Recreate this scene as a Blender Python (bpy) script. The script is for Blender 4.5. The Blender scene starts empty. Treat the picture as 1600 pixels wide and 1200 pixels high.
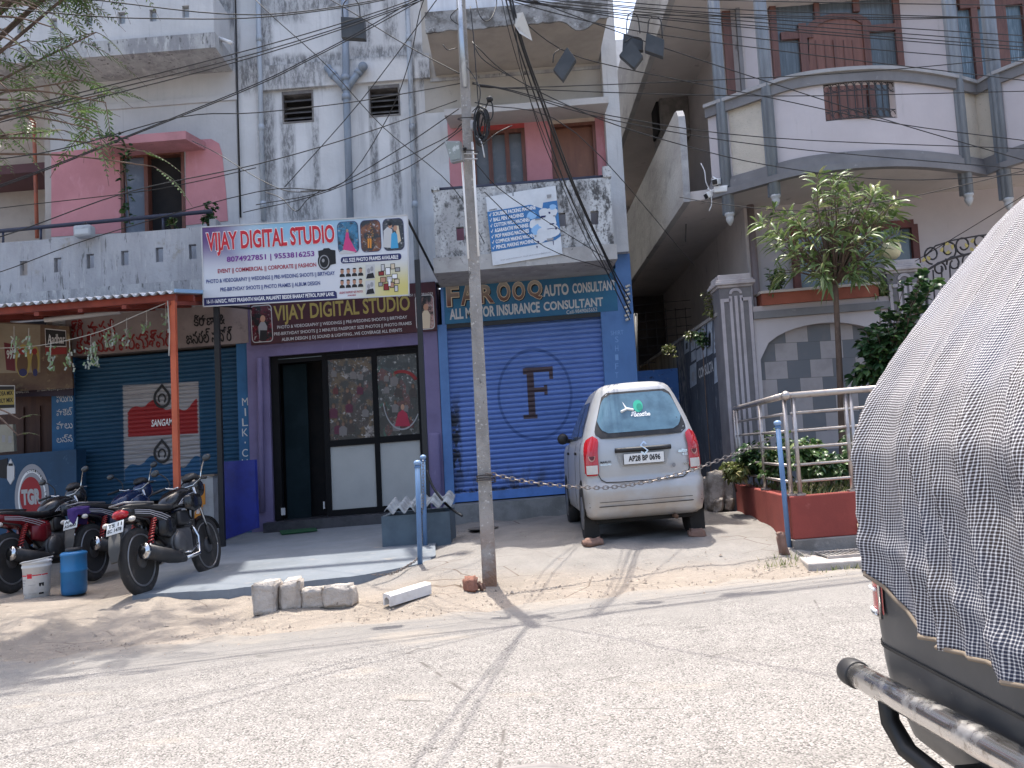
import bpy, bmesh, math, random
from mathutils import Vector, Matrix, Quaternion, noise
V = Vector
RN = random.Random(11)

# ------------------------------------------------------------------ camera, world, sun, exposure
TILT = math.atan(107 / 1370); ROLL = math.radians(3.0)
FPX = 1370.0            # focal length in photo pixels (photo is 1600 wide)
CAMZ = 1.27
RISE = .0275            # the street climbs gently towards +X
FW = V((0, math.cos(TILT), math.sin(TILT)))
_u0 = V((0, -math.sin(TILT), math.cos(TILT))); _r0 = V((1, 0, 0))
RT = _r0 * math.cos(ROLL) - _u0 * math.sin(ROLL)
UP = _u0 * math.cos(ROLL) + _r0 * math.sin(ROLL)
scene = bpy.context.scene
COL = scene.collection
cd = bpy.data.cameras.new('camera'); cam = bpy.data.objects.new('camera', cd); COL.objects.link(cam)
cd.sensor_width = 36; cd.lens = 36 * FPX / 1600; cd.clip_start = .05; cd.clip_end = 2000
mw = Matrix((RT, UP, -FW)).transposed().to_4x4(); mw.translation = V((0, 0, CAMZ)); cam.matrix_world = mw
scene.camera = cam
SUNV = V((-.06, .275, 1)).normalized()      # towards the sun
world = bpy.data.worlds.new('World'); scene.world = world; world.use_nodes = True
_nt = world.node_tree; _bg = _nt.nodes['Background']
_sk = _nt.nodes.new('ShaderNodeTexSky'); _sk.sky_type = 'NISHITA'; _sk.sun_disc = False
_sk.sun_elevation = math.asin(SUNV.z); _sk.sun_rotation = math.atan2(SUNV.x, SUNV.y)
_sk.air_density = 1.0; _sk.dust_density = 4.5; _sk.ozone_density = 1.0
_nt.links.new(_sk.outputs[0], _bg.inputs[0]); _bg.inputs[1].default_value = .15
sl = bpy.data.lights.new('sun', 'SUN'); sl.energy = 2.5; sl.angle = math.radians(.5); sl.color = (1, .95, .87)
so = bpy.data.objects.new('sun', sl); COL.objects.link(so); so.rotation_euler = SUNV.to_track_quat('Z', 'Y').to_euler()
scene.view_settings.view_transform = 'Standard'; scene.view_settings.look = 'None'
scene.view_settings.exposure = 1.52; scene.view_settings.gamma = 1
scene.cycles.max_bounces = 7; scene.cycles.diffuse_bounces = 4; scene.cycles.glossy_bounces = 3
scene.cycles.transparent_max_bounces = 8

# ------------------------------------------------------------------ helpers
def at(px, py, Y):
    """photo pixel on the plane at distance Y -> level street coordinates"""
    d = FW + RT * ((px - 800) / FPX) + UP * ((600 - py) / FPX)
    t = Y / d.y
    return V((d.x * t, Y, CAMZ + d.z * t - RISE * d.x * t))
def rc(x0, x1, yt, yb, Y):
    """rectangle on a facade plane: x measured at mid height, y at mid width"""
    ym = (yt + yb) / 2; xm = (x0 + x1) / 2
    return at(x0, ym, Y).x, at(x1, ym, Y).x, at(xm, yb, Y).z, at(xm, yt, Y).z
def lift(p): return V((p[0], p[1], p[2] + RISE * p[0]))

ORG = {}
class MB:
    def __init__(s): s.v = []; s.f = []; s.m = []; s.sm = []; s.mats = []; s.T = None; s.pre = None; s.uv = []
    def mi(s, m):
        if m not in s.mats: s.mats.append(m)
        return s.mats.index(m)
    def add(s, vs, fs, m, smooth=False):
        b = len(s.v); T = s.T
        for p in vs:
            p = V(p)
            if s.pre: p = s.pre(p)
            s.v.append(T @ p if T else p)
        k = s.mi(m)
        for f in fs: s.f.append([i + b for i in f]); s.m.append(k); s.sm.append(smooth)
        return s
    def box(s, x0, x1, y0, y1, z0, z1, m):
        vs = [(x, y, z) for z in (z0, z1) for y in (y0, y1) for x in (x0, x1)]
        return s.add(vs, [(0, 2, 3, 1), (4, 5, 7, 6), (0, 1, 5, 4), (2, 6, 7, 3), (0, 4, 6, 2), (1, 3, 7, 5)], m)
    def rbox(s, c, h, m, r=.02, seg=2, R=None):
        bm = bmesh.new(); bmesh.ops.create_cube(bm, size=2)
        for v in bm.verts: v.co = V((v.co.x * h[0], v.co.y * h[1], v.co.z * h[2]))
        bmesh.ops.bevel(bm, geom=bm.edges[:], offset=min(r, min(h) * .95), segments=seg, affect='EDGES', profile=.5)
        vs = [((R @ v.co) if R else v.co) + V(c) for v in bm.verts]; bm.verts.index_update()
        fs = [[v.index for v in f.verts] for f in bm.faces]; bm.free()
        return s.add(vs, fs, m, True)
    def prism(s, poly, ex, m):
        n = len(poly); ex = V(ex); vs = [V(p) for p in poly] + [V(p) + ex for p in poly]
        fs = [list(range(n)), list(range(2 * n - 1, n - 1, -1))] + [(i, i + n, (i + 1) % n + n, (i + 1) % n) for i in range(n)]
        return s.add(vs, fs, m)
    def face(s, poly, m): return s.add(poly, [list(range(len(poly)))], m)
    def tube(s, pts, r, m, n=6, caps=True, r2=None):
        pts = [V(p) for p in pts]; N = len(pts)
        if N < 2: return s
        t0 = (pts[1] - pts[0]).normalized(); up = V((0, 0, 1)) if abs(t0.z) < .9 else V((1, 0, 0))
        nrm = t0.cross(up).normalized(); vs = []; fs = []
        for i, p in enumerate(pts):
            t = (pts[min(i + 1, N - 1)] - pts[max(i - 1, 0)])
            t = t.normalized() if t.length > 1e-9 else t0
            nrm = (nrm - t * nrm.dot(t)); nrm = nrm.normalized() if nrm.length > 1e-6 else t.orthogonal().normalized()
            b = t.cross(nrm); rr = r if r2 is None else r + (r2 - r) * i / (N - 1)
            if callable(r): rr = r(i / (N - 1))
            for k in range(n):
                a = 2 * math.pi * (k + .5) / n; vs.append(p + nrm * (math.cos(a) * rr) + b * (math.sin(a) * rr))
        for i in range(N - 1):
            for k in range(n): fs.append((i * n + k, i * n + (k + 1) % n, (i + 1) * n + (k + 1) % n, (i + 1) * n + k))
        if caps: fs += [list(range(n))[::-1], list(range((N - 1) * n, N * n))]
        return s.add(vs, fs, m, n > 4)
    def rings(s, rg, m, smooth=True, caps=True, closed=True):
        n = len(rg[0]); vs = [p for r in rg for p in r]; fs = []
        for i in range(len(rg) - 1):
            for k in range(n if closed else n - 1): fs.append((i * n + k, i * n + (k + 1) % n, (i + 1) * n + (k + 1) % n, (i + 1) * n + k))
        if caps: fs += [list(range(n))[::-1], list(range((len(rg) - 1) * n, len(rg) * n))]
        return s.add(vs, fs, m, smooth)
    def lathe(s, prof, m, c=(0, 0, 0), axis='Z', n=20, smooth=True, caps=True):
        c = V(c); rg = []
        for r, h in prof:
            ring = []
            for k in range(n):
                a = 2 * math.pi * k / n; x, y = r * math.cos(a), r * math.sin(a)
                ring.append(c + (V((x, y, h)) if axis == 'Z' else V((h, x, y)) if axis == 'X' else V((x, h, y))))
            rg.append(ring)
        return s.rings(rg, m, smooth, caps)
    def loft(s, secs, m, n=14, axis='Y', e=2.6, caps=True):
        """secs: (pos, cx, cz, half_w, half_h)"""
        rg = []
        for q in secs:
            pos, cx, cz, hw, hh = q[:5]; ee = q[5] if len(q) > 5 else e; ring = []
            for k in range(n):
                a = 2 * math.pi * (k + .5) / n; ca, sa = math.cos(a), math.sin(a)
                x = cx + hw * math.copysign(abs(ca) ** (2 / ee), ca); z = cz + hh * math.copysign(abs(sa) ** (2 / ee), sa)
                ring.append((x, pos, z) if axis == 'Y' else (pos, x, z))
            rg.append(ring)
        return s.rings(rg, m, True, caps)
    def ball(s, c, r, m, n=10, R=None):
        if not hasattr(r, '__len__'): r = (r, r, r)
        rg = []
        for i in range(n // 2 + 1):
            t = math.pi * i / (n // 2); rr = max(math.sin(t), 1e-3)
            ring = []
            for k in range(n):
                p = V((r[0] * rr * math.cos(2 * math.pi * k / n), r[1] * rr * math.sin(2 * math.pi * k / n), -r[2] * math.cos(t)))
                ring.append(V(c) + (R @ p if R else p))
            rg.append(ring)
        return s.rings(rg, m)
    def build(s, name, parent=None, loc=None, recalc=True, bevel=0, shear=True):
        me = bpy.data.meshes.new(name)
        if parent is not None: o0 = ORG[parent.name]
        else: o0 = lift(loc) if loc is not None else V((0, 0, 0))
        vs = [(lift(p) if shear else V(p)) - o0 for p in s.v]
        me.from_pydata(vs, [], s.f)
        for m in s.mats: me.materials.append(m)
        me.polygons.foreach_set('material_index', s.m); me.polygons.foreach_set('use_smooth', s.sm)
        if s.uv:
            l = me.uv_layers.new(name='UVMap')
            for lp in me.loops: l.data[lp.index].uv = s.uv[lp.vertex_index]
        if recalc:
            bm = bmesh.new(); bm.from_mesh(me); bmesh.ops.recalc_face_normals(bm, faces=bm.faces[:]); bm.to_mesh(me); bm.free()
        me.update()
        o = bpy.data.objects.new(name, me); COL.objects.link(o)
        if parent is not None: o.parent = parent; ORG[o.name] = o0
        else: o.location = o0; ORG[o.name] = o0
        if bevel:
            b = o.modifiers.new('soft_edges', 'BEVEL'); b.width = bevel; b.segments = 2; b.limit_method = 'ANGLE'
        return o
def tag(o, label, cat, group=None, kind=None):
    if label: o['label'] = label
    if cat: o['category'] = cat
    if group: o['group'] = group
    if kind: o['kind'] = kind
    return o
def thing(name, label, cat, loc, group=None):
    o = bpy.data.objects.new(name, None); COL.objects.link(o); o.location = lift(loc); o.empty_display_size = .2
    ORG[o.name] = lift(loc); return tag(o, label, cat, group)
def dup(root, loc, label=None):
    r = root.copy(); COL.objects.link(r); r.location = lift(loc)
    if label: r['label'] = label
    def rec(a, b):
        for ch in a.children:
            c = ch.copy(); COL.objects.link(c); c.parent = b; rec(ch, c)
    rec(root, r); return r

# text on facade planes: pixel box of the first letter's left edge to the last letter's right edge
_tc = {}
def tmesh(s, bold=0., shear=0.):
    k = (s, bold, shear)
    if k not in _tc:
        c = bpy.data.curves.new('t', 'FONT'); c.body = s; c.offset = bold; c.shear = shear; c.fill_mode = 'FRONT'; c.resolution_u = 3
        o = bpy.data.objects.new('t', c); me = bpy.data.meshes.new_from_object(o)
        vs = [(v.co.x, v.co.y) for v in me.vertices]; fs = [list(p.vertices) for p in me.polygons]
        bpy.data.meshes.remove(me); bpy.data.objects.remove(o); bpy.data.curves.remove(c)
        x0 = min(v[0] for v in vs); x1 = max(v[0] for v in vs); y0 = min(v[1] for v in vs); y1 = max(v[1] for v in vs)
        _tc[k] = ([((v[0] - x0) / (x1 - x0 or 1), (v[1] - y0) / (y1 - y0 or 1)) for v in vs], fs)
    return _tc[k]
def text3(mb, s, O, U, W, m, bold=0., shear=0.):
    """O = lower left, U = along the line, W = up"""
    vs, fs = tmesh(s, bold, shear); mb.add([V(O) + V(U) * u + V(W) * w for u, w in vs], fs, m)
def ptext(mb, s, xl, xr, yt, yb, Y, m, bold=0., sl=-.08, tl=.052, shear=0.):
    """yt, yb at the left end of the line; sl = slope of the line in the photo"""
    O = at(xl + tl * (yb - yt), yb, Y); T = at(xl, yt, Y); E_ = at(xr + tl * (yb - yt), yb + sl * (xr - xl), Y)
    text3(mb, s, O, E_ - O, T - O, m, bold, shear)
def ppoly(mb, pts, Y, m, th=0.):
    P = [at(x, y, Y) for x, y in pts]
    if th: mb.prism(P, (0, th, 0), m)
    else: mb.face(P, m)
def pdisc(mb, cx, cy, rx, ry, Y, m, n=24, a0=0, a1=360, rin=None):
    A = [math.radians(a0 + (a1 - a0) * i / n) for i in range(n + (0 if a1 - a0 == 360 else 1))]
    if rin is None: mb.face([at(cx + rx * math.cos(a), cy - ry * math.sin(a), Y) for a in A], m)
    else:
        o = [at(cx + rx * math.cos(a), cy - ry * math.sin(a), Y) for a in A]; i_ = [at(cx + rx * rin * math.cos(a), cy - ry * rin * math.sin(a), Y) for a in A]
        k = len(A); L = k if a1 - a0 == 360 else k - 1
        mb.add(o + i_, [(j, (j + 1) % k, (j + 1) % k + k, j + k) for j in range(L)], m)
def rrect(x0, x1, y0, y1, r, sl=-.08, tl=.052, ar=1.25, n=4):
    P = []
    for cx, cy, a in ((x1 - r, y0 + r * ar, 90), (x0 + r, y0 + r * ar, 180), (x0 + r, y1 - r * ar, 270), (x1 - r, y1 - r * ar, 0)):
        pass
    for cx, cy, a in ((x1 - r, y0 + r * ar, 0), (x0 + r, y0 + r * ar, 90), (x0 + r, y1 - r * ar, 180), (x1 - r, y1 - r * ar, 270)):
        for i in range(n + 1):
            t = math.radians(a + 90 * i / n); P.append((cx + r * math.cos(t), cy - r * ar * math.sin(t)))
    return [(x + tl * (y - y0), y + sl * (x - x0)) for x, y in P]
def cat(pts, n=8):
    """smooth curve through points"""
    pts = [V(p) for p in pts]; out = []
    P = [pts[0] * 2 - pts[1]] + pts + [pts[-1] * 2 - pts[-2]]
    for i in range(1, len(P) - 2):
        a, b, c, d = P[i - 1:i + 3]
        for k in range(n):
            t = k / n; out.append(.5 * ((2 * b) + (c - a) * t + (2 * a - 5 * b + 4 * c - d) * t * t + (3 * b - a - 3 * c + d) * t ** 3))
    return out + [pts[-1]]

# ------------------------------------------------------------------ materials
class NT:
    def __init__(s, name):
        s.m = bpy.data.materials.new(name); s.m.use_nodes = True; s.t = s.m.node_tree; s.b = s.t.nodes['Principled BSDF']
        s.tc = s.t.nodes.new('ShaderNodeTexCoord'); s.co = s.tc.outputs['Object']
    def n(s, t, **k):
        x = s.t.nodes.new(t)
        for a, b in k.items(): setattr(x, a, b)
        return x
    def set(s, inp, v):
        if hasattr(v, 'node'): s.t.links.new(v, inp)
        else: inp.default_value = v
    def math(s, op, a, b=0.):
        x = s.n('ShaderNodeMath', operation=op); s.set(x.inputs[0], a); s.set(x.inputs[1], b); return x.outputs[0]
    def noise(s, scale=5, detail=6, st=(1, 1, 1), lo=.4, hi=.6, rough=.6, off=0.):
        mp = s.n('ShaderNodeMapping'); s.set(mp.inputs[0], s.co); mp.inputs['Scale'].default_value = st; mp.inputs['Location'].default_value = (off, off * .7, off * 1.3)
        x = s.n('ShaderNodeTexNoise'); s.set(x.inputs['Vector'], mp.outputs[0]); x.inputs['Scale'].default_value = scale; x.inputs['Detail'].default_value = detail; x.inputs['Roughness'].default_value = rough
        return s.ramp(x.outputs[0], lo, hi)
    def ramp(s, v, lo, hi, a=0., b=1.):
        r = s.n('ShaderNodeMapRange', interpolation_type='SMOOTHSTEP'); s.set(r.inputs[0], v)
        for i, q in enumerate((lo, hi, a, b)): r.inputs[i + 1].default_value = q
        return r.outputs[0]
    def voro(s, scale, feat='F1', st=(1, 1, 1), out=0):
        mp = s.n('ShaderNodeMapping'); s.set(mp.inputs[0], s.co); mp.inputs['Scale'].default_value = st
        x = s.n('ShaderNodeTexVoronoi', feature=feat); s.set(x.inputs['Vector'], mp.outputs[0]); x.inputs['Scale'].default_value = scale
        return x.outputs[out]
    def mix(s, f, a, b):
        x = s.n('ShaderNodeMix', data_type='RGBA'); s.set(x.inputs[0], f); s.set(x.inputs[6], c4(a)); s.set(x.inputs[7], c4(b)); return x.outputs[2]
    def xyz(s):
        x = s.n('ShaderNodeSeparateXYZ'); s.set(x.inputs[0], s.co); return x.outputs
    def boxm(s, cx, cz, hx, hz, soft=.05):
        """1 inside a rectangle of the object's X-Z plane, soft edge"""
        a = s.n('ShaderNodeVectorMath', operation='SUBTRACT'); s.set(a.inputs[0], s.co); a.inputs[1].default_value = (cx, 0, cz)
        b = s.n('ShaderNodeVectorMath', operation='MULTIPLY'); s.set(b.inputs[0], a.outputs[0]); b.inputs[1].default_value = (1 / hx, 0, 1 / hz)
        c = s.n('ShaderNodeVectorMath', operation='ABSOLUTE'); s.set(c.inputs[0], b.outputs[0])
        d = s.n('ShaderNodeSeparateXYZ'); s.set(d.inputs[0], c.outputs[0])
        return s.ramp(s.math('MAXIMUM', d.outputs[0], d.outputs[2]), 1 - soft, 1 + soft, 1, 0)
    def ringm(s, cx, cz, rx, rz, w):
        a = s.n('ShaderNodeVectorMath', operation='SUBTRACT'); s.set(a.inputs[0], s.co); a.inputs[1].default_value = (cx, 0, cz)
        b = s.n('ShaderNodeVectorMath', operation='MULTIPLY'); s.set(b.inputs[0], a.outputs[0]); b.inputs[1].default_value = (1 / rx, 0, 1 / rz)
        l = s.n('ShaderNodeVectorMath', operation='LENGTH'); s.set(l.inputs[0], b.outputs[0])
        return s.ramp(s.math('ABSOLUTE', s.math('SUBTRACT', l.outputs['Value'], 1.)), w * .7, w * 1.3, 1, 0)
    def bump(s, h, st=.3, dist=.02):
        x = s.n('ShaderNodeBump'); x.inputs['Strength'].default_value = st; x.inputs['Distance'].default_value = dist; s.set(x.inputs['Height'], h); s.set(s.b.inputs['Normal'], x.outputs[0])
    def out(s, c, rough=.7, metal=0., spec=.5):
        s.set(s.b.inputs['Base Color'], c4(c)); s.set(s.b.inputs['Roughness'], rough); s.set(s.b.inputs['Metallic'], metal); s.b.inputs['Specular IOR Level'].default_value = spec
        return s.m
def c4(c): return c if hasattr(c, 'node') else (c[0], c[1], c[2], 1)
_mc = {}
def mat(name, c, layers=(), rough=.7, metal=0., bump=0., bs=40, bst=(1, 1, 1), spec=.4, bd=.01):
    """base colour + layers of (colour, scale, lo, hi, stretch): worn paint, grime, stains"""
    if name in _mc: return _mc[name]
    t = NT(name); col = c
    for i, L in enumerate(layers): col = t.mix(t.noise(L[1], 7, L[4] if len(L) > 4 else (1, 1, 1), L[2], L[3], .65, 3.1 * i), col, L[0])
    if bump: t.bump(t.noise(bs, 6, bst, .2, .8), bump, bd)
    _mc[name] = t.out(col, rough, metal, spec); return _mc[name]
def mul(c, k): return tuple(x * k for x in c)
def paint(name, c, rough=.5, metal=0., wear=.12, spec=.4):
    return mat(name, c, [(mul(c, 1 - wear * 2), 3, .35, .75), (mul(c, .55), 25, .68, .85)], rough, metal, spec=spec)

# ------------------------------------------------------------------ setting: ground, road, patio
def sm(t): t = max(0, min(1, t)); return t * t * (3 - 2 * t)
def edge(x): return 7.4 + .165 * max(-9, min(9, x)) + .05 * math.sin(x * 1.7) + .03 * math.sin(x * 4.1 + 1)
def gz(x, y):
    d = y - edge(x)
    return (.17 + .09 * sm((x + 1.5) / .9)) * sm(d / 2.1) + .03 * sm((y - 10) / 4) if d > 0 else 0.
def wob(x, y): return .012 * math.sin(x * 5.1 + y * 2.3) + .009 * math.sin(x * 9.7 - y * 7.7) + .006 * math.sin(x * 17 + y * 13)
def groundm():
    t = NT('sandy_ground')
    c = t.mix(t.noise(1.3, 8, (1, 1, 1), .35, .65), (.28, .242, .204), (.235, .203, .17))
    c = t.mix(t.noise(9, 8, (1, 1.6, 1), .5, .72), c, (.33, .285, .235))
    c = t.mix(t.noise(60, 4, (1, 1, 1), .6, .72), c, (.2, .15, .11))
    # worn concrete apron in front of the shutter
    ap = t.math('MULTIPLY', t.boxm_xy(1.0, 11.0, 2.7, 2.6, .12), t.noise(1.1, 8, (1, 1, 1), .15, .4))
    cc = t.mix(t.noise(2.2, 8, (1, 1, 1), .3, .7), (.255, .24, .222), (.205, .191, .176)); cc = t.mix(t.noise(45, 4, (1, 1, 1), .6, .75), cc, (.22, .19, .165))
    c = t.mix(ap, c, cc)
    cr = t.ramp(t.voro(1.15, 'DISTANCE_TO_EDGE', (1, 2.2, 1)), .0, .012, 1, 0)
    c = t.mix(t.math('MULTIPLY', cr, t.noise(.9, 4, (1, 1, 1), .5, .6, off=4)), c, (.12, .09, .07))
    t.bump(t.noise(35, 8, (1, 1, 1), .2, .8), .5, .02)
    return t.out(c, .95, 0, .2)
def _bxy(s, cx, cy, hx, hy, soft):
    a = s.n('ShaderNodeVectorMath', operation='SUBTRACT'); s.set(a.inputs[0], s.co); a.inputs[1].default_value = (cx, cy, 0)
    b = s.n('ShaderNodeVectorMath', operation='MULTIPLY'); s.set(b.inputs[0], a.outputs[0]); b.inputs[1].default_value = (1 / hx, 1 / hy, 0)
    c = s.n('ShaderNodeVectorMath', operation='ABSOLUTE'); s.set(c.inputs[0], b.outputs[0])
    d = s.n('ShaderNodeSeparateXYZ'); s.set(d.inputs[0], c.outputs[0])
    return s.ramp(s.math('MAXIMUM', d.outputs[0], d.outputs[1]), 1 - soft, 1 + soft, 1, 0)
NT.boxm_xy = _bxy
def roadm():
    t = NT('worn_asphalt')
    base = t.mix(t.noise(.55, 6, (1, 1.5, 1), .35, .65), (.228, .216, .202), (.205, .194, .182))
    st = t.voro(115, 'F1'); stc = t.voro(115, 'F1', out=1)
    bw = t.n('ShaderNodeSeparateColor'); t.set(bw.inputs[0], stc)
    agg = t.mix(t.ramp(bw.outputs[0], .45, .95), base, (.325, .308, .29))
    agg = t.mix(t.ramp(bw.outputs[1], .78, .95), agg, (.10, .095, .09))
    gap = t.math('MULTIPLY', t.ramp(st, .5, .78), t.noise(7, 6, (1, 1, 1), .25, .6, off=8))
    agg = t.mix(t.math('MULTIPLY', gap, .9), agg, (.07, .064, .06))
    smooth = t.noise(1.4, 8, (1, 1, 1), .38, .62, off=2)
    y = t.xyz(); e = t.math('SUBTRACT', y[1], t.math('MULTIPLY', y[0], .165))
    near = t.ramp(t.math('ADD', e, t.math('MULTIPLY', t.noise(2.2, 6, (1, 1, 1), .2, .8), .9)), 6.35, 7.35)
    agg = t.mix(t.math('MULTIPLY', near, .85), agg, t.mix(t.noise(12, 8, (1, 1, 1), .35, .7), (.215, .204, .19), (.192, .182, .17)))
    dust = t.ramp(t.math('ADD', e, t.math('MULTIPLY', t.noise(3.1, 8, (.6, 1.4, 1), .2, .8, off=7), .5)), 7.25, 7.75)
    c = t.mix(t.math('MULTIPLY', dust, .9), agg, t.mix(t.noise(30, 6, (1, 1, 1), .4, .7), (.28, .25, .214), (.232, .205, .175)))
    pat = t.math('MULTIPLY', t.boxm_xy(.35, 2.6, .75, .42, .25), t.noise(3, 6, (1, 1, 1), .3, .5))
    c = t.mix(t.math('MULTIPLY', pat, .7), c, (.25, .22, .2))
    c = t.mix(t.math('MULTIPLY', t.noise(.9, 5, (.18, 1.6, 1), .48, .72, off=12), .42), c, (.135, .128, .12))
    c = t.mix(t.math('MULTIPLY', t.noise(1.6, 6, (.5, 1.2, 1), .60, .72, off=15), .5), c, (.30, .265, .22))
    c = t.mix(t.math('MULTIPLY', t.noise(2.6, 5, (1, 1, 1), .68, .74, off=19), .55), c, (.09, .085, .08))
    cr = t.ramp(t.voro(.42, 'DISTANCE_TO_EDGE', (1, 1.6, 1)), .0, .006, 1, 0)
    c = t.mix(t.math('MULTIPLY', cr, t.noise(2.2, 6, (1, 1, 1), .56, .62, off=4)), c, (.10, .09, .083))
    t.bump(t.math('SUBTRACT', 1., st), .4, .008)
    return t.out(c, .9, 0, .3)
G_M, R_M = groundm(), roadm()
def gridmesh(xs, ys, zf, m):
    mb = MB(); vs = [(x, y, zf(x, y)) for y in ys for x in xs]; w = len(xs)
    return mb.add(vs, [(j * w + i, j * w + i + 1, (j + 1) * w + i + 1, (j + 1) * w + i) for j in range(len(ys) - 1) for i in range(w - 1)], m, True)
def spread(a, b, st): n = int(round((b - a) / st)); return [a + (b - a) * i / n for i in range(n + 1)]
xs = [-400, -120, -40, -20, -12] + spread(-9, 8, .12) + [11, 20, 40, 120, 400]
ys = [-60, -10, 0, 4, 6] + spread(6.2, 14.5, .12) + [18, 30, 80, 250, 900]
tag(gridmesh(xs, ys, lambda x, y: gz(x, y) + (wob(x, y) * sm((y - edge(x)) / .5) if y < 14 else 0) - .004, G_M).build('ground'), None, None, kind='structure')
rx = [-60, -30, -15, -10] + spread(-8, 8, .1) + [10, 15, 30, 60]
mbr = MB(); R_N = 30
vs = []; fs = []
for x in rx:
    e = edge(x) + .08 * math.sin(x * 7.3) + .05 * math.sin(x * 13.1 + 2) + .02 * math.sin(x * 31)
    for k in range(R_N + 1):
        y = -25 + (e + 25) * (k / R_N) ** .45
        vs.append((x, y, .004 + gz(x, y)))
for i in range(len(rx) - 1):
    for k in range(R_N): fs.append((i * (R_N + 1) + k, (i + 1) * (R_N + 1) + k, (i + 1) * (R_N + 1) + k + 1, i * (R_N + 1) + k + 1))
tag(mbr.add(vs, fs, R_M, True).build('road'), None, None, kind='structure')
# concrete patio in front of the studio
PATM = mat('patio_concrete', (.175, .198, .225), [((.14, .16, .182), 1.6, .35, .65), ((.24, .24, .24), 8, .55, .75), ((.24, .25, .26), 40, .62, .78), ((.36, .31, .25), 2.2, .62, .8)], .8, bump=.15, bs=25)
def px_g(px, py, Y): p = at(px, py, Y); return p.x
pl = [(-3.75, 8.55), (-2.9, 8.42), (-2.2, 8.5), (-1.55, 8.62), (-1.0, 9.1), (-.92, 9.6), (-1.0, 10.4), (-1.05, 13.62), (-4.4, 13.62), (-4.4, 11.2), (-4.1, 9.4)]
def pz(y): return .20 + (.375 - .20) * (y - 8.5) / 5.1
mb = MB(); ring = []
for i in range(len(pl)):
    a, b = V(pl[i] + (0,)), V(pl[(i + 1) % len(pl)] + (0,))
    for k in range(6):
        p = a.lerp(b, k / 6)
        if p.y < 9.6: p = p + V((RN.uniform(-.02, .02), RN.uniform(-.025, .025), 0))
        ring.append(p)
top = [V((p.x, p.y, pz(p.y))) for p in ring]; bot = [V((p.x * 1.004, p.y - (.03 if p.y < 9.6 else 0), -.1)) for p in ring]; k = len(ring)
mb.add(top + bot, [list(range(k))] + [(i, i + k, (i + 1) % k + k, (i + 1) % k) for i in range(k)], PATM)
tag(mb.build('patio'), None, None, kind='structure')

# ------------------------------------------------------------------ the shop building
BY = 13.6; BO = V((0, BY, 0)); BL = lift(BO)
def oc(px, py, Y=BY): p = lift(at(px, py, Y)) - BL; return p.x, p.z
def mold_mask(t, boxes):
    m = None
    for x0, y0, x1, y1 in boxes:
        (a, d), (b, c) = oc(x0, y0), oc(x1, y1)
        q = t.boxm((a + b) / 2, (c + d) / 2, abs(b - a) / 2 + .01, abs(d - c) / 2 + .01, .55)
        m = q if m is None else t.math('MAXIMUM', m, q)
    return m
def stainwall(name, c, boxes=(), grime=.5, streak=1., tint=(.30, .31, .33)):
    t = NT(name)
    col = t.mix(t.noise(1.2, 7, (1, 1, 1), .3, .7), c, mul(c, .84))
    col = t.mix(t.math('MULTIPLY', t.noise(2.6, 8, (2.2, 1, .22), .5, .75), .55 * streak), col, tint)
    col = t.mix(t.math('MULTIPLY', t.noise(9, 8, (3, 1, .1), .58, .75, off=3), .6 * streak), col, mul(tint, .8))
    col = t.mix(t.math('MULTIPLY', t.noise(1.7, 9, (1, 1, 1), .58, .78, .75, off=6), grime), col, mul(tint, 1.2))
    if boxes:
        mm = mold_mask(t, boxes)
        sp = t.math('MULTIPLY', t.noise(12, 10, (1.6, 1, .45), .40, .60, .8, off=9), mm)
        col = t.mix(t.math('MULTIPLY', sp, .9), col, (.055, .055, .055))
        col = t.mix(t.math('MULTIPLY', mm, .38), col, mul(tint, .9))
    t.bump(t.noise(16, 8, (1, 1, 1), .2, .8), .25, .012)
    return t.out(col, .88, 0, .25)
WHT = stainwall('stained_white_wall', (.63, .635, .645), [(408, 105, 505, 136), (440, 192, 462, 330), (488, 190, 500, 300), (404, 140, 432, 345), (545, 76, 670, 90), (640, 88, 655, 290), (610, 185, 628, 330), (578, 186, 592, 300), (560, 5, 580, 80), (470, 0, 540, 12), (655, 100, 672, 135), (448, 300, 500, 345), (404, 0, 425, 90), (404, 90, 540, 104), (356, 60, 374, 130), (420, 0, 470, 30), (600, 0, 620, 60), (370, 90, 410, 140)], .48, .9)
CONC = mat('weathered_concrete', (.40, .40, .40), [((.25, .25, .26), 2.2, .4, .65, (1.5, 1.5, .5)), ((.5, .5, .49), 6, .5, .7, (2, 1, .4)), ((.10, .10, .10), 9, .57, .68, (1.6, 1.6, .6)), ((.16, .15, .14), 30, .6, .75)], .9, bump=.4, bs=20)
MOLD = mat('moldy_plaster', (.52, .53, .53), [((.36, .36, .36), 2.4, .4, .6, (1.5, 1, .5)), ((.08, .08, .08), 7, .50, .62, (1.3, 1, .7)), ((.16, .16, .16), 28, .52, .66)], .9, bump=.4, bs=22)
GRYW = stainwall('grey_white_plaster', (.55, .555, .565), [], .5, .5)
BEIGE = mat('beige_plaster', (.40, .36, .33), [((.32, .29, .27), 1.5, .35, .7), ((.24, .22, .21), 5, .58, .75, (1, 1, .4))], .9)
PINK = mat('pink_wall_paint', (.52, .235, .255), [((.44, .19, .21), 1.6, .35, .7), ((.55, .27, .30), 5, .55, .75, (1.5, 1, .5)), ((.25, .12, .13), 9, .66, .8, (2, 1, .3))], .85)
RED = mat('red_paint', (.40, .06, .06), [((.33, .05, .05), 3, .4, .7)], .7)
WOOD = mat('brown_wood', (.16, .06, .04), [((.10, .035, .025), 4, .35, .65, (6, 6, .6)), ((.22, .09, .06), 20, .6, .75, (6, 6, .4))], .5)
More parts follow.
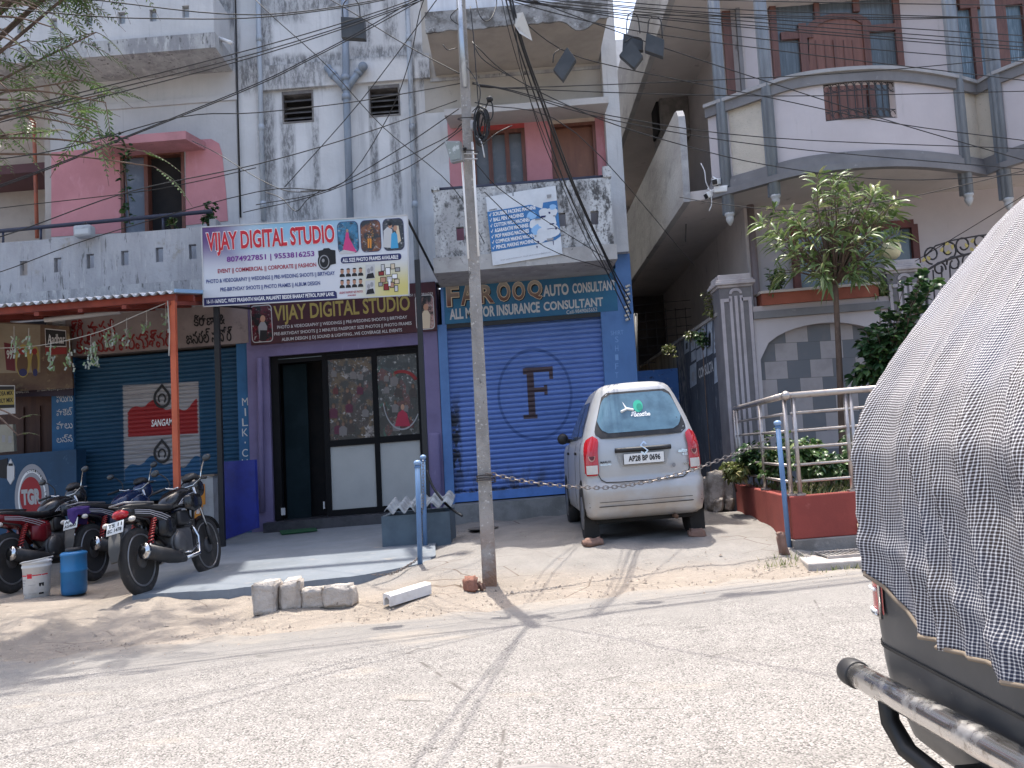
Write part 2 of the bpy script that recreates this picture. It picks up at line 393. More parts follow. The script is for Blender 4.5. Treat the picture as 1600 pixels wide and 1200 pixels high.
GLASS = mat('dark_glass', (.05, .065, .08), [((.09, .11, .13), 1.5, .3, .7)], .12, spec=.7)
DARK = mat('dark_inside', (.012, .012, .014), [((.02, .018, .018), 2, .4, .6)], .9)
LOUV = mat('dusty_louvre', (.13, .12, .12), [((.22, .21, .2), 6, .45, .65)], .6)
NAVY = mat('navy_pipe', (.03, .035, .06), [((.07, .06, .06), 10, .6, .75)], .45)
PIPE = mat('grey_blue_pipe', (.24, .29, .36), [((.16, .19, .23), 3, .4, .7, (1, 1, .3)), ((.45, .45, .45), 8, .66, .78, (1, 1, .4))], .45)
BLUP = mat('blue_wall_paint', (.10, .21, .44), [((.08, .165, .36), 2, .35, .7), ((.25, .33, .5), 9, .66, .76), ((.05, .09, .18), 6, .62, .78, (2, 1, .4))], .7)
TEAL = mat('teal_sign_paint', (.02, .115, .235), [((.03, .15, .26), 2, .35, .7), ((.015, .07, .13), 5, .58, .75)], .6)
PURP = mat('mauve_paint', (.175, .145, .265), [((.14, .115, .215), 2, .35, .7), ((.25, .21, .33), 7, .62, .78, (1.5, 1, .4))], .75)
STEP = mat('step_cement', (.24, .24, .235), [((.17, .17, .165), 3, .4, .65), ((.33, .32, .3), 12, .6, .75)], .9, bump=.3)
BLK = paint('black_paint', (.015, .015, .017), .4)
WHP = paint('white_paint', (.75, .75, .75), .5, wear=.05)
def flat(name, c, rough=.6): return mat(name, c, (), rough)
INK = {k: flat('ink_' + k, c) for k, c in dict(white=(.78, .78, .78), black=(.012, .012, .014), red=(.52, .02, .035), maroon=(.11, .012, .022), crimson=(.33, .02, .05), navy=(.018, .022, .10), purple=(.17, .03, .25),
    gold=(.33, .26, .07), cream=(.6, .5, .36), brown=(.10, .055, .03), blue=(.05, .17, .47), orange=(.62, .24, .03), yellow=(.6, .46, .06), green=(.02, .28, .17), grey=(.28, .28, .29), skin=(.42, .23, .15), pink=(.55, .05, .19), cyan=(.06, .32, .55), teal=(.02, .1, .16), lilac=(.5, .45, .6), dkred=(.22, .02, .02), silver=(.5, .5, .5), dkblue=(.015, .04, .2)).items()}
bld = thing('shop_building', 'stained white three storey building with pink balconies over three shops', 'building', BO)
def wallholes(mb, x0, x1, z0, z1, y0, y1, holes, m):
    """wall with square holes: holes = (cx, cz, hw, hh) sorted by x"""
    x = x0
    for cx, cz, hw, hh in holes:
        mb.box(x, cx - hw, y0, y1, z0, z1, m); mb.box(cx - hw, cx + hw, y0, y1, z0, cz - hh, m); mb.box(cx - hw, cx + hw, y0, y1, cz + hh, z1, m); x = cx + hw
    mb.box(x, x1, y0, y1, z0, z1, m)
XL, XR = at(80, 300, BY).x, at(979, 380, BY).x
# upper wall of the middle bay and behind the balconies; cut round the louvre windows and doors
mb = MB()
L1 = rc(441, 490, 142, 192, BY); L2 = rc(576, 625, 133, 182, BY)
zt = 12.2; zb = at(560, 470, BY).z; xm0 = at(372, 250, BY).x; xm1 = at(668, 250, BY).x
mb.box(xm0, L1[0], BY, BY + .3, zb, zt, WHT)
mb.box(L1[0], L1[1], BY, BY + .3, zb, L1[2], WHT); mb.box(L1[0], L1[1], BY, BY + .3, L1[3], zt, WHT)
mb.box(L1[1], L2[0], BY, BY + .3, zb, zt, WHT)
mb.box(L2[0], L2[1], BY, BY + .3, zb, L2[2], WHT); mb.box(L2[0], L2[1], BY, BY + .3, L2[3], zt, WHT)
mb.box(L2[1], xm1, BY, BY + .3, zb, zt, WHT)
mb.box(XL - .02, xm1, BY + .32, BY + 1.2, 3.4, zt - .02, GRYW)
# unseen beam on posts above the roof, added to cast a thin shadow
mb.box(xm0 - 1.2, xm1 - .3, BY - .08, BY + .08, zt + 3.2, zt + 3.36, WHT)
for k in range(2): mb.box(xm0 - 1.2 + k * 3.3, xm0 - 1.08 + k * 3.3, BY - .06, BY + .06, zt - (0 if k else .2), zt + 3.2, WHT)
mb.build('wall', bld)
for i, L in enumerate((L1, L2)):
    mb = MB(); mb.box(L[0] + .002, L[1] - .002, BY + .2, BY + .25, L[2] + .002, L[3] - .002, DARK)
    fr = .025
    mb.box(L[0] + .001, L[0] + fr, BY - .012, BY + .2, L[2] + .001, L[3] - .001, LOUV); mb.box(L[1] - fr, L[1] - .001, BY - .012, BY + .2, L[2] + .001, L[3] - .001, LOUV)
    mb.box(L[0] + fr, L[1] - fr, BY - .012, BY + .2, L[2] + .001, L[2] + fr, LOUV); mb.box(L[0] + fr, L[1] - fr, BY - .012, BY + .2, L[3] - fr - .03, L[3] - .001, LOUV)
    w = mb.build('window', bld); mb = MB(); n = 4
    for k in range(n):
        z = L[2] + .06 + (L[3] - L[2] - .14) * k / n; dz = (L[3] - L[2]) / n * (.6 if k != 2 or i else .4)
        mb.prism([(L[0] + fr, BY - .008, z), (L[0] + fr, BY + .004, z), (L[0] + fr, BY + .12, z + dz), (L[0] + fr, BY + .108, z + dz)], (L[1] - L[0] - 2 * fr, 0, 0), LOUV)
    mb.build('louvre', w)
# beam band across the middle bay
x0, x1, z0, z1 = rc(405, 672, 96, 134, BY); MB().box(x0, x1, BY - .07, BY - .002, z0, z1, WHT).build('beam', bld)
# left bay wall, moulding and pink paint
x0, x1, z0, z1 = rc(80, 372, 150, 360, BY)
W = [at(190, 300, BY).x, at(290, 300, BY).x, at(240, 362, BY).z, at(240, 240, BY).z]
mb = MB(); GW = stainwall('left_bay_plaster', (.50, .50, .51), [(330, 0, 372, 40)], .45, .5)
mb.box(x0, W[0], BY - .02, BY + .3, 3.5, zt, GW); mb.box(W[0], W[1], BY - .02, BY + .3, W[3], zt, GW); mb.box(W[1], xm0 - .001, BY - .02, BY + .3, 3.5, zt, GW); mb.box(W[0], W[1], BY - .02, BY + .3, 3.5, W[2], GW)
q = rc(78, 372, 160, 166, BY); mb.box(q[0], q[1], BY - .05, BY - .021, q[2] - .03, q[3] - .005, GW)
mb.build('wall', bld)
mb = MB(); Yp = BY - .03
mb.prism([at(80, 370, Yp), at(80, 238, Yp), at(190, 228, Yp), at(190, 363, Yp)], (0, .009, 0), PINK)
mb.prism([at(190, 238, Yp), at(190, 226, Yp), at(290, 219, Yp), at(290, 229, Yp)], (0, .009, 0), PINK)
mb.prism([at(290, 352, Yp), at(290, 219, Yp), at(330, 217, Yp), at(342, 224, Yp), at(347, 240, Yp), at(353, 300, Yp), at(356, 345, Yp)], (0, .009, 0), PINK)
mb.build('painted_patch', bld)
mb = MB(); f = .05
mb.box(W[0], W[1], BY + .12, BY + .16, W[2], W[3], DARK)
for a, b in ((W[0], W[0] + f), (W[1] - f, W[1]), (W[0] + (W[1] - W[0]) * .37, W[0] + (W[1] - W[0]) * .43)): mb.box(a, b, BY - .04, BY + .11, W[2], W[3] - f, WOOD)
mb.box(W[0], W[1], BY - .04, BY + .11, W[3] - f, W[3], WOOD)
w = mb.build('window', bld)
MB().box(W[0] + f, W[0] + (W[1] - W[0]) * .37, BY + .01, BY + .04, W[2], W[3] - f, mat('blue_grey_shutter', (.10, .12, .16), [((.16, .18, .22), 5, .5, .7)], .4)).build('pane', w)
SHP = mat('pink_sunshade', (.47, .22, .235), [((.36, .17, .18), 3, .4, .7), ((.2, .12, .12), 9, .6, .75)], .85)
a = at(142, 226, 13.05); b = at(290, 213, 13.05)
MB().prism([(a.x, 13.05, a.z - .03), (b.x, 13.05, a.z - .03), (b.x + .12, BY - .04, a.z - .03), (a.x - .05, BY - .04, a.z - .03)], (0, 0, .13), SHP).build('sunshade', bld)
# far left wing set back behind the end of the bay
mb = MB(); e0 = at(-420, 300, 15.2).x
mb.box(e0, XL - .1, 15.2, 15.5, 0, zt, BEIGE); mb.box(XL - .1, XL - .001, BY, 15.2, 3.5, zt, BEIGE); mb.build('wall', bld)
OPIP = mat('orange_pipe', (.38, .12, .08), [((.25, .09, .07), 5, .45, .7)], .5)
mb = MB(); mb.tube([at(53, 190, 14.4), at(58, 372, 14.4)], .035, OPIP); mb.tube([at(30, 165, 14.4), at(54, 192, 14.4)], .03, OPIP); mb.build('pipe', bld)
x0, x1, z0, z1 = rc(-60, 80, 258, 272, 14.3); mb = MB(); mb.box(x0, x1, 14.3, 15.19, z0, z1, mat('maroon_slab', (.10, .05, .06), (), .8)); mb.build('shelf', bld)
# left second floor balcony
YB = 12.8; xb0 = at(-430, 70, YB).x; xb1 = at(338, 66, YB).x
zl0, zl1 = at(170, 90, YB).z, at(170, 66, YB).z
mb = MB(); mb.box(xb0, xb1, YB - .06, BY - .021, zl0, zl1, CONC); mb.build('balcony_slab', bld)
mb = MB(); h = []
for x, y in ((-20, 46), (32, 42), (84, 38), (139, 31), (190, 28), (239, 24), (290, 18)):
    p = at(x, y, YB); h.append((p.x, p.z, .052, .095))
wallholes(mb, xb0, xb1 - .03, zl1, 8.6, YB, YB + .11, h, GRYW)
mb.box(xb1 - .16, xb1 - .031, YB + .111, BY - .021, zl1 + .02, 8.6, GRYW); mb.build('balcony_parapet', bld)
for z in (9.6,): MB().box(xb0, xb1, YB - .06, BY - .021, z, z + .2, CONC).build('balcony_slab', bld)
mb = MB(); mb.box(xb0, xb1, YB, BY - .021, 9.8, 12.0, GRYW); mb.box(xb0, -3.9, YB, BY - .021, 12.001, 14.6, GRYW); mb.build('wall', bld)  # out-of-view top block, sized by the shade it throws on the ground
# left first floor balcony
xc1 = at(336, 395, YB).x; za, zc = at(170, 366, YB).z, at(170, 448, YB).z
CPAR = mat('grey_streaked_parapet', (.40, .40, .41), [((.31, .31, .32), 1.6, .35, .7, (1.4, 1, .6)), ((.25, .25, .25), 2.4, .55, .78, (3, 1, .2)), ((.47, .46, .45), 6, .55, .72, (2.5, 1, .3)), ((.15, .15, .15), 8, .58, .68, (2.5, 1, .35)), ((.28, .26, .22), 3, .6, .75)], .9, bump=.3, bs=24)
mb = MB(); h = []
for x, y in ((-16, 423), (37, 419), (90, 414), (141, 408), (195, 403), (249, 398), (301, 393)):
    p = at(x, y, YB); h.append((p.x, p.z, .056, .11))
wallholes(mb, xb0, xc1, zc, za, YB, YB + .11, h, CPAR)
mb.prism([(xc1 - .11, YB + .111, zc), (xc1 - .11, YB + .111, za), (xc1 - .11, YB + .111, za + .14), (xc1 - .11, YB + .3, za + .14), (xc1 - .11, BY - .04, za - .1), (xc1 - .11, BY - .04, zc)], (.1, 0, 0), CPAR)
mb.build('balcony_parapet', bld)
MB().box(xb0, xc1 + .02, YB - .05, BY - .04, zc - .26, zc - .001, CONC).build('balcony_slab', bld)
mb = MB(); mb.tube([at(-60, 366, YB + .05), at(0, 361, YB + .05), at(331, 330, YB + .05)], .032, NAVY)
for x, y in ((5, 378), (64, 372), (126, 366), (255, 355)):
    p = at(x, y, YB + .05); mb.tube([(p.x, p.y, za - .02), (p.x, p.y, p.z + .14)], .02, NAVY)
mb.build('railing', bld)
# drain pipes
def bpipe(pts, r, m=PIPE, Y=BY - .1, br=True):
    mb = MB(); mb.tube([at(x, y, Y) for x, y in pts], r, m, 8)
    if br:
        for y in (60, 200, 320):
            for a, b in zip(pts, pts[1:]):
                if a[1] <= y <= b[1]: x = a[0] + (b[0] - a[0]) * (y - a[1]) / (b[1] - a[1]); mb.tube([at(x, y - 5, Y), at(x, y + 5, Y)], r * 1.2, m, 8)
    mb.build('drain_pipe', bld)
bpipe([(367, -40), (371, 150), (376, 340)], .014, BLK, BY - .04, False)
bpipe([(402, -40), (406, 110), (412, 345)], .04, mat('pale_pipe', (.36, .40, .45), [((.2, .22, .25), 6, .5, .65, (1, 1, .4))], .6), BY - .09)
bpipe([(634, -40), (640, 90), (652, 430)], .042, mat('pale_pipe', (0, 0, 0)), BY - .1)
mb = MB(); Yq = BY - .13
mb.tube([at(538, -40, Yq), at(541, 140, Yq), at(551, 460, Yq)], .058, PIPE, 10)
for x, y in ((540, 122), (541, 152), (541, 138)): mb.tube([at(x, y - 4, Yq), at(x, y + 4, Yq)], .074, PIPE, 10)
for a, b in (((541, 140), (513, 108)), ((541, 140), (567, 104))):
    mb.tube([at(*a, Yq), at(*b, Yq)], .056, PIPE, 10); m_ = ((a[0] + b[0] * 2) / 3, (a[1] + b[1] * 2) / 3); mb.tube([at(m_[0], m_[1], Yq), at((m_[0] + b[0]) / 2, (m_[1] + b[1]) / 2, Yq)], .07, PIPE, 10)
mb.tube([at(567, 104, Yq - .08), at(567, 104, Yq + .1)], .075, PIPE, 12); mb.tube([at(513, 107, Yq - .03), at(512, 107, Yq + .1)], .065, PIPE, 12)
mb.build('drain_pipe', bld)
mb = MB(); mb.tube([at(336, 58, YB + .3), at(362, 67, YB + .1)], .03, WHP); mb.build('drain_spout', bld)

# ---- bay over the blue shutter
YF = 12.5; XF0 = at(667, 200, BY).x
mb = MB(); dw = rc(738, 822, 203, 292, BY); dd = rc(862, 933, 192, 300, BY)
zq = at(820, 430, BY).z; xR = at(947, 250, BY).x
zz = at(820, 165, BY).z
mb.box(xm1 + .001, XR - .001, BY + .2, BY + .5, zq, zt, BEIGE)
xpk = at(701, 240, BY).x; mb.box(xm1 + .001, xpk, BY + .0, BY + .19, zq, zz, WHT); mb.box(xpk + .001, dw[0], BY + .001, BY + .19, zq, zz, PINK); mb.box(dw[0], dw[1], BY + .001, BY + .19, dw[3], zz, RED); mb.box(dw[1], dd[0], BY + .001, BY + .19, zq, zz, PINK)
mb.box(dd[0], dd[1], BY + .001, BY + .19, dd[3], zz, mat('cream_lintel', (.5, .42, .35), [((.4, .3, .26), 3, .4, .7)], .8)); mb.box(dd[1], xR, BY + .001, BY + .19, zq, zz, PINK)
mb.box(xm1 + .001, xR, BY, BY + .19, zz + .001, zt, mat('upper_bay_wall', (.44, .415, .38), [((.36, .34, .31), 2, .35, .7), ((.2, .19, .18), 5, .62, .75, (1, 1, .4))], .9))
q = rc(672, 947, 112, 118, BY); mb.box(q[0], q[1], BY - .03, BY - .001, q[2], q[3] - .015, CONC)
mb.build('wall', bld)
x0, x1, z0, z1 = rc(948, 965, 60, 160, BY)
mb = MB(); mb.box(xR + .001, XR, BY - .2, BY + .19, at(970, 398, BY).z, zt, WHT); mb.build('pillar', bld)
mb = MB(); fr = .06
for a, b in ((dw[0], dw[0] + fr), (dw[1] - fr, dw[1]), (dw[0] + .3 * (dw[1] - dw[0]), dw[0] + .38 * (dw[1] - dw[0])), (dw[0] + .62 * (dw[1] - dw[0]), dw[0] + .7 * (dw[1] - dw[0]))): mb.box(a, b, BY - .01, BY + .12, dw[2], dw[3] - fr, WOOD)
mb.box(dw[0], dw[1], BY - .01, BY + .12, dw[3] - fr, dw[3], WOOD)
w = mb.build('window', bld)
MB().box(dw[0] + fr, dw[1] - fr, BY + .06, BY + .08, dw[2], dw[3] - fr, mat('grey_pane', (.11, .115, .125), [((.17, .17, .18), 3, .5, .7)], .25)).build('pane', w)
mb = MB(); DOORM = mat('rust_brown_door', (.20, .085, .05), [((.15, .06, .04), 3, .35, .7, (3, 1, .5)), ((.25, .11, .07), 12, .6, .75)], .5)
mb.box(dd[0] + .05, dd[1] - .05, BY + .09, BY + .12, dd[2], dd[3] - .05, DOORM); mb.box(dd[0], dd[0] + .05, BY - .01, BY + .12, dd[2], dd[3] - .05, WOOD); mb.box(dd[1] - .05, dd[1], BY - .01, BY + .12, dd[2], dd[3] - .05, WOOD); mb.box(dd[0], dd[1], BY - .01, BY + .12, dd[3] - .05, dd[3], WOOD)
mb.build('door', bld)
a = at(694, 180, 12.95); b = at(951, 157, 12.95); zs = (a.z + b.z) / 2
SHW = stainwall('sunshade_plaster', (.52, .50, .49), [], .4, .4)
mb = MB(); mb.prism([(a.x, 12.95, zs - .02), (b.x, 12.95, zs - .02), (b.x, BY, zs + .02), (a.x + .05, BY, zs + .02)], (0, 0, .1), SHW); mb.build('sunshade', bld)
# upper slab with broken edge
a = at(666, 42, 12.1); b = at(949, 20, 12.1); zs = (a.z + b.z) / 2
BRK = mat('broken_plaster', (.27, .27, .27), [((.12, .115, .11), 4, .42, .6), ((.42, .42, .42), 9, .55, .7), ((.10, .1, .1), 20, .6, .7)], .95, bump=.6, bs=14)
mb = MB(); mb.box(a.x, b.x, 12.1, BY - .001, zs - .06, zs + .16, mat('slab_soffit', (.42, .38, .34), [((.33, .30, .27), 2, .35, .7)], .9))
n = 44; P = [(a.x - .01, zs + .2)] + [(b.x + .01, zs + .2)]
for i in range(n + 1):
    u = 1 - i / n; P.append((a.x - .01 + (b.x - a.x + .02) * u, zs - .08 - (max(0, .05 * math.sin(u * 9) + .05 * math.sin(u * 23 + 1)) * (1.6 if u > .4 else .2)) - RN.random() * .02))
mb.prism([(x, 12.06, z) for x, z in P], (0, .038, 0), BRK); mb.build('balcony_slab', bld)
mb = MB(); mb.box(a.x + .03, b.x - .02, 12.12, 12.25, zs + .201, 10.05, mat('clean_white_parapet', (.62, .65, .70), [((.5, .52, .56), 2, .4, .7, (2, 1, .3))], .85)); mb.build('balcony_parapet', bld)
# balcony parapet with holes, slab and rail
xp0, xp1 = at(679, 365, YF).x, at(957, 340, YF).x
zp1 = at(820, 287, YF).z; zp0 = at(820, 393, YF).z; zp2 = at(820, 417, YF).z
mb = MB(); h = []
for x, y in ((719, 365), (878, 343), (929, 340)): p = at(x, y, YF); h.append((p.x, p.z, .055, .1))
wallholes(mb, xp0, xp1, zp0, zp1, YF, YF + .1, h, MOLD)
mb.box(xp0, xp0 + .1, YF + .101, BY - .001, zp0, zp1, MOLD); mb.box(xp1 - .1, xp1, YF + .101, BY - .001, zp0, zp1, MOLD)
mb.box(xp0 - .02, xp0 + .1, YF - .02, YF + .099, zp1 + .001, zp1 + .06, MOLD); mb.box(xp1 - .1, xp1 + .02, YF - .02, YF + .099, zp1 + .001, zp1 + .16, MOLD)
mb.build('balcony_parapet', bld)
mb = MB(); mb.box(xp0 - .03, xp1 + .03, YF - .05, BY - .001, zp2, zp0 - .001, mat('balcony_slab_grey', (.40, .39, .375), [((.30, .29, .28), 2, .4, .65), ((.48, .47, .46), 6, .55, .7), ((.09, .09, .09), 11, .6, .7)], .9)); mb.build('balcony_slab', bld)
mb = MB(); mb.tube([at(686, 297, YF + .05), at(945, 277, YF + .05)], .035, NAVY, 8)
mb.build('railing', bld)
# things on that balcony
mb = MB(); ppoly(mb, [(745, 296), (790, 290), (792, 304), (746, 312)], YF + .12, RED, .05); o = mb.build('cloth', None, at(768, 300, YF + .1)); tag(o, 'dark red patterned cloth hung inside the shutter shop balcony', 'cloth')
mb = MB(); ppoly(mb, [(903, 277), (930, 274), (931, 297), (904, 300)], YF + .12, flat('navy_cloth', (.02, .03, .07)), .06); o = mb.build('cloth', None, at(915, 288, YF + .1)); tag(o, 'dark blue cloth drying over the balcony rail near the rust brown door', 'cloth')

# ---- ground floor of the shop building
mb = MB()
zf = at(820, 430, BY).z
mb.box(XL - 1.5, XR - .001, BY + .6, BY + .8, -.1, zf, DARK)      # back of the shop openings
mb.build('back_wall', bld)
# blue shop
F = rc(694, 962, 440, 500, BY); S = rc(704, 947, 497, 776, BY)
mb = MB(); mb.box(F[0], F[1] + .02, BY - .06, BY + .59, S[3] - .002, zf - .02, TEAL); mb.box(at(690, 480, BY).x, F[0] - .001, BY - .055, BY + .59, S[3] - .002, zf - .02, BLUP)
mb.build('fascia', bld)
zg = at(800, 806, BY - .35).z
mb = MB(); xl_ = at(689, 640, BY).x
mb.box(xl_, S[0], BY - .05, BY + .59, zg, S[3] - .003, BLUP); mb.build('pillar', bld); mb = MB(); mb.box(S[1], XR + .03, BY - .055, BY + .59, zg, S[3] - .003, BLUP); mb.box(F[1] + .021, XR + .03, BY - .055, BY + .59, S[3] - .003, at(970, 398, BY).z - .001, BLUP)
pil = mb.build('pillar', bld)
mb = MB(); mb.box(xl_ - .0, XR + .03, BY - .42, BY - .061, -.1, S[2] - .02, STEP); mb.box(S[0], S[1], BY - .06, BY + .3, -.1, S[2] - .021, STEP); mb.build('step', bld)
def shutter_mesh(mb, S, n, Y, m, amp=.018):
    pr = []
    for i in range(n):
        for a, d in ((0, .6), (.12, 0.), (.35, -.75), (.62, -1), (.86, -.5), (.93, .3)):
            pr.append((Y + amp * d, S[2] + (S[3] - S[2]) * (i + a) / n))
    pr.append((Y, S[3]))
    vs = [(S[0], y, z) for y, z in pr] + [(S[1], y, z) for y, z in pr]; k = len(pr)
    mb.add(vs, [(i, i + 1, i + 1 + k, i + k) for i in range(k - 1)], m)
def shutm_blue():
    t = NT('blue_shutter_paint'); c = t.mix(t.noise(1.4, 6, (1, 1, 1), .3, .7), (.155, .25, .56), (.125, .21, .48))
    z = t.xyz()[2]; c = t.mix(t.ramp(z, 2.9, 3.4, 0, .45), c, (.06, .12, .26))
    c = t.mix(t.noise(7, 8, (.5, 1, 3), .62, .75), c, (.18, .30, .62))
    cx, cz = oc(836, 616); r = .56
    c = t.mix(t.math('MULTIPLY', t.ringm(cx, cz, .565, .70, .035), .6), c, (.035, .075, .22))
    parts = [(830, 616, 5.5, 36), (842, 577, 22, 4.2), (838, 609, 14, 3.8), (861, 583, 3, 9), (853, 609, 2.6, 8), (829, 651, 11, 3.2), (822, 580, 5, 5)]
    m = None
    for x, y, hx, hy in parts:
        a, b = oc(x, y); q = t.boxm(a, b, hx / FPX * BY, hy / FPX * BY, .06); m = q if m is None else t.math('MAXIMUM', m, q)
    c = t.mix(t.math('MULTIPLY', m, .92), c, (.085, .05, .035))
    c = t.mix(t.math('MULTIPLY', t.ramp(z, 1.25, .6), t.noise(5, 9, (1.5, 1, .6), .45, .62, .75, off=11)), c, (.07, .07, .085)); c = t.mix(t.noise(9, 9, (1.2, 1, .5), .66, .72, .8, off=17), c, (.09, .055, .04))
    for x, y, rx, ry in ((712, 690, 8, 60), (770, 770, 60, 8)):
        a, b = oc(x, y); c = t.mix(t.math('MULTIPLY', t.boxm(a, b, rx / FPX * BY, ry / FPX * BY, .5), t.noise(14, 8, (1, 1, .5), .4, .55)), c, (.04, .045, .06))
    return t.out(c, .45, 0, .4)
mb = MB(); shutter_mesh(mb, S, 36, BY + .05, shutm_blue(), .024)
mb.box(S[0], S[1], BY + .0, BY + .031, S[2] - .0, S[2] + .13, mat('blue_shutter_rail', (.095, .22, .55), [((.07, .16, .4), 3, .4, .7)], .5)); sh = mb.build('shutter', bld)
mb = MB(); mb.box(S[0] + .001, S[1] - .001, BY - .045, BY + .0, S[3] - .07, S[3] - .004, BLK); mb.build('shutter_rail', sh)
# left grocery shop: sign fascia, shutter, pillars
G = rc(116, 373, 552, 782, BY)
GS = (at(105, 500, BY).x, at(389, 500, BY).x, at(250, 547, BY).z, at(250, 478, BY).z)
SGN = mat('dusty_shaded_sign_board', (.27, .225, .215), [((.21, .17, .165), 2, .35, .7), ((.15, .125, .12), 6, .58, .75)], .75)  # dusty board, its colour also darkened to imitate deep shade under the awning
mb = MB(); mb.box(GS[0], GS[1], BY - .06, BY + .55, GS[2], GS[3] + .15, SGN); mb.build('fascia', bld)
def shutm_dk():
    t = NT('dark_blue_shutter_paint'); c = t.mix(t.noise(1.4, 6, (1, 1, 1), .3, .7), (.018, .072, .135), (.014, .056, .11))  # paint and printed panels darkened to stand for the shade under the awning
    def bx(x0, y0, x1, y1, s=.02):
        (a, d), (b, e) = oc((x0), (y0)), oc((x1), (y1)); return t.boxm((a + b) / 2, (d + e) / 2, abs(b - a) / 2, abs(d - e) / 2, s)
    wh = t.mix(t.noise(5, 8, (.4, 1, 8), .5, .68), (.33, .32, .33), (.19, .175, .175))
    c = t.mix(bx(190, 602, 312, 745), c, wh)
    X = t.xyz()
    def wave(py, amp, seed):
        x0, z0 = oc(250, py); w1 = t.math('SINE', t.math('MULTIPLY', X[0], 7.5)); w2 = t.math('SINE', t.math('ADD', t.math('MULTIPLY', X[0], 19.), seed))
        top = t.math('ADD', z0, t.math('ADD', t.math('MULTIPLY', w1, amp), t.math('MULTIPLY', w2, amp * .6)))
        return t.ramp(t.math('SUBTRACT', top, X[2]), 0, .012)
    c = t.mix(t.math('MULTIPLY', bx(197, 610, 308, 677), wave(634, .07, 1.)), c, (.29, .025, .028))
    c = t.mix(t.math('MULTIPLY', bx(192, 700, 312, 748), wave(722, .07, 2.)), c, (.03, .10, .2))
    return t.out(c, .55, 0, .35)
mb = MB(); shutter_mesh(mb, G, 34, BY + .05, shutm_dk(), .015); sh2 = mb.build('shutter', bld)
BP2 = mat('deep_blue_paint', (.028, .12, .26), [((.02, .085, .19), 2, .35, .7), ((.3, .34, .4), 12, .68, .76)], .7)
mb = MB(); x0, x1 = at(372, 640, BY).x, at(391, 640, BY).x; mb.box(G[1], x1, BY - .02, BY + .55, .1, GS[2] - .001, BP2); mb.build('pillar', bld); mb = MB()
x2, x3 = at(82, 660, BY).x, G[0]; mb.box(x2, x3, BY - .02, BY + .55, .1, GS[2] - .001, BP2); mb.build('pillar', bld)
mb = MB()
for s, xl, xr, yt, yb in (("శ్రీ వాసవి", 108, 178, 500, 530), ("కన్యకాపరమేశ్వరి", 118, 268, 525, 553)):
    ptext(mb, s, xl, xr, yt, yb, BY - .07, INK['dkred'], .0); ptext(mb, s, xl + 1, xr + 1, yt + .6, yb + .6, BY - .068, INK['dkred'], .0)
ptext(mb, "కిరాణా &", 302, 350, 492, 510, BY - .068, INK['black'], .0); ptext(mb, "జనరల్ స్టోర్", 290, 362, 515, 538, BY - .068, INK['black'], .0); ptext(mb, "కిరాణా &", 302.9, 350.9, 492.4, 510.4, BY - .0675, INK['black'], .0); ptext(mb, "జనరల్ స్టోర్", 290.9, 362.9, 515.5, 538.5, BY - .0675, INK['black'], .0)
for i, s in enumerate(("పెరుగు", "పాకెట్", "పాలు", "లస్సి")): ptext(mb, s, 88, 113, 617 + i * 21, 629 + i * 21, BY - .024, INK['silver'])
for i, ch in enumerate("MILK.CU"): ptext(mb, ch, 378 if ch not in '.I' else 382, 387 if ch not in '.I' else 384, 622 + i * 16 + (4 if ch == '.' else 0), 634 + i * 16 - (5 if ch == '.' else 0), BY - .024, INK['silver'])
mb.build('lettering', bld)
mb = MB(); Ys = BY + .028
for cy in (622, 708):
    P = []
    for k in range(29):
        a = math.pi * 2 * k / 28; r = 13.5; x = r * math.sin(a); y = -r * math.cos(a) * 1.25
        if abs(a - math.pi * 2) < .9 or a < .9: u = min(a, math.pi * 2 - a) / .9; x = math.copysign(r * math.sin(.9) * u, x); y = -24 + (24 - r * math.cos(.9) * 1.25) * u
        P.append((253 + x, cy + y * .95))
    n = len(P) - 1; o_ = [at(*p, Ys) for p in P[:-1]]; i_ = [at(253 + (x - 253) * .72, cy + (y - cy) * .74, Ys) for x, y in P[:-1]]
    mb.add(o_ + i_, [(j, (j + 1) % n, (j + 1) % n + n, j + n) for j in range(n)], INK['black'])
    pdisc(mb, 253, cy + 1, 6.6, 8.6, Ys, INK['black'], 18, -50, 230, .62)
ptext(mb, "SANGAM", 236, 270, 656, 667, Ys, INK['white'], .02, shear=.2)
mb.build('lettering', sh2)
# studio front
D0, D1 = at(425, 690, BY).x, at(664, 660, BY).x; zd = at(540, 828, BY - .25).z; zdt = at(540, 548, BY).z
PX0, PX1 = at(391, 690, BY).x, at(690, 640, BY).x
mb = MB(); mb.box(PX0 + .001, D0, BY - .05, BY + .59, 0, zf - .03, PURP); mb.box(D1, PX1 - .001, BY - .05, BY + .59, 0, zf - .03, PURP); mb.box(D0, D1, BY - .05, BY + .59, zdt, zf - .03, PURP)
a = rc(670, 689, 676, 785, BY - .14); mb.rbox(((a[0] + a[1]) / 2, BY - .09, (a[2] + a[3]) / 2 - .08), ((a[1] - a[0]) / 2, .045, (a[3] - a[2]) / 2 + .08), PURP, .05)
mb.tube([at(405, 560, BY - .1), at(410, 800, BY - .1)], .045, PURP, 8)
mb.build('pillar', bld)
STP = mat('dark_granite_step', (.03, .032, .04), [((.05, .05, .06), 8, .4, .6)], .35)
mb = MB(); x0 = at(412, 835, BY - .3).x; x1 = at(660, 800, BY - .3).x; zs = at(530, 808, BY - .3).z; mb.box(x0, x1, BY - .32, BY + .59, .1, zs, STP); mb.build('step', bld)
FRM = paint('black_door_frame', (.008, .008, .009), .7, spec=.15)
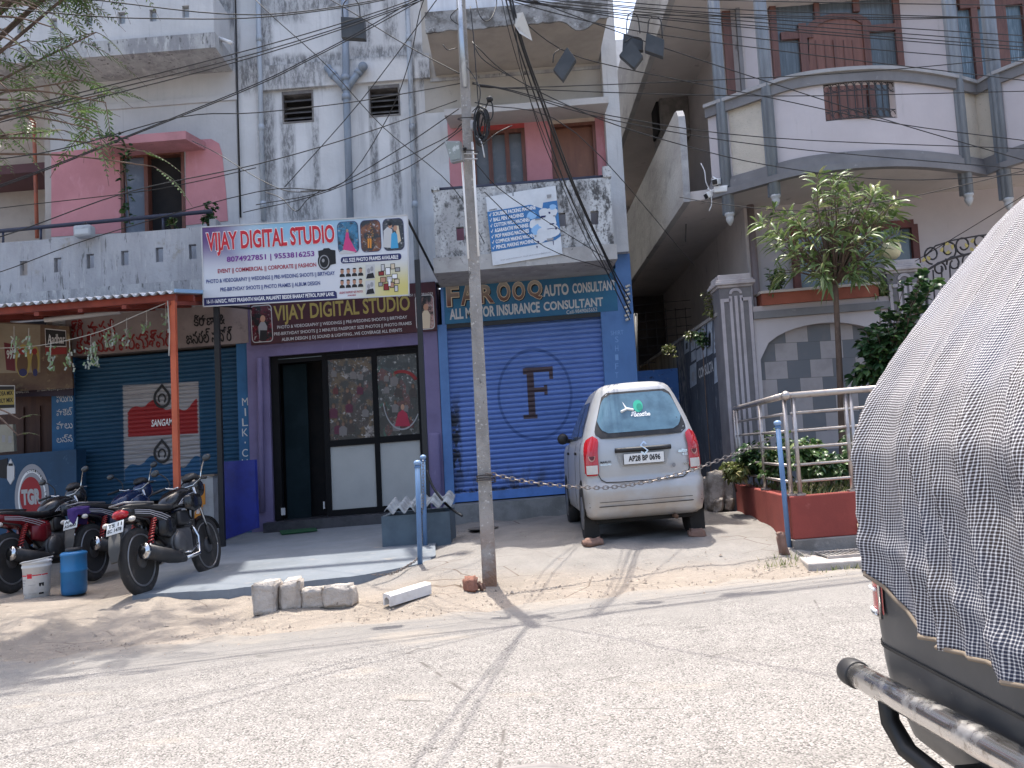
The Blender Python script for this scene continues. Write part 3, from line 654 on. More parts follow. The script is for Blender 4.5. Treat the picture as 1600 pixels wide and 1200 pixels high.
xs_ = [at(x, 670, BY).x for x in (425, 437, 506, 514, 584, 592, 655, 664)]; zt1 = at(585, 556, BY).z; zm0 = at(585, 683, BY).z; zm1 = at(585, 693, BY).z; zb1 = at(585, 792, BY).z
mb = MB()
for a, b in ((0, 1), (2, 3), (4, 5), (6, 7)): mb.box(xs_[a], xs_[b], BY + .02, BY + .1, zs, zdt, FRM)
for z0, z1, i, j in ((zt1, zt1 + .06, 1, 2), (zt1, zt1 + .07, 3, 4), (zt1, zt1 + .07, 5, 6), (zm1, zm0, 3, 4), (zm1, zm0, 5, 6), (zs, zb1, 3, 4), (zs, zb1, 5, 6), (zdt - .04, zdt, 1, 2), (zdt - .04, zdt, 3, 4), (zdt - .04, zdt, 5, 6)): mb.box(xs_[i], xs_[j], BY + .022, BY + .098, z0, z1, FRM)
sf = mb.build('shopfront', bld)
for i, j in ((3, 4), (5, 6)):
    MB().box(xs_[i], xs_[j], BY + .05, BY + .06, zb1, zm1, mat('grey_laminate', (.40, .40, .385), [((.35, .35, .34), 1.5, .35, .7), ((.3, .3, .29), 20, .7, .8)], .55)).build('lower_panel', sf)
def collage(name, cols, sc):
    t = NT(name); v = t.voro(sc, 'F1', (1, 1, .8), 1); s = t.n('ShaderNodeSeparateColor'); t.set(s.inputs[0], v); c = cols[0]
    for i, q in enumerate(cols[1:]): c = t.mix(t.ramp(s.outputs[i % 3], .45 + .12 * (i // 3), .5 + .12 * (i // 3)), c, q)
    c = t.mix(t.noise(11, 8, (1, 1, 1), .45, .6, .7), c, mul(cols[-1], .5)); c = t.mix(t.noise(16, 8, (1, 1, 1), .55, .65, .7, off=5), c, (.4, .38, .37)); c = t.mix(t.noise(5, 5, (1, 1, 1), .5, .6, off=2), c, (.02, .02, .022))
    return t.out(c, .25, 0, .5)
INK.update(print_a=flat('print_a', (.10, .03, .03)), print_b=flat('print_b', (.16, .145, .14)), print_c=flat('print_c', (.055, .045, .04)), print_d=flat('print_d', (.09, .02, .04)), print_skin=flat('print_skin', (.17, .10, .07)))
# wedding photo collages behind the glass: small portraits on a patterned print
for (i, j), xa, cm in (((3, 4), 513, collage('photo_collage_red', [(.11, .05, .045), (.16, .04, .04), (.24, .21, .20), (.10, .06, .03), (.05, .035, .035)], 7)), ((5, 6), 592, collage('photo_collage_dark', [(.03, .04, .045), (.02, .025, .03), (.10, .03, .03), (.03, .08, .06), (.05, .05, .05)], 6))):
    mb = MB(); mb.box(xs_[i], xs_[j], BY + .055, BY + .065, zm0, zt1, cm); w = mb.build('pane', sf)
    mb = MB(); RQ = random.Random(xa)
    for k in range(12):
        px = xa + 8 + RQ.random() * 50; py = 575 + (k % 4) * 26 + RQ.random() * 10; cw = RQ.choice(['print_a', 'print_b', 'print_c', 'print_d', 'print_b']); s_ = RQ.uniform(.7, 1.25); Yk = BY + .050 - k * .0004
        ppoly(mb, [(px - 5 * s_, py + 16 * s_), (px - 5.5 * s_, py + 6 * s_), (px - 2 * s_, py + 3 * s_), (px + 2 * s_, py + 3 * s_), (px + 5.5 * s_, py + 6 * s_), (px + 5 * s_, py + 16 * s_)], Yk, INK[cw]); pdisc(mb, px, py, 2.4 * s_, 3.3 * s_, Yk - .0002, INK['brown'], 10); pdisc(mb, px, py + .8 * s_, 1.9 * s_, 2.5 * s_, Yk - .0003, INK['print_skin'], 10)
    if xa > 550:
        pdisc(mb, 628, 622, 30, 50, BY + .0455, INK['grey'], 30, 190, 330, .95); ppoly(mb, [(617, 666), (622, 645), (629, 640), (636, 646), (641, 666)], BY + .045, INK['crimson']); pdisc(mb, 629, 636, 3, 4.5, BY + .0448, INK['skin'], 12)
        pdisc(mb, 628, 600, 26, 22, BY + .0452, INK['dkred'], 20, 20, 120, .78)
    mb.build('portrait_print', w)
mb = MB(); mb.box(xs_[1], xs_[2], BY + .045, BY + .055, zt1 + .06, zdt - .04, GLASS); mb.box(xs_[3], xs_[4], BY + .045, BY + .055, zt1 + .07, zdt - .04, GLASS); mb.box(xs_[5], xs_[6], BY + .045, BY + .055, zt1 + .07, zdt - .04, GLASS); mb.build('transom_pane', sf)
mb = MB(); p0 = at(440, 560, BY + .3); TD = mat('dark_teal_door', (.006, .014, .018), [((.01, .02, .025), 2, .4, .6)], .8, spec=.15)
mb.box(xs_[1], xs_[1] + (xs_[2] - xs_[1]) * .55, BY + .3, BY + .34, zs, zt1, TD); mb.build('door', bld)
mb = MB(); a = at(506, 792, BY - .02); mb.box(a.x - .01, a.x + .01, BY - .015, BY + .02, a.z - .03, a.z + .08, INK['silver']); a = at(442, 800, BY - .02); mb.box(a.x - .03, a.x + .03, BY - .01, BY + .02, a.z - .05, a.z + .06, INK['silver']); mb.build('door_latch', bld)

# ------------------------------------------------------------------ signs
def lvl(px, py, Y): p = at(px, py, Y); return p
# studio fascia sign (dark maroon flex board above the door)
YS = BY - .11
o0 = at(535, 525, YS)
sg = thing('fascia_sign', 'dark maroon studio sign with gold lettering fixed above the black shopfront', 'sign', o0)
FS = rc(391, 682, 463, 528, YS)
MB().box(FS[0], FS[1], YS, BY - .062, FS[2], FS[3] + .12, mat('maroon_flex', (.055, .012, .018), [((.04, .01, .014), 3, .4, .7)], .5)).build('board', sg)
mb = MB(); Yt = YS - .003
ptext(mb, "VIJAY DIGITAL STUDIO", 427, 640, 478, 509, Yt, INK['gold'], .022)
ptext(mb, "PHOTO & VIDEOGRAPHY || WEDDINGS || PRE-WEDDING SHOOTS || BIRTHDAY", 433, 636, 509, 515.5, Yt, INK['silver'], .015)
ptext(mb, "PRE-BIRTHDAY SHOOTS || 2 MINUTES PASSPORT SIZE PHOTOS || PHOTO FRAMES", 428, 643, 519.5, 526, Yt, INK['silver'], .015)
ptext(mb, "ALBUM DESIGN || DJ SOUND & LIGHTING...WE COVERAGE ALL EVENTS", 440, 628, 528, 534.5, Yt, INK['silver'], .015)
ptext(mb, "8074927851 | 9553816253", 620, 676, 461, 466, Yt, INK['silver'], .01)
mb.build('lettering', sg)
for x0, x1, y0, y1, c1 in ((391, 424, 478, 536, 'dkred'), (648, 677, 462, 516, 'cream')):
    mb = MB(); ppoly(mb, rrect(x0, x1, y0, y1, 5), Yt, INK['silver']); ppoly(mb, rrect(x0 + 1, x1 - 1, y0 + 1.2, y1 - 1.2, 4.5), Yt - .001, collage('portrait_' + c1, [mul((.20, .03, .04), 1) if c1 == 'dkred' else (.42, .25, .22), (.10, .02, .03) if c1 == 'dkred' else (.35, .2, .2)], 5))
    cx = (x0 + x1) / 2 + 3; cy = (y0 + y1) / 2
    ppoly(mb, [(cx - 5, cy + 24), (cx - 7, cy + 3), (cx - 3, cy - 4), (cx + 3, cy - 4), (cx + 7, cy + 3), (cx + 6, cy + 24)], Yt - .002, INK['grey' if c1 == 'dkred' else 'pink'] if c1 == 'dkred' else INK['cream']); pdisc(mb, cx, cy - 9, 4, 5.5, Yt - .002, INK['skin'], 12)
    if c1 == 'dkred': ppoly(mb, [(cx - 5, cy + 25), (cx - 4, cy + 9), (cx + 7, cy + 9), (cx + 6, cy + 25)], Yt - .003, INK['black'])
    mb.build('picture', sg)
# big white billboard on two black posts
YBB = 11.9
def bbm():
    t = NT('printed_flex_banner'); c = (.60, .62, .66)
    def bx(x0, y0, x1, y1, s):
        p = lift(at(x0, y0, YBB)) - bb0; q = lift(at(x1, y1, YBB)) - bb0; return t.boxm((p.x + q.x) / 2, (p.z + q.z) / 2, abs(q.x - p.x) / 2, abs(q.z - p.z) / 2, s)
    c = t.mix(t.math('MULTIPLY', bx(380, 330, 560, 378, .8), .9), c, (.22, .45, .62))
    c = t.mix(t.math('MULTIPLY', bx(270, 330, 365, 400, .8), .95), c, (.10, .035, .17))
    c = t.mix(t.math('MULTIPLY', bx(575, 425, 690, 500, .7), .9), c, (.58, .50, .12))
    return t.out(c, .45, 0, .4)
o0 = at(478, 480, YBB); bb0 = lift(o0)
bb = thing('billboard', 'white studio billboard with red title raised on two black posts', 'billboard', o0)
mb = MB(); mb.prism([at(315, 355, YBB), at(637, 336, YBB), at(639, 461, YBB), at(318, 479, YBB)], (0, .03, 0), bbm()); mb.build('board', bb)
mb = MB()
for a, b in (((315, 355), (637, 336)), ((637, 336), (639, 461)), ((639, 461), (318, 479)), ((318, 479), (315, 355))): mb.tube([at(*a, YBB - .002), at(*b, YBB - .002)], .011, INK['silver'], 4)
mb.build('frame', bb)
mb = MB(); Yt = YBB - .004; s_ = -.068
ptext(mb, "VIJAY DIGITAL STUDIO", 321, 523, 363, 401.5, Yt, INK['white'], .06, s_); ptext(mb, "VIJAY DIGITAL STUDIO", 322, 522, 364, 401, Yt - .002, INK['red'], .03, s_)
ptext(mb, "8074927851 | 9553816253", 354, 491, 401, 412, Yt, INK['purple'], .025, s_)
ptext(mb, "EVENT || COMMERCIAL || CORPORATE || FASHION", 340, 494, 420.5, 429, Yt, INK['crimson'], .025, s_)
ptext(mb, "PHOTO & VIDEOGRAPHY || WEDDINGS || PRE-WEDDING SHOOTS || BIRTHDAY", 322, 523, 437, 445, Yt, INK['dkblue'], .02, s_)
ptext(mb, "PRE-BIRTHDAY SHOOTS || PHOTO FRAMES || ALBUM DESIGN", 344, 500, 449.5, 457.5, Yt, INK['dkblue'], .02, s_)
ppoly(mb, [(317, 466), (523, 454.5), (526, 457), (527, 466.5), (318, 478)], Yt, INK['navy'])
ptext(mb, "16-11-16/N/2/C, WEST PRASANTH NAGAR, MALAKPET BESIDE BHARAT PETROL PUMP LANE.", 323, 522, 468.5, 475.5, Yt - .002, INK['white'], .02, -.062)
ppoly(mb, rrect(532, 627, 402, 412, 4, s_), Yt, INK['navy']); ptext(mb, "ALL SIZE PHOTO FRAMES AVAILABLE", 535, 622, 404, 410, Yt - .002, INK['white'], .02, s_)
ptext(mb, "URGENT PASSPORT SIZE PHOTOS", 530, 567, 456, 459.5, Yt, INK['crimson'], .02, s_); ptext(mb, "AVAILABLE", 543, 556, 460.5, 463, Yt, INK['crimson'], .02, s_)
mb.build('lettering', bb)
for k, (x0, x1, c1, c2) in enumerate(((526, 559, (.035, .15, .26), (.02, .08, .15)), (562, 594, (.16, .055, .02), (.045, .025, .02)), (597, 630, (.05, .05, .055), (.03, .03, .035)))):
    y0 = 347 - k * 2.3; mb = MB(); ppoly(mb, rrect(x0, x1, y0, y0 + 50, 7, s_), Yt, INK['navy']); ppoly(mb, rrect(x0 + .8, x1 - .8, y0 + 1, y0 + 49, 6.5, s_), Yt - .001, collage('photo_print_%d' % k, [c1, c2, mul(c1, 1.3)], 9))
    cx = (x0 + x1) / 2; cy = y0 + 22
    if k == 0:
        ppoly(mb, [(cx - 13, cy + 25), (cx + 2, cy + 18), (cx + 14, cy + 24), (cx + 10, cy + 27), (cx - 11, cy + 28)], Yt - .0015, INK['silver'])
        ppoly(mb, [(cx - 7, cy + 21), (cx - 3, cy + 2), (cx - 2, cy - 6), (cx + 2, cy - 6), (cx + 3, cy + 2), (cx + 9, cy + 14), (cx + 15, cy + 25), (cx + 4, cy + 23)], Yt - .002, INK['pink']); pdisc(mb, cx, cy - 8.5, 1.9, 2.6, Yt - .002, INK['skin'], 10)
    elif k == 1:
        for i in range(90):
            u = RN.random(); w = RN.uniform(-1, 1); x = cx + 1 + w * 12 * u; y = cy - 18 + 38 * u; r_ = RN.uniform(.3, .7); ppoly(mb, [(x - r_, y), (x, y + r_), (x + r_, y), (x, y - r_)], Yt - .002, INK['gold'] if i % 3 else INK['orange'])
        for dx in (-2, 1.4): ppoly(mb, [(cx + dx - 1.2, cy + 21), (cx + dx - 1.8, cy + 6), (cx + dx + 1.2, cy + 6), (cx + dx + 1, cy + 21)], Yt - .003, INK['orange']); pdisc(mb, cx + dx, cy + 3.4, 1.1, 1.7, Yt - .003, INK['skin'], 8)
    else:
        ppoly(mb, [(cx - 15, cy + 22), (cx - 14, cy - 4), (cx - 8, cy - 10), (cx - 1, cy - 6), (cx + 2, cy + 23)], Yt - .002, INK['silver']); ppoly(mb, [(cx - 3, cy + 24), (cx - 2, cy + 1), (cx + 3, cy - 2), (cx + 7, cy + 2), (cx + 9, cy + 23)], Yt - .0025, INK['cyan'])
        ppoly(mb, [(cx + 3, cy - 12), (cx + 9, cy - 12), (cx + 13, cy + 12), (cx + 8, cy + 16), (cx + 6, cy)], Yt - .002, INK['cream'])
        for dx, dy in ((-4, -12), (4, -8)): pdisc(mb, cx + dx, cy + dy, 3, 4.5, Yt - .003, INK['skin'], 12)
        pdisc(mb, cx - 4.4, cy - 14.5, 3.2, 3, Yt - .0035, INK['black'], 12)
    mb.build('picture', bb)
mb = MB()
for r in range(2):
    for c in range(4):
        x = 534.5 + c * 9.6; y = 424 + r * 17.5 + s_ * (c * 9.6); ppoly(mb, [(x - 4, y + 9), (x - 3.4, y + 5), (x - 1, y + 3.6), (x + 1.4, y + 3.6), (x + 3.8, y + 5), (x + 4.6, y + 8.6)], Yt, INK['black']); pdisc(mb, x, y, 2.7, 4.1, Yt - .001, INK['skin'], 12); pdisc(mb, x, y - 2.2, 2.8, 2.2, Yt - .0015, INK['black'], 12, 0, 180)
for y in (414, 438.5): ppoly(mb, [(571, y), (585.5, y - 1), (586, y + 21), (571.5, y + 22)], Yt, INK['silver']); pdisc(mb, 576, y + 9, 2.6, 4, Yt - .001, INK['grey'], 10); pdisc(mb, 581, y + 6, 2.6, 4, Yt - .001, INK['grey'], 10); ppoly(mb, [(572, y + 21.5), (574, y + 14), (583, y + 12), (585.5, y + 20)], Yt - .001, INK['black'])
for i, (x, y, w, h) in enumerate(((595, 413, 6, 11), (602, 418, 8, 12), (610, 412, 7, 9), (617, 418, 8, 7), (591, 424, 9, 7), (594, 433, 9, 9), (604, 432, 9, 9), (612, 428, 9, 8), (616, 436, 8, 8), (591, 441, 7, 7), (599, 443, 9, 11), (609, 441, 7, 9), (616, 446, 6, 10), (606, 436, 5, 12))):
    ppoly(mb, [(x, y), (x + w, y - .6), (x + w + .3, y + h - .6), (x + .3, y + h)], Yt - i * 3e-5, INK['black']); ppoly(mb, [(x + .9, y + .9), (x + w - .9, y + .4), (x + w - .6, y + h - 1.5), (x + 1.2, y + h - 1)], Yt - .001 - i * 3e-5, INK[('silver', 'white', 'cream', 'grey', 'dkred', 'skin')[i % 6]])
ppoly(mb, [(497, 392), (504, 390.5), (506, 388), (514, 387.5), (517, 390), (524, 391), (525, 412), (516, 414), (499, 411)], Yt, INK['black']); pdisc(mb, 507, 408, 10.5, 14, Yt - .001, INK['black'], 22); pdisc(mb, 506.5, 409, 8, 10.8, Yt - .002, INK['grey'], 22); pdisc(mb, 506.5, 409, 6.6, 9, Yt - .003, INK['black'], 22); pdisc(mb, 505, 407, 2.2, 3, Yt - .004, INK['grey'], 10)
mb.build('picture', bb)
# its posts and struts
PST = paint('black_steel_post', (.016, .016, .018), .45)
for x0, y0, x1, y1 in ((338, 470, 341, 858), (654, 462, 659, 790)):
    a, b = at(x0, y0, YBB + .07), at(x1, y1, YBB + .07)
    MB().box(a.x - .035, a.x + .035, YBB + .036, YBB + .106, min(b.z, gz(a.x, YBB) + .02) - .05, a.z + .5, PST).build('post', bb)
mb = MB(); mb.tube([at(637, 343, YBB + .05), at(684, 436, BY - .06)], .018, PST, 6); mb.tube([at(318, 360, YBB + .05), at(374, 372, BY - .02)], .018, PST, 6); mb.tube([at(318, 474, YBB + .05), at(392, 482, BY - .12)], .02, PST, 6); mb.build('strut', bb)
# painted sign of the blue shop
mb = MB(); Yt = BY - .064
GOLDP = NT('painted_gold_letter'); _z = GOLDP.xyz()[2]; _a, _c1 = oc(770, 440); _b, _c2 = oc(770, 476)
FAR = GOLDP.out(GOLDP.mix(GOLDP.ramp(_z, _c2, _c1), (.13, .045, .03), (.36, .33, .28)), .6)
for k, (ch, x0, x1, yt, yb) in enumerate((('F', 697, 716, 446, 479), ('A', 719, 741, 444, 477), ('R', 749, 771, 446, 474), ('O', 776, 796, 441, 471), ('O', 800, 819, 441, 469), ('Q', 824, 846, 439, 468))):
    ptext(mb, ch, x0 + 1.6, x1 + 1.8, yt + 1.5, yb + 2, Yt, INK['black'], .05, -.05); ptext(mb, ch, x0 - .8, x1 + .8, yt - 1, yb + 1, Yt - .002, INK['cream'], .05, -.05); ptext(mb, ch, x0, x1, yt, yb, Yt - .004, FAR, .02, -.05)
ptext(mb, "AUTO", 848, 888, 446, 464, Yt - .002, INK['silver'], .035, -.09); ptext(mb, "CONSULTANT", 894, 962, 443, 459, Yt - .002, INK['silver'], .03, -.09)
ptext(mb, "ALL MOTOR INSURANCE", 702, 843, 483, 500, Yt - .002, INK['silver'], .035, -.085); ptext(mb, "CONSULTANT", 849, 942, 472, 486, Yt - .002, INK['silver'], .03, -.085)
ptext(mb, "Cell-9849065652", 885, 933, 485, 491, Yt - .002, INK['silver'], .01, -.1)
for i, ch in enumerate("SHIFT"): ptext(mb, ch, 961, 966, 526 + i * 14, 535 + i * 14, BY - .058, flat('chalk', (.2, .35, .62)))
ptext(mb, "SHIRT", 954, 974, 517, 524, BY - .058, flat('chalk', (.2, .35, .62)))
mb.build('lettering', bld)
# machine banner hanging on the balcony
YN = YF - .07; o0 = at(820, 410, YN)
bn = thing('banner', 'torn white and blue machine list banner tied to the mouldy balcony parapet', 'banner', o0)
mb = MB(); TL, TR, BRR, BLL = (759, 308), (868, 290), (880, 396), (770, 415)
def bq(u, v): return (TL[0] + (TR[0] - TL[0]) * u + (BLL[0] - TL[0]) * v, TL[1] + (TR[1] - TL[1]) * u + (BLL[1] - TL[1]) * v)
BNW = mat('white_banner', (.62, .65, .68), [((.52, .55, .58), 3, .4, .7)], .5); BNB = mat('blue_banner', (.035, .15, .36), [((.05, .19, .42), 4, .4, .7)], .5)
def bpoly(P, dy, m): mb.face([at(*bq(u, v), YN - dy) for u, v in P], m)
nx = 10; vs = []
for j in range(9):
    for i in range(nx + 1):
        u, v = i / nx, j / 8; p = at(*bq(u, v), YN); vs.append(p + V((0, .0, 0)))
mb.prism([at(*bq(u, v), YN) for u, v in ((0, 0), (.375, 0), (.378, .05), (.395, .05), (.40, -.005), (1, 0), (1, 1), (0, 1))], (0, .006, 0), BNW)
bpoly([(0, .215), (.62, .215), (.78, .30), (.80, .215), (1, .215), (1, .74), (.92, .78), (.62, .80), (0, .80)], .003, BNB)
mb.build('sheet', bn)
mb = MB()
for i, s in enumerate(("SCRUBBER PACKING MACHINE", "BALL PEN MACHINES", "COTTON WICK MACHINES", "AGARABATHI MACHINES", "MOP MAKING MACHINES", "COMPHOR MAKING MACHINES", "PENCIL MAKING MACHINE")):
    v0 = .235 + i * .08; w = len(s) * .0255
    O = at(*bq(.075, v0 + .056), YN - .006); text3(mb, s, O, at(*bq(.075 + w, v0 + .056), YN - .006) - O, at(*bq(.075, v0), YN - .006) - O, INK['white'], .03)
    O = at(*bq(.022, v0 + .056), YN - .006); text3(mb, "✓", O, at(*bq(.055, v0 + .056), YN - .006) - O, at(*bq(.022, v0), YN - .006) - O, INK['white'], .02)
O = at(*bq(.12, .955), YN - .006); text3(mb, "Email: packmachines.com   Email: packmachines@gmail.com", O, at(*bq(.84, .955), YN - .006) - O, at(*bq(.12, .93), YN - .006) - O, INK['grey'])
O = at(*bq(.03, .205), YN - .006); text3(mb, "www.machine", O, at(*bq(.14, .205), YN - .006) - O, at(*bq(.03, .18), YN - .006) - O, INK['black'], .02)
mb.build('lettering', bn)
mb = MB()
for k, (u, v, r) in enumerate(((.62, .37, .07), (.66, .5, .09), (.8, .36, .08), (.9, .38, .09), (.72, .6, .12), (.84, .5, .13), (.88, .64, .12), (.7, .72, .09), (.93, .3, .05), (.80, .66, .13))):
    P = []
    for i in range(16): a = i * math.pi / 8; P.append((u + r * math.cos(a) * (1 + .12 * math.sin(3 * a + k)), v + r * .8 * math.sin(a)))
    bpoly(P, .006 + k * .0003, BNW if k % 4 else flat('pale_blue', (.25, .45, .7)))
for k, (u, v, w, h) in enumerate(((.66, .43, .09, .022), (.75, .40, .07, .03), (.86, .36, .03, .03), (.92, .42, .05, .02), (.86, .53, .07, .02), (.82, .60, .12, .01), (.80, .74, .1, .035), (.88, .78, .012, .07), (.93, .6, .03, .03), (.63, .66, .03, .03), (.66, .75, .03, .03), (.64, .82, .02, .03), (.86, .11, .07, .05))): bpoly([(u, v), (u + w, v + .005), (u + w * .9, v + h), (u + .005, v + h)], .012, INK['navy' if k % 3 else 'grey'])
mb.build('picture', bn)
# papers and posters of the grocery shop on the far left
YA = BY - .25
o0 = at(55, 600, YA)
ad = thing('advert_board', 'brown and cream advert board with dark Aadhar panel at left end of shops', 'sign', o0)
BRN = mat('brown_advert_print', (.13, .085, .05), [((.08, .04, .03), 2, .35, .65), ((.28, .22, .12), 5, .55, .7)], .6)  # advert colours lowered too, shade of the awning put into the print
mb = MB(); ppoly(mb, [(-60, 505), (0, 502), (108, 510), (114, 606), (-60, 616)], YA, BRN, .05); mb.build('board', ad)
mb = MB(); Yt = YA - .004
ppoly(mb, [(-60, 508), (0, 505), (63, 508), (63, 582), (-60, 584)], Yt, mat('cream_advert', (.25, .21, .15), [((.2, .16, .11), 3, .4, .7)], .6)); ppoly(mb, [(70, 513), (103, 516), (104, 542), (71, 542)], Yt, INK['silver']); ppoly(mb, [(71, 514.5), (102, 517.5), (103, 540.5), (72, 540.5)], Yt - .002, INK['black']); ptext(mb, "Aadhar", 74, 101, 522, 537, Yt - .004, INK['silver'], .02, 0)
ppoly(mb, [(71, 543), (104, 543), (104, 553), (71, 555)], Yt, INK['dkred'])
for x, w, h, c in ((36, 12, 24, 'gold'), (55, 7, 22, 'gold')):
    pdisc(mb, x, 564, w, h + 2, Yt - .002, INK[c], 20); pdisc(mb, x - 1, 568, w * .72, h * .8, Yt - .003, INK['brown'], 20); pdisc(mb, x - 1, 549, w * .6, 5, Yt - .004, INK['dkred'], 14); pdisc(mb, x, 582, w * .55, 6, Yt - .004, INK['navy'], 14)
for x in (77, 91, 103): pdisc(mb, x, 574, 5, 11, Yt - .002, INK['brown'], 14)
ppoly(mb, [(6, 535), (22, 538), (24, 580), (10, 578)], Yt - .001, INK['maroon']); ptext(mb, "99", 10, 19, 547, 561, Yt - .003, INK['silver'], .03)
mb.build('picture', ad)
YA2 = BY - .12
mb = MB(); ppoly(mb, [(-60, 612), (18, 607), (114, 604), (114, 618), (-60, 622)], YA2, flat('dark_strip', (.025, .015, .03)), .03); ptext(mb, "GENERAL STORE", 24, 45, 609, 615, YA2 - .003, INK['silver'], .02); ptext(mb, "sri vasavi kanyaka general stores", 58, 113, 607, 613, YA2 - .003, INK['silver'], .01); o = mb.build('name_strip', None, at(60, 616, YA2)); tag(o, 'narrow dark strip with pale lettering under the brown advert board', 'sign')
BW = mat('dark_brown_boards', (.075, .035, .025), [((.05, .022, .018), 3, .35, .65, (6, 1, .5)), ((.11, .06, .04), 14, .62, .75, (6, 1, .5))], .6)
mb = MB(); a = at(-80, 615, BY); b = at(83, 712, BY); mb.box(a.x, b.x, BY + .2, BY + .25, .3, 3.0, BW)
for x in (26, 52, 74): p = at(x, 660, BY); mb.box(p.x - .012, p.x + .012, BY + .17, BY + .199, .9, 2.6, BW)
mb.build('shop_back', bld)
CBL = mat('blue_counter_paint', (.018, .065, .135), [((.013, .048, .10), 2, .35, .7), ((.07, .14, .22), 8, .62, .75)], .6)  # counter blue lowered to carry the shade of the shop front
o0 = at(60, 850, BY - .4)
ct = thing('shop_counter', 'blue painted counter front with round red and white emblem at left shop', 'counter', o0)
mb = MB(); a = rc(-80, 120, 710, 850, BY - .4); mb.box(a[0], a[1], BY - .4, BY - .1, .15, a[3], CBL); mb.build('front', ct)
mb = MB(); Yc = BY - .403
pdisc(mb, 50, 778, 27, 53, Yc, flat('shaded_white', (.3, .3, .32)), 36); pdisc(mb, 50, 778, 22, 44, Yc - .002, INK['white'], 36, rin=.9); pdisc(mb, 48, 775, 17, 30, Yc - .003, flat('shaded_red', (.30, .02, .025)), 30)  # emblem white and red dimmed, shade mixed into their colours
ptext(mb, "TGR", 33, 63, 765, 790, Yc - .005, flat('shaded_white2', (.4, .4, .4)), .06); ptext(mb, "MILK", 36, 60, 808, 818, Yc - .005, INK['navy'], .03)
for i, ch in enumerate("CONSIGNMENT LIMITED"):
    a_ = math.radians(112 - i * 8.2); x, y = 50 + 20.5 * math.cos(a_), 778 - 41 * math.sin(a_); d = V((math.sin(a_), math.cos(a_) * 1.9)).normalized(); n_ = V((math.cos(a_), -math.sin(a_) * 1.0)).normalized()
    if ch != ' ': O = at(x, y, Yc - .004); text3(mb, ch, O, at(x + d.x * 2.2, y + d.y * 2.2, Yc - .004) - O, at(x + n_.x * 2.8, y + n_.y * 4, Yc - .004) - O, INK['black'], .02)
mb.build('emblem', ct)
mb = MB(); ppoly(mb, [(-12, 602), (23, 602), (24, 646), (-12, 649)], BY - .45, INK['silver'], .01); ppoly(mb, [(-12, 603.5), (22, 603.5), (22.6, 637), (-12, 639)], BY - .452, INK['gold']); ppoly(mb, [(-12, 603.5), (22, 603.5), (22.1, 609), (-12, 609.5)], BY - .453, INK['black']); ppoly(mb, [(-12, 633), (22.4, 632), (22.6, 637), (-12, 638)], BY - .453, INK['black'])
ptext(mb, "DOSA MIX", -6, 20, 612, 619, BY - .455, INK['black'], .02); ptext(mb, "IDLY MIX", -4, 20, 623, 630, BY - .455, INK['black'], .02); o = mb.build('poster', None, at(5, 640, BY - .44)); tag(o, 'small black and yellow dosa mix poster hung at the left edge', 'poster')
mb = MB(); ppoly(mb, [(-14, 664), (20, 663), (22, 705), (-14, 708)], BY - .44, mat('old_switchboard', (.30, .29, .24), [((.24, .23, .19), 4, .4, .7)], .5), .08)
for x, y in ((3, 685), (13, 686)): ppoly(mb, [(x, y - 5), (x + 5, y - 5), (x + 5, y + 6), (x, y + 6)], BY - .443, INK['grey'])
o = mb.build('switch_board', None, at(5, 706, BY - .42)); tag(o, 'cream switch board panel with grey switches below the dosa mix poster', 'switch board')
mb = MB(); mb.prism([at(11, 729, 12.2), at(16, 717, 12.2), at(22, 729, 12.2), at(22, 748, 12.2), at(16, 757, 12.2), at(11, 749, 12.2)], (0, .02, 0), INK['silver']); mb.prism([at(-6, 720, 12.21), at(11, 716, 12.21), at(11, 748, 12.21), at(-6, 746, 12.21)], (0, .02, 0), INK['black']); ppoly(mb, [(13, 724), (20, 724), (20, 728), (13, 728)], 12.198, INK['black']); o = mb.build('price_plate', None, at(16, 757, 12.2)); tag(o, 'small pointed white plate beside the round emblem of the blue counter', 'plate')

# ------------------------------------------------------------------ tin roof over the grocery shop
YT0 = 10.9
tin = thing('tin_roof', 'corrugated tin awning with red painted underside over the grocery shop', 'awning', at(150, 470, YT0))
TINM = mat('zinc_sheet', (.45, .47, .5), [((.3, .3, .32), 4, .4, .7), ((.25, .13, .08), 7, .62, .75)], .4, .6)
TINU = mat('red_roof_underside', (.27, .055, .035), [((.19, .04, .028), 3, .35, .65), ((.42, .12, .06), 6, .6, .75)], .6)
def tinm():
    t = NT('corrugated_tin'); g = t.n('ShaderNodeNewGeometry'); c = t.mix(t.noise(4, 6, (1, 1, 1), .4, .7), (.40, .44, .5), (.28, .29, .31))
    sp = t.n('ShaderNodeSeparateXYZ'); t.set(sp.inputs[0], g.outputs['True Normal'])
    return t.out(c, .4, .3)
fa = at(-330, 492, YT0); fb = at(268, 456, YT0); zt0 = (at(0, 477, YT0).z + at(268, 456, YT0).z) / 2
bz = at(120, 492, 13.3).z; mb = MB(); nW = 96; vs = []; x1_ = fb.x + .03
def roofz(x, y): return zt0 + (bz + .12 - zt0) * (y - YT0) / (13.3 - YT0)
for j, y in enumerate((YT0, 13.3)):
    for i in range(nW * 4 + 1):
        x = fa.x + (x1_ - fa.x) * i / (nW * 4); vs.append((x, y, roofz(x, y) + .022 * math.sin(i / 4 * math.pi * .9)))
k = nW * 4 + 1; mb.add(vs + [(p[0], p[1], p[2] - .006) for p in vs], [(i, i + 1, i + 1 + k, i + k) for i in range(k - 1)] + [(i + 2 * k, i + 3 * k, i + 1 + 3 * k, i + 1 + 2 * k) for i in range(k - 1)] + [(i, i + 2 * k, i + 1 + 2 * k, i + 1) for i in range(k - 1)], tinm(), True)
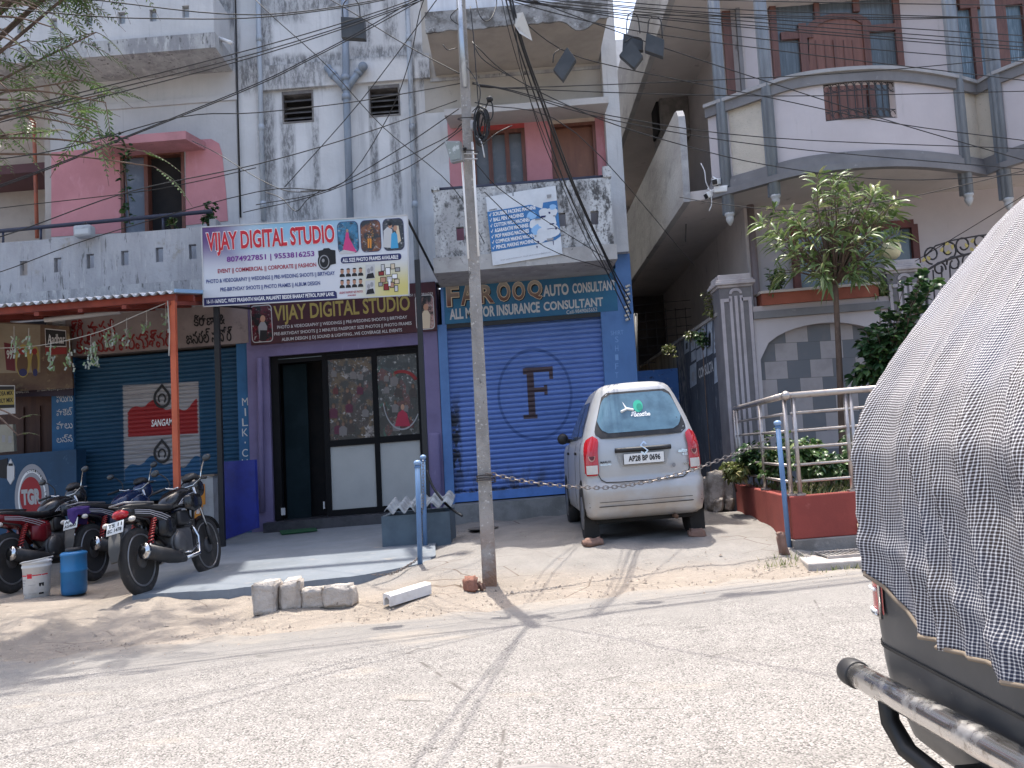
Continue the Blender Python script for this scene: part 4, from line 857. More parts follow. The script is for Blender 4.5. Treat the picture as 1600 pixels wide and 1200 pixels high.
mb.build('sheet', tin, recalc=False)
mb = MB()
for y in (YT0 + .12, YT0 + .75, YT0 + 1.4, YT0 + 2.0): mb.box(fa.x, x1_ - .03, y, y + .07, roofz(0, y) - .11, roofz(0, y) - .03, TINU)
for i in range(9): x = fa.x + .25 + (x1_ - fa.x - .4) * i / 8; mb.prism([(x, YT0 + .1, roofz(0, YT0) - .15), (x + .06, YT0 + .1, roofz(0, YT0) - .15), (x + .06, 13.28, roofz(0, 13.28) - .15), (x, 13.28, roofz(0, 13.28) - .15)], (0, 0, .05), TINU)
mb.prism([(fa.x, YT0 + .07, roofz(0, YT0 + .07) - .028), (x1_ - .02, YT0 + .07, roofz(0, YT0 + .07) - .028), (x1_ - .02, 13.28, roofz(0, 13.28) - .028), (fa.x, 13.28, roofz(0, 13.28) - .028)], (0, 0, .004), TINU)
mb.build('rafter', tin)
mb = MB(); mb.prism([(x1_ + .002, YT0, roofz(0, YT0) - .01), (x1_ + .002, 13.3, bz + .11), (x1_ + .002, 13.3, bz + .16), (x1_ + .002, YT0, roofz(0, YT0) + .035)], (.02, 0, 0), flat('pale_blue_edge', (.28, .45, .65))); mb.build('edge_trim', tin)
ORG_M = mat('orange_steel', (.52, .115, .05), [((.42, .085, .04), 3, .4, .7), ((.25, .07, .04), 14, .66, .76)], .45)
a = at(270, 470, YT0 + .15); MB().box(a.x - .035, a.x + .035, YT0 + .12, YT0 + .19, gz(a.x, YT0) - .05, roofz(0, YT0 + .15) - .111, ORG_M).build('post', tin)
a = at(-130, 470, YT0 + .15); MB().box(a.x - .04, a.x + .04, YT0 + .12, YT0 + .19, gz(a.x, YT0) - .05, roofz(0, YT0 + .15) - .111, ORG_M).build('post', tin)
mb = MB(); mb.tube([at(70, 500, 12.2), at(188, 487, 12.2)], .035, INK['silver'], 8); o = mb.build('tube_light', None, at(130, 497, 12.2)); tag(o, 'unlit white tube light hanging under the red awning', 'tube light')
LINE = flat('pale_string', (.4, .38, .34))
mb = MB(); ln = cat([at(-30, 545, 11.6), at(60, 540, 11.4), at(150, 520, 11.2), at(210, 494, 11.1), at(268, 470, 11.05)], 8); mb.tube(ln, .006, LINE, 4); mb.tube([at(262, 470, 11.0), at(265, 520, 11.0), at(264, 556, 11.0)], .008, LINE, 4); o = mb.build('rope', None, at(150, 520, 11.2)); tag(o, 'thin pale rope tied across the front of the grocery shop', 'rope')
SACH = [mat('sachet_foil', (.30, .31, .27), [((.2, .3, .16), 14, .45, .6)], .35), flat('sachet_green', (.16, .24, .1), .4)]
def sachets(x, y, n, h, w, k):
    mb = MB(); c = at(x, y, 11.3); rn = random.Random(k); mb.tube([c + V((0, 0, .13)), c + V((0, 0, -h / 2))], .004, LINE, 4)
    for i in range(n):
        p = c + V((rn.uniform(-w, w), rn.uniform(-w, w), -h * rn.random())); q = Quaternion((rn.uniform(-1, 1), rn.uniform(-1, 1), rn.uniform(-1, 1)), rn.uniform(0, 1.2)); a, b = q @ V((.011, 0, 0)), q @ V((0, .005, .026))
        mb.face([p - a - b, p + a - b, p + a + b, p - a + b], SACH[i % 3 == 0])
    o = mb.build('sachet_string', None, c, recalc=False)
    return tag(o, None, 'sachet string', 'sachet strings hanging in front of the grocery shop')
for i, (x, y, n, h, w, lb) in enumerate(((22, 525, 22, .3, .05, 'foil sachets hanging over the cream advert near its left edge'), (45, 528, 18, .22, .06, 'foil sachets hanging between the two yellow packets of the advert'), (79, 540, 24, .32, .04, 'foil sachets hanging in front of the dark Aadhar panel'), (109, 545, 22, .3, .05, 'foil sachets hanging just right of the dark Aadhar panel'), (142, 538, 46, .3, .085, 'fullest bunch of foil sachets hanging before the red Telugu lettering'), (175, 516, 34, .2, .08, 'round foil sachet bunch hanging under the tube light end'), (198, 512, 14, .24, .05, 'small foil sachet bunch between round bunch and leafy bunch'), (229, 500, 14, .2, .06, 'flat grey sachet bunch third from the orange post'), (259, 492, 12, .22, .05, 'foil sachets hanging beside the top of the orange post'))):
    sachets(x, y, n, h, w, i)['label'] = lb

# ------------------------------------------------------------------ the mauve house on the right
def atX(px, py, X):
    d = FW + RT * ((px - 800) / FPX) + UP * ((600 - py) / FPX); t = X / d.x
    return V((X, d.y * t, CAMZ + d.z * t - RISE * X))
def yz(px, py, z):
    a = at(px, py, 10.); return 10. * (z - CAMZ) / (a.z - CAMZ)
MAUV = mat('mauve_wall_paint', (.50, .46, .47), [((.45, .41, .42), 1.2, .3, .7), ((.35, .32, .32), 3.5, .6, .78, (1.5, 1.5, .35))], .85, bump=.08, bs=30)
TRIM = mat('grey_moulding', (.20, .195, .20), [((.15, .145, .15), 2, .35, .7), ((.30, .29, .29), 9, .62, .75)], .7)
COLM = mat('blue_grey_column', (.215, .245, .28), [((.16, .18, .21), 3, .35, .65, (1, 1, .3)), ((.33, .35, .37), 9, .6, .76, (2, 2, .3))], .6)
PEB = mat('cream_pebble_panel', (.62, .56, .48), [((.52, .47, .40), 2, .35, .65), ((.16, .14, .1), 38, .62, .72), ((.58, .55, .45), 30, .6, .75)], .95, bump=.8, bs=60)
SOF = mat('grey_soffit', (.55, .51, .49), [((.46, .43, .41), 1.2, .3, .7), ((.2, .18, .17), 5, .6, .78)], .9)
FLK = mat('streaked_cement_flank', (.44, .435, .43), [((.28, .275, .28), 1.3, .3, .7, (1, .35, 1)), ((.22, .215, .22), 2.6, .52, .75, (1, .5, .8)), ((.44, .43, .43), 6, .55, .75, (1, .4, 1)), ((.13, .125, .12), 5, .62, .78, (1, .5, .7))], .9, bump=.3, bs=18)
HB = V((5, 13.2, 0))
hs = thing('mauve_house', 'mauve two storey house with curved balcony front and ribbed grey columns', 'house', HB)
ztp = at(1103, 168, 12.5).z; zbt = at(1140, 297, 12.42).z
tops = [(1103, 168), (1125, 160), (1160, 148), (1199, 134), (1230, 124), (1270, 116), (1330, 110), (1387, 109), (1440, 114), (1491, 123), (1523, 131), (1556, 115), (1600, 97), (1680, 78), (1780, 74), (1900, 76)]
def pl_(px, py): y = yz(px, py, ztp); p = at(px, py, y); return V((p.x, p.y, 0))
plan = [pl_(*p) for p in tops]
bow = cat([plan[3], plan[4], plan[5], plan[6], plan[7], plan[8], plan[9]], 5)
full = plan[:3] + bow + plan[10:]
def sweep(mb, P, z0, z1, d0, d1, m):
    """wall along a plan line; d0 outwards (towards the street), d1 inwards"""
    rg = []
    for i, p in enumerate(P):
        a = P[max(i - 1, 0)]; b = P[min(i + 1, len(P) - 1)]; t = (b - a).normalized(); n = V((t.y, -t.x, 0))
        rg.append([p + n * d0 + V((0, 0, z0)), p + n * d0 + V((0, 0, z1)), p - n * d1 + V((0, 0, z1)), p - n * d1 + V((0, 0, z0))])
    mb.rings(rg, m, smooth=False)
def between(P, pxa, pxb):
    """part of a plan line between two photo columns (at parapet height)"""
    xa = [p.x / p.y for p in P]; fa_, fb_ = at(pxa, 160, 10).x / 10, at(pxb, 160, 10).x / 10; out = []
    def ip(f):
        for i in range(len(P) - 1):
            if xa[i] <= f <= xa[i + 1]: return P[i].lerp(P[i + 1], (f - xa[i]) / (xa[i + 1] - xa[i]))
    out = [ip(fa_)] + [p for p, q in zip(P, xa) if fa_ < q < fb_] + [ip(fb_)]
    return out
gh0, gh1 = at(1344, 196, 11.85).z, at(1344, 139, 11.85).z
mb = MB()
sweep(mb, between(full, 1104, 1136), zbt, ztp - .02, 0, .12, MAUV)
sweep(mb, between(full, 1136, 1198), zbt, ztp - .02, -.03, .12, PEB)
sweep(mb, between(full, 1198, 1288), zbt, ztp - .02, 0, .12, MAUV); sweep(mb, between(full, 1400, 1494), zbt, ztp - .02, 0, .12, MAUV)
m_ = between(full, 1288, 1400); sweep(mb, m_, zbt, gh0, 0, .12, MAUV); sweep(mb, m_, gh1, ztp - .02, 0, .12, MAUV)
sweep(mb, between(full, 1494, 1560), zbt, ztp - .02, -.03, .12, PEB); sweep(mb, between(full, 1560, 1880), zbt, ztp - .02, 0, .12, MAUV)
par = mb.build('balcony_parapet', hs)
mb = MB(); sweep(mb, full, ztp - .17, ztp - .03, .05, .0, TRIM); sweep(mb, full, ztp - .029, ztp + .02, .09, .14, mat('grey_rail_top', (.33, .325, .33), [((.25, .25, .25), 5, .45, .7)], .8))
sweep(mb, full, zbt - .02, zbt + .10, .06, .0, TRIM); sweep(mb, full, zbt - .11, zbt - .021, .11, .0, TRIM); sweep(mb, full, zbt + .1001, zbt + .15, .03, .0, TRIM); mb.build('moulding', par)
# wrought iron grille in the opening
mb = MB(); IR = flat('wrought_iron', (.03, .025, .025), .5); A, B = m_[0] + V((0, -.0, 0)), m_[-1]
def gp(u, v): p = A.lerp(B, u); return V((p.x, p.y + .03 - .11 * math.sin(u * math.pi), gh0 + (gh1 - gh0) * v))
for u in [i / 10 for i in range(11)]: mb.tube([gp(u, .0), gp(u, 1)], .008, IR, 4)
for v in (.02, .25, .75, .98): mb.tube([gp(i / 8, v) for i in range(9)], .008, IR, 4)
for i in range(10):
    for v in (.125, .87): mb.tube([gp(.05 + i / 10 + .042 * math.cos(a * .8), v + .1 * math.sin(a * .8)) for a in range(8)], .006, IR, 4)
mb.build('grille', par)
# columns
for px, py0, yb_ in ((1126, 160, 345), (1199, 134, 317), (1497, 120, 315), (1558, 112, 322)):
    p = between(full, 1104, px + .01)[-1]; p = V((p.x, p.y - .03, 0)); zb_ = at(px + 8, yb_, p.y).z + .1; mb = MB()
    for dx, dy, r in ((-.045, 0, .036), (.0, -.04, .04), (.045, 0, .036), (-.025, -.026, .024), (.025, -.026, .024)): mb.tube([(p.x + dx, p.y + dy, zb_), (p.x + dx, p.y + dy, 9.3)], r, COLM, 8)
    mb.box(p.x - .07, p.x + .07, p.y, p.y + .1, zb_, 9.3, COLM)
    mb.lathe([(.065, 0), (.072, -.03), (.05, -.05), (.06, -.08), (.045, -.13), (.012, -.18)], mat('pale_finial', (.42, .42, .42), (), .7), (p.x, p.y - .01, zb_ + .005), n=12); mb.build('column', hs)
# floors and walls
XS = at(1162, 330, 13.2).x; XO = at(1097, 200, 12.5).x; XO = .5 * (XO + atX(1015, 300, 2.47).x)
rear = [V((9, 24, 0)), V((XO, 24, 0))]
outline = [V((XO, 12.55, 0))] + full + [V((9.5, 12.2, 0)), V((9.5, 24, 0)), V((XO, 24, 0))]
mb = MB(); mb.prism([p + V((0, .01, zbt - .08)) for p in outline], (0, 0, .14), SOF); mb.build('floor_slab', hs)
zu = CAMZ + (at(1052, 0, 10).z - CAMZ) / at(1052, 0, 10).x * XO; zu2 = CAMZ + (at(985, 60, 10).z - CAMZ) / at(985, 60, 10).x * XO
mb = MB(); mb.prism([V((XO, 12.55, zu)), V((XO + 1.2, 12.9, zu)), V((9.5, 12.9, zu)), V((9.5, 24, zu)), V((XO, 24, zu))], (0, 0, .14), SOF); mb.build('floor_slab', hs)
mb = MB()
prof = [(12.5, zbt - .1), (12.46, ztp - .3), (12.5, ztp - .1), (12.6, ztp + .02), (12.75, ztp + .05), (24, ztp + .05), (24, zbt - .1)]
mb.prism([(XO - .09, y, z) for y, z in prof], (.1, 0, 0), FLK); mb.build('balcony_parapet', hs)
mb = MB(); mb.prism([(XO - .09, y, z) for y, z in ((12.5, zu - .05), (12.5, zu2), (24, zu2), (24, zu - .05))], (.1, 0, 0), FLK); mb.build('balcony_parapet', hs)
SIDE = mat('dull_mauve_side', (.52, .475, .46), [((.43, .39, .38), 1.2, .3, .7), ((.18, .16, .16), 5, .58, .76, (1, 1.5, .4))], .9)
mb = MB(); mb.box(XS, XS + .2, 13.2, 24, -.1, 9.9, SIDE); mb.box(XS + .201, 9.5, 13.2, 13.4, -.1, 9.9, MAUV); mb.box(XO, 9.5, 24.01, 24.2, -.1, 9.9, SIDE); mb.build('wall', hs)
# windows of the first floor
TEAK = mat('teak_frame', (.15, .068, .052), [((.105, .045, .035), 5, .35, .65, (5, 5, .6)), ((.20, .10, .08), 16, .6, .75, (5, 5, .4))], .45)
CURT = mat('curtained_glass', (.095, .115, .13), [((.06, .075, .085), 5, .35, .65, (6, 1, .3)), ((.22, .26, .29), 9, .58, .76, (5, 1, .5))], .2, spec=.6)
YW = 13.2; mb = MB(); mbg = MB()
_k = [0]
def fr(x0, x1, y0, y1, d=.07, m=TEAK):
    _k[0] += 1; d += .0013 * _k[0]
    q = rc(x0, x1, y0, y1, YW); mb.box(q[0], q[1], YW - d, YW - .002, q[2], q[3], m)
# bars
for x0, x1, y0, y1 in ((1208, 1218, -40, 285), (1402, 1412, -40, 285), (1268, 1276, -40, 40), (1328, 1338, -40, 22)): fr(x0, x1, y0, y1, .08)
for x0, x1, y0, y1 in ((1218, 1402, -44, -38), (1218, 1268, 52, 64), (1345, 1402, 42, 52), (1218, 1402, 280, 288)): fr(x0, x1, y0, y1, .075)
for x0, x1, y0, y1 in ((1254, 1266, 40, 285), (1354, 1364, 36, 285)): fr(x0, x1, y0, y1, .085)
P = []
for i in range(13): a = math.pi * i / 12; P.append((1310 - 52 * math.cos(a), 44 - 24 * math.sin(a) - .08 * (-52 * math.cos(a))))
Po = [(1310 + (x - 1310) * 1.0, y) for x, y in P]; Pi = [(1310 + (x - 1310) * .80, y + 8) for x, y in P]
for i in range(12): mb.prism([at(*Po[i], YW - .085), at(*Po[i + 1], YW - .085), at(*Pi[i + 1], YW - .085), at(*Pi[i], YW - .085)], (0, .08, 0), TEAK)
w = mb.build('window', hs)
mb = MB(); q = rc(1218, 1402, -40, 284, YW); mb.box(q[0], q[1], YW - .03, YW - .003, q[2], q[3], CURT); mb.build('pane', w)
mb = MB(); DRM = mat('carved_door_wood', (.20, .09, .068), [((.15, .065, .048), 4, .35, .65, (6, 6, .5)), ((.26, .13, .1), 14, .6, .75, (6, 6, .4))], .5)
ppoly(mb, [(1268, 284), (1264, 60)] + [(x + .8 * 0, y) for x, y in Pi] + [(1352, 52), (1356, 278)], YW - .06, DRM, .03)
for x in (1310, 1282, 1296, 1326, 1340): q = rc(x, x + (3 if x == 1310 else 1.6), 62, 280, YW - .06); mb.box(q[0], q[1], YW - (.085 if x == 1310 else .072), YW - .06, q[2], q[3], TEAK)
mb.build('door', w)
mb = MB()
for x0, x1, y0, y1 in ((1494, 1502, 8, 280), (1524, 1534, 8, 280), (1556, 1578, 2, 276), (1604, 1612, 0, 272), (1640, 1650, -2, 270), (1494, 1650, -6, 12), (1494, 1650, 268, 280)): fr(x0, x1, y0, y1, .08)
w = mb.build('window', hs); mb = MB(); q = rc(1502, 1640, 6, 272, YW); mb.box(q[0], q[1], YW - .03, YW - .003, q[2], q[3], mat('net_curtain_glass', (.16, .22, .27), [((.08, .12, .15), 6, .35, .6, (8, 1, .3)), ((.35, .42, .48), 10, .55, .75, (7, 1, .4))], .25)); mb.build('pane', w)
mb = MB(); q = rc(1133, 1146, 60, 150, YW); mb.box(q[0] , q[1], YW - .05, YW - .002, q[2], q[3] + .5, TEAK); q = rc(1150, 1156, -20, 150, YW); mb.box(q[0], q[1], YW - .12, YW - .051, q[2], q[3], TRIM); mb.build('window', hs)
# ground floor window, pipe, wall lights
mb = MB()
for x0, x1, y0, y1 in ((1236, 1246, 352, 455), (1424, 1434, 352, 455), (1246, 1424, 352, 364), (1246, 1424, 448, 456), (1330, 1338, 364, 448)): fr(x0, x1, y0, y1, .07, mat('red_brown_frame', (.16, .045, .035), [((.1, .03, .025), 4, .4, .6)], .5))
w = mb.build('window', hs); mb = MB(); q = rc(1246, 1424, 360, 452, YW); mb.box(q[0], q[1], YW - .03, YW - .003, q[2], q[3], GLASS); mb.build('pane', w)
mb = MB(); mb.tube([at(1171, 305, 13.05), at(1183, 470, 13.05), at(1190, 560, 13.05)], .055, mat('brown_pipe', (.20, .155, .15), (), .5), 8); mb.build('drain_pipe', hs)
mb = MB(); mb.tube([at(1350, 262, 12.6), at(1351, 276, 12.6)], .012, IR, 4); mb.tube([at(1072, 350, 13.5), at(1071, 378, 13.5)], .012, IR, 4); mb.build('ceiling_hook', hs)
# side: air cooler, grille, far end
c = atX(1046, 185, XS - .3); mb = MB(); mb.box(XS - .55, XS - .002, c.y - .45, c.y + .45, c.z - .55, c.z + .5, mat('dusty_cooler', (.26, .24, .22), [((.17, .155, .145), 4, .4, .6)], .7)); mb.box(XS - .6, XS - .551, c.y - .3, c.y + .3, c.z - .35, c.z + .3, DARK); o = mb.build('air_cooler', None, V((XS - .3, c.y, c.z - 1.1)), bevel=.02); tag(o, 'dusty dark air cooler fixed high on the shaded side wall of the house', 'air cooler')
mb = MB(); c0 = at(991, 575, 17.5); c1 = at(993, 490, 17.5); mb.tube([c0 - V((0, 0, 1)), c1], .04, mat('grey_steel_tube', (.3, .29, .28), (), .5), 8)
for i in range(9): z = c0.z - .1 + i * .17; mb.tube([(c0.x - .1, 17.5, z), (XS - .01, 17.5, z + .02)], .009, IR, 4)
for i in range(10): x = c0.x + .1 + i * .2; mb.tube([(x, 17.5, c0.z - 1.), (x, 17.5, c1.z + .05)], .008, IR, 4)
o = mb.build('grille', None, c0 - V((0, 0, 1))); tag(o, 'black iron grille with a grey tube post closing the dark side passage', 'grille')
mb = MB(); mb.box(XR + .0, XS - .01, 20.5, 20.7, -.1, zbt - .1, mat('passage_back_wall', (.10, .085, .08), [((.06, .05, .05), 2, .4, .6)], .9)); o = mb.build('passage_wall', None, V((2, 20.5, 0))); tag(o, 'dark wall closing the passage between the shops and the house', 'wall')
MB().box(XR - 1.2, XR - .005, BY + .82, 24, -.1, zt - .05, GRYW).build('wall', bld)
FARB = mat('far_white_wall', (.6, .6, .6), [((.5, .5, .5), 2, .4, .7)], .9)
mb = MB(); p0 = at(952, 63, 34); mb.box(p0.x - 2, p0.x + 3.2, 34, 38, -.1, p0.z, FARB); mb.box(p0.x + .2, p0.x + .5, 33.98, 34.0, p0.z - 3.2, p0.z - 2.3, DARK); o = mb.build('far_house', None, V((p0.x, 34, 0))); tag(o, 'pale house far behind, glimpsed in the gap between the two buildings', 'house')
# cameras on the balcony corner
def cctv(px, py, Y, d, lb):
    c = at(px, py, Y); t = thing('security_camera', lb, 'security camera', c, 'cameras on the balcony corner')
    Rm = V(d).normalized().to_track_quat('Y', 'Z').to_matrix()
    mb = MB(); mb.rbox(c, (.045, .1, .045), WHP, .012, R=Rm); mb.build('housing', t); mb = MB(); e = c + Rm @ V((0, .105, 0)); mb.rbox(e, (.036, .012, .036), BLK, .008, R=Rm); mb.build('lens', t)
    mb = MB(); mb.tube([c + V((0, 0, .03)), c + V((-.02, .1, .1)), c + V((-.02, .22, .1))], .014, WHP, 6); mb.build('bracket', t)
cctv(1120, 284, 12.3, (-.6, -1, -.3), 'white camera under the balcony corner pointing down to the street'); cctv(1127, 296, 12.3, (1, -.6, -.15), 'lowest white camera with black lens pointing along the house front'); cctv(1112, 302, 12.42, (-1, -.3, -.5), 'white camera below the others pointing towards the shops')
mb = MB(); mb.tube(cat([at(1095, 255, 12.35), at(1101, 268, 12.33), at(1103, 284, 12.33), at(1110, 300, 12.35), at(1112, 318, 12.37), at(1108, 330, 12.4)], 5), .007, WHP, 5); o = mb.build('cable', None, at(1101, 280, 12.33)); tag(o, 'white camera cable drooping from a crack in the balcony corner', 'cable')

# ------------------------------------------------------------------ compound walls, pillars, gate
YP = 11.8
def pillar(pxl, pxr, ytop, label):
    x0, x1 = at(pxl, 560, YP).x, at(pxr, 560, YP).x; ztop = at((pxl + pxr) / 2 - 6, ytop, YP).z; xm = (x0 + x1) / 2; h = (x1 - x0) / 2
    PM = mat('grey_pillar_paint', (.185, .175, .18), [((.14, .13, .135), 2, .35, .65), ((.27, .26, .26), 9, .62, .76)], .8, bump=.1); LM = mat('pale_mauve_line', (.42, .38, .40), [((.34, .31, .32), 4, .4, .7)], .8)
    t = thing('gate_pillar', label, 'pillar', V((xm, YP, gz(xm, YP))), 'gate pillars of the mauve house')
    MB().box(x0, x1, YP, YP + h * 2, 0, ztop - .18, PM).build('shaft', t)
    mb = MB(); z = ztop
    for e, a, b in ((.02, .18, .145), (.05, .145, .10), (.03, .10, .07), (.005, .07, .0)): mb.box(x0 - e, x1 + e, YP - e, YP + h * 2 + e, z - a + .0, z - b, mat('pale_cap', (.42, .385, .385), [((.3, .27, .27), 4, .4, .7)], .85))
    mb.build('cap', t, bevel=.008)
    mb = MB(); yf = YP - .012; zt_ = ztop - .30; zb_ = .75
    for u in (-.86, .86): mb.box(xm + u * h - .022, xm + u * h + .022, yf, YP, zb_, zt_ - .03, LM)
    mb.box(xm - .86 * h + .022, xm - .35 * h, yf, YP, zt_ - .075, zt_ - .03, LM); mb.box(xm + .35 * h, xm + .86 * h - .022, yf, YP, zt_ - .075, zt_ - .03, LM)
    mb.box(xm - .86 * h + .022, xm + .86 * h - .022, yf, YP, zb_ - .045, zb_, LM)
    for u in (-.33, .0, .33): mb.box(xm + u * h - .02, xm + u * h + .02, yf, YP, zb_ + .18, zt_ - .0, LM)
    arc = [(xm + .40 * h * math.cos(a * math.pi / 10), zt_ + .03 + .40 * h * .9 * math.sin(a * math.pi / 10)) for a in range(11)]; ai = [(xm + (x - xm) * .62, zt_ + .03 + (z - zt_ - .03) * .5) for x, z in arc]
    for i in range(10): mb.prism([(arc[i][0], yf, arc[i][1]), (arc[i + 1][0], yf, arc[i + 1][1]), (ai[i + 1][0], yf, ai[i + 1][1]), (ai[i][0], yf, ai[i][1])], (0, .012, 0), LM)
    arc = [(xm + .40 * h * math.cos(a * math.pi / 10), zb_ + .18 - .40 * h * math.sin(a * math.pi / 10)) for a in range(11)]; ai = [(xm + (x - xm) * .62, zb_ + .18 + (z - zb_ - .18) * .6) for x, z in arc]
    for i in range(10): mb.prism([(arc[i][0], yf, arc[i][1]), (arc[i + 1][0], yf, arc[i + 1][1]), (ai[i + 1][0], yf, ai[i + 1][1]), (ai[i][0], yf, ai[i][1])], (0, .012, 0), LM)
    mb.build('moulding', t); return x0, x1, ztop
p1 = pillar(1131, 1182, 428, 'grey ribbed gate pillar at the corner beside the black poster wall')
p2 = pillar(1397, 1450, 405, 'grey ribbed gate pillar carrying the round globe lamp')
# front compound wall with chequered arch
CHK = NT('chequered_stone_tiles'); _x = CHK.xyz(); _bk = CHK.n('ShaderNodeTexBrick'); _cm = CHK.n('ShaderNodeCombineXYZ'); CHK.set(_cm.inputs[0], _x[0]); CHK.set(_cm.inputs[1], _x[2])
CHK.set(_bk.inputs['Vector'], _cm.outputs[0]); _bk.inputs['Scale'].default_value = 1; _bk.inputs['Brick Width'].default_value = .31; _bk.inputs['Row Height'].default_value = .245; _bk.inputs['Mortar Size'].default_value = .004; _bk.offset = .5
_bk.inputs['Color1'].default_value = (.155, .16, .175, 1); _bk.inputs['Color2'].default_value = (.155, .16, .175, 1); _bk.inputs['Mortar'].default_value = (.1, .1, .1, 1)
_row = CHK.math('FLOOR', CHK.math('DIVIDE', _x[2], .245)); _sh = CHK.math('MULTIPLY', _row, .465); _ck = CHK.math('MODULO', CHK.math('ADD', CHK.math('FLOOR', CHK.math('DIVIDE', CHK.math('ADD', _x[0], CHK.math('ADD', _sh, 60.)), .31)), 0.), 2.)
_cc = CHK.mix(CHK.ramp(_ck, .4, .6), (.15, .155, .17), (.37, .335, .335)); _cc = CHK.mix(CHK.math('MULTIPLY', CHK.noise(4, 8, (1, 1, 1), .45, .7), .4), _cc, (.22, .2, .2))
_fx = CHK.math('FRACT', CHK.math('DIVIDE', CHK.math('ADD', _x[0], CHK.math('ADD', _sh, 60.)), .31)); _fz = CHK.math('FRACT', CHK.math('DIVIDE', _x[2], .245))
_mo = CHK.math('MAXIMUM', CHK.ramp(CHK.math('ABSOLUTE', CHK.math('SUBTRACT', _fx, .5)), .485, .495), CHK.ramp(CHK.math('ABSOLUTE', CHK.math('SUBTRACT', _fz, .5)), .48, .492))
CHKM = CHK.out(CHK.mix(CHK.math('MULTIPLY', _mo, .7), _cc, (.1, .095, .095)), .8)
wx0, wx1 = p1[1], p2[0]; zc0 = at(1290, 490, YP).z; zc1 = at(1290, 470, YP).z
cw = thing('compound_wall', 'mauve front compound wall with chequered grey tile panel under a low arch', 'wall', V(((wx0 + wx1) / 2, YP + .1, 0)))
ZS = at(1210, 560, YP).z; ZA = at(1300, 503, YP).z; xa0, xa1 = wx0 + .06, wx1 - .02
mb = MB(); MB().box(wx0, wx1, YP + .12, YP + .2, -.05, zc0 - .002, CHKM).build('tile_panel', cw)
N_ = 14; arc = [(xa0 + (xa1 - xa0) * i / N_, ZS + (ZA - ZS) * math.sqrt(max(0, 1 - (2 * i / N_ - 1) ** 2))) for i in range(N_ + 1)]
for i in range(N_): mb.prism([(arc[i][0], YP + .02, arc[i][1]), (arc[i + 1][0], YP + .02, arc[i + 1][1]), (arc[i + 1][0], YP + .02, zc0 - .001), (arc[i][0], YP + .02, zc0 - .001)], (0, .098, 0), MAUV)
mb.box(wx0, xa0, YP + .021, YP + .118, -.05, zc0 - .001, MAUV); mb.build('arch', cw)
mb = MB(); mb.box(wx0 + .002, wx1 - .002, YP - .03, YP + .24, zc0, zc0 + .1, TRIM); mb.box(wx0 + .002, wx1 - .002, YP + .0, YP + .22, zc0 + .101, zc1, mat('pale_mauve_coping', (.40, .36, .36), (), .85)); mb.build('coping', cw)
TERC = mat('terracotta', (.30, .09, .055), [((.22, .065, .04), 3, .35, .7), ((.38, .16, .11), 9, .6, .75)], .85)
pt = thing('trough_planter', 'long terracotta planter trough on top of the front compound wall', 'planter', V(((wx0 + wx1) / 2, YP + .1, zc1)))
zt_ = at(1290, 452, YP).z
mb = MB(); mb.box(wx0 + .12, wx1 - .15, YP - .05, YP + .22, zc1 + .001, zt_, TERC); mb.box(wx0 + .1, wx1 - .13, YP - .07, YP + .24, zt_ + .001, zt_ + .035, mat('pale_planter_rim', (.45, .40, .36), (), .8)); mb.build('trough', pt)
# side wall with posters
XC = at(1125, 492, 11.9).x; ZC = at(1125, 492, 11.9).z
def sidem():
    t = NT('black_peeling_wall'); y = t.xyz()[1]
    c = t.mix(t.noise(1.6, 8, (1, 1, .6), .35, .65), (.035, .04, .055), (.06, .07, .09)); c = t.mix(t.noise(7, 9, (1, 2, .35), .55, .66, .75), c, (.22, .23, .25)); c = t.mix(t.noise(5, 8, (1, 2, .2), .6, .7, .7, off=4), c, (.012, .012, .016))
    g = t.math('MULTIPLY', t.ramp(t.math('ABSOLUTE', t.math('SUBTRACT', y, 3.0)), .15, .5, 1, 0), t.noise(9, 9, (1, 1, .6), .4, .58)); c = t.mix(g, c, (.27, .25, .22))
    far = t.mix(t.noise(3, 8, (1, 3, .3), .4, .65), (.30, .245, .165), (.14, .11, .08)); c = t.mix(t.ramp(y, 3.3, 3.42), c, far)
    return t.out(c, .85)
CB = V((XC, 11.9, 0))
sw = thing('side_wall', 'black peeling compound wall with torn white posters beside the parked car', 'wall', CB)
mb = MB(); SDM = sidem(); mb.box(XC, XC + .14, 12.0, 20.4, -.05, ZC, SDM); mb.build('wall', sw)
mb = MB(); mb.box(XC - .03, XC + .17, 12.0, 20.4, ZC + .001, ZC + .05, mat('wall_cap_cement', (.30, .28, .26), [((.2, .18, .17), 4, .4, .7)], .9)); mb.build('coping', sw)
POST = mat('torn_poster', (.36, .40, .46), [((.25, .28, .33), 4, .4, .65), ((.05, .06, .08), 6, .60, .66)], .8)
mb = MB(); mbl = MB()
for i, (x0, x1, y0, y1, k) in enumerate(((1069, 1077, 530, 554, 1), (1079, 1086, 524, 549, 0), (1087, 1094, 519, 545, 1), (1095, 1103, 512, 562, 0), (1105, 1113, 504, 557, 1), (1115, 1125, 499, 553, 0), (1080, 1087, 551, 566, 0), (1088, 1095, 548, 566, 0), (1078, 1088, 572, 607, 0), (1116, 1130, 560, 600, 0))):
    dy = -.7 * (x1 - x0)
    q = [atX(x0, y0, XC - .004), atX(x1, y0 + dy, XC - .004), atX(x1 + .5, y1 + dy, XC - .004), atX(x0 + .3, y1, XC - .004)]; mb.face(q, POST)
    if y1 - y0 > 20:
        u = q[1] - q[0]; w = q[3] - q[0]; a = q[0] + u * .3 + w * .35; mbl.face([a + V((-.002, 0, 0)), a + u * .4 + V((-.002, 0, 0)), a + u * .4 + w * .4 + V((-.002, 0, 0)), a + w * .4 + V((-.002, 0, 0))], INK['black' if k else 'grey'])
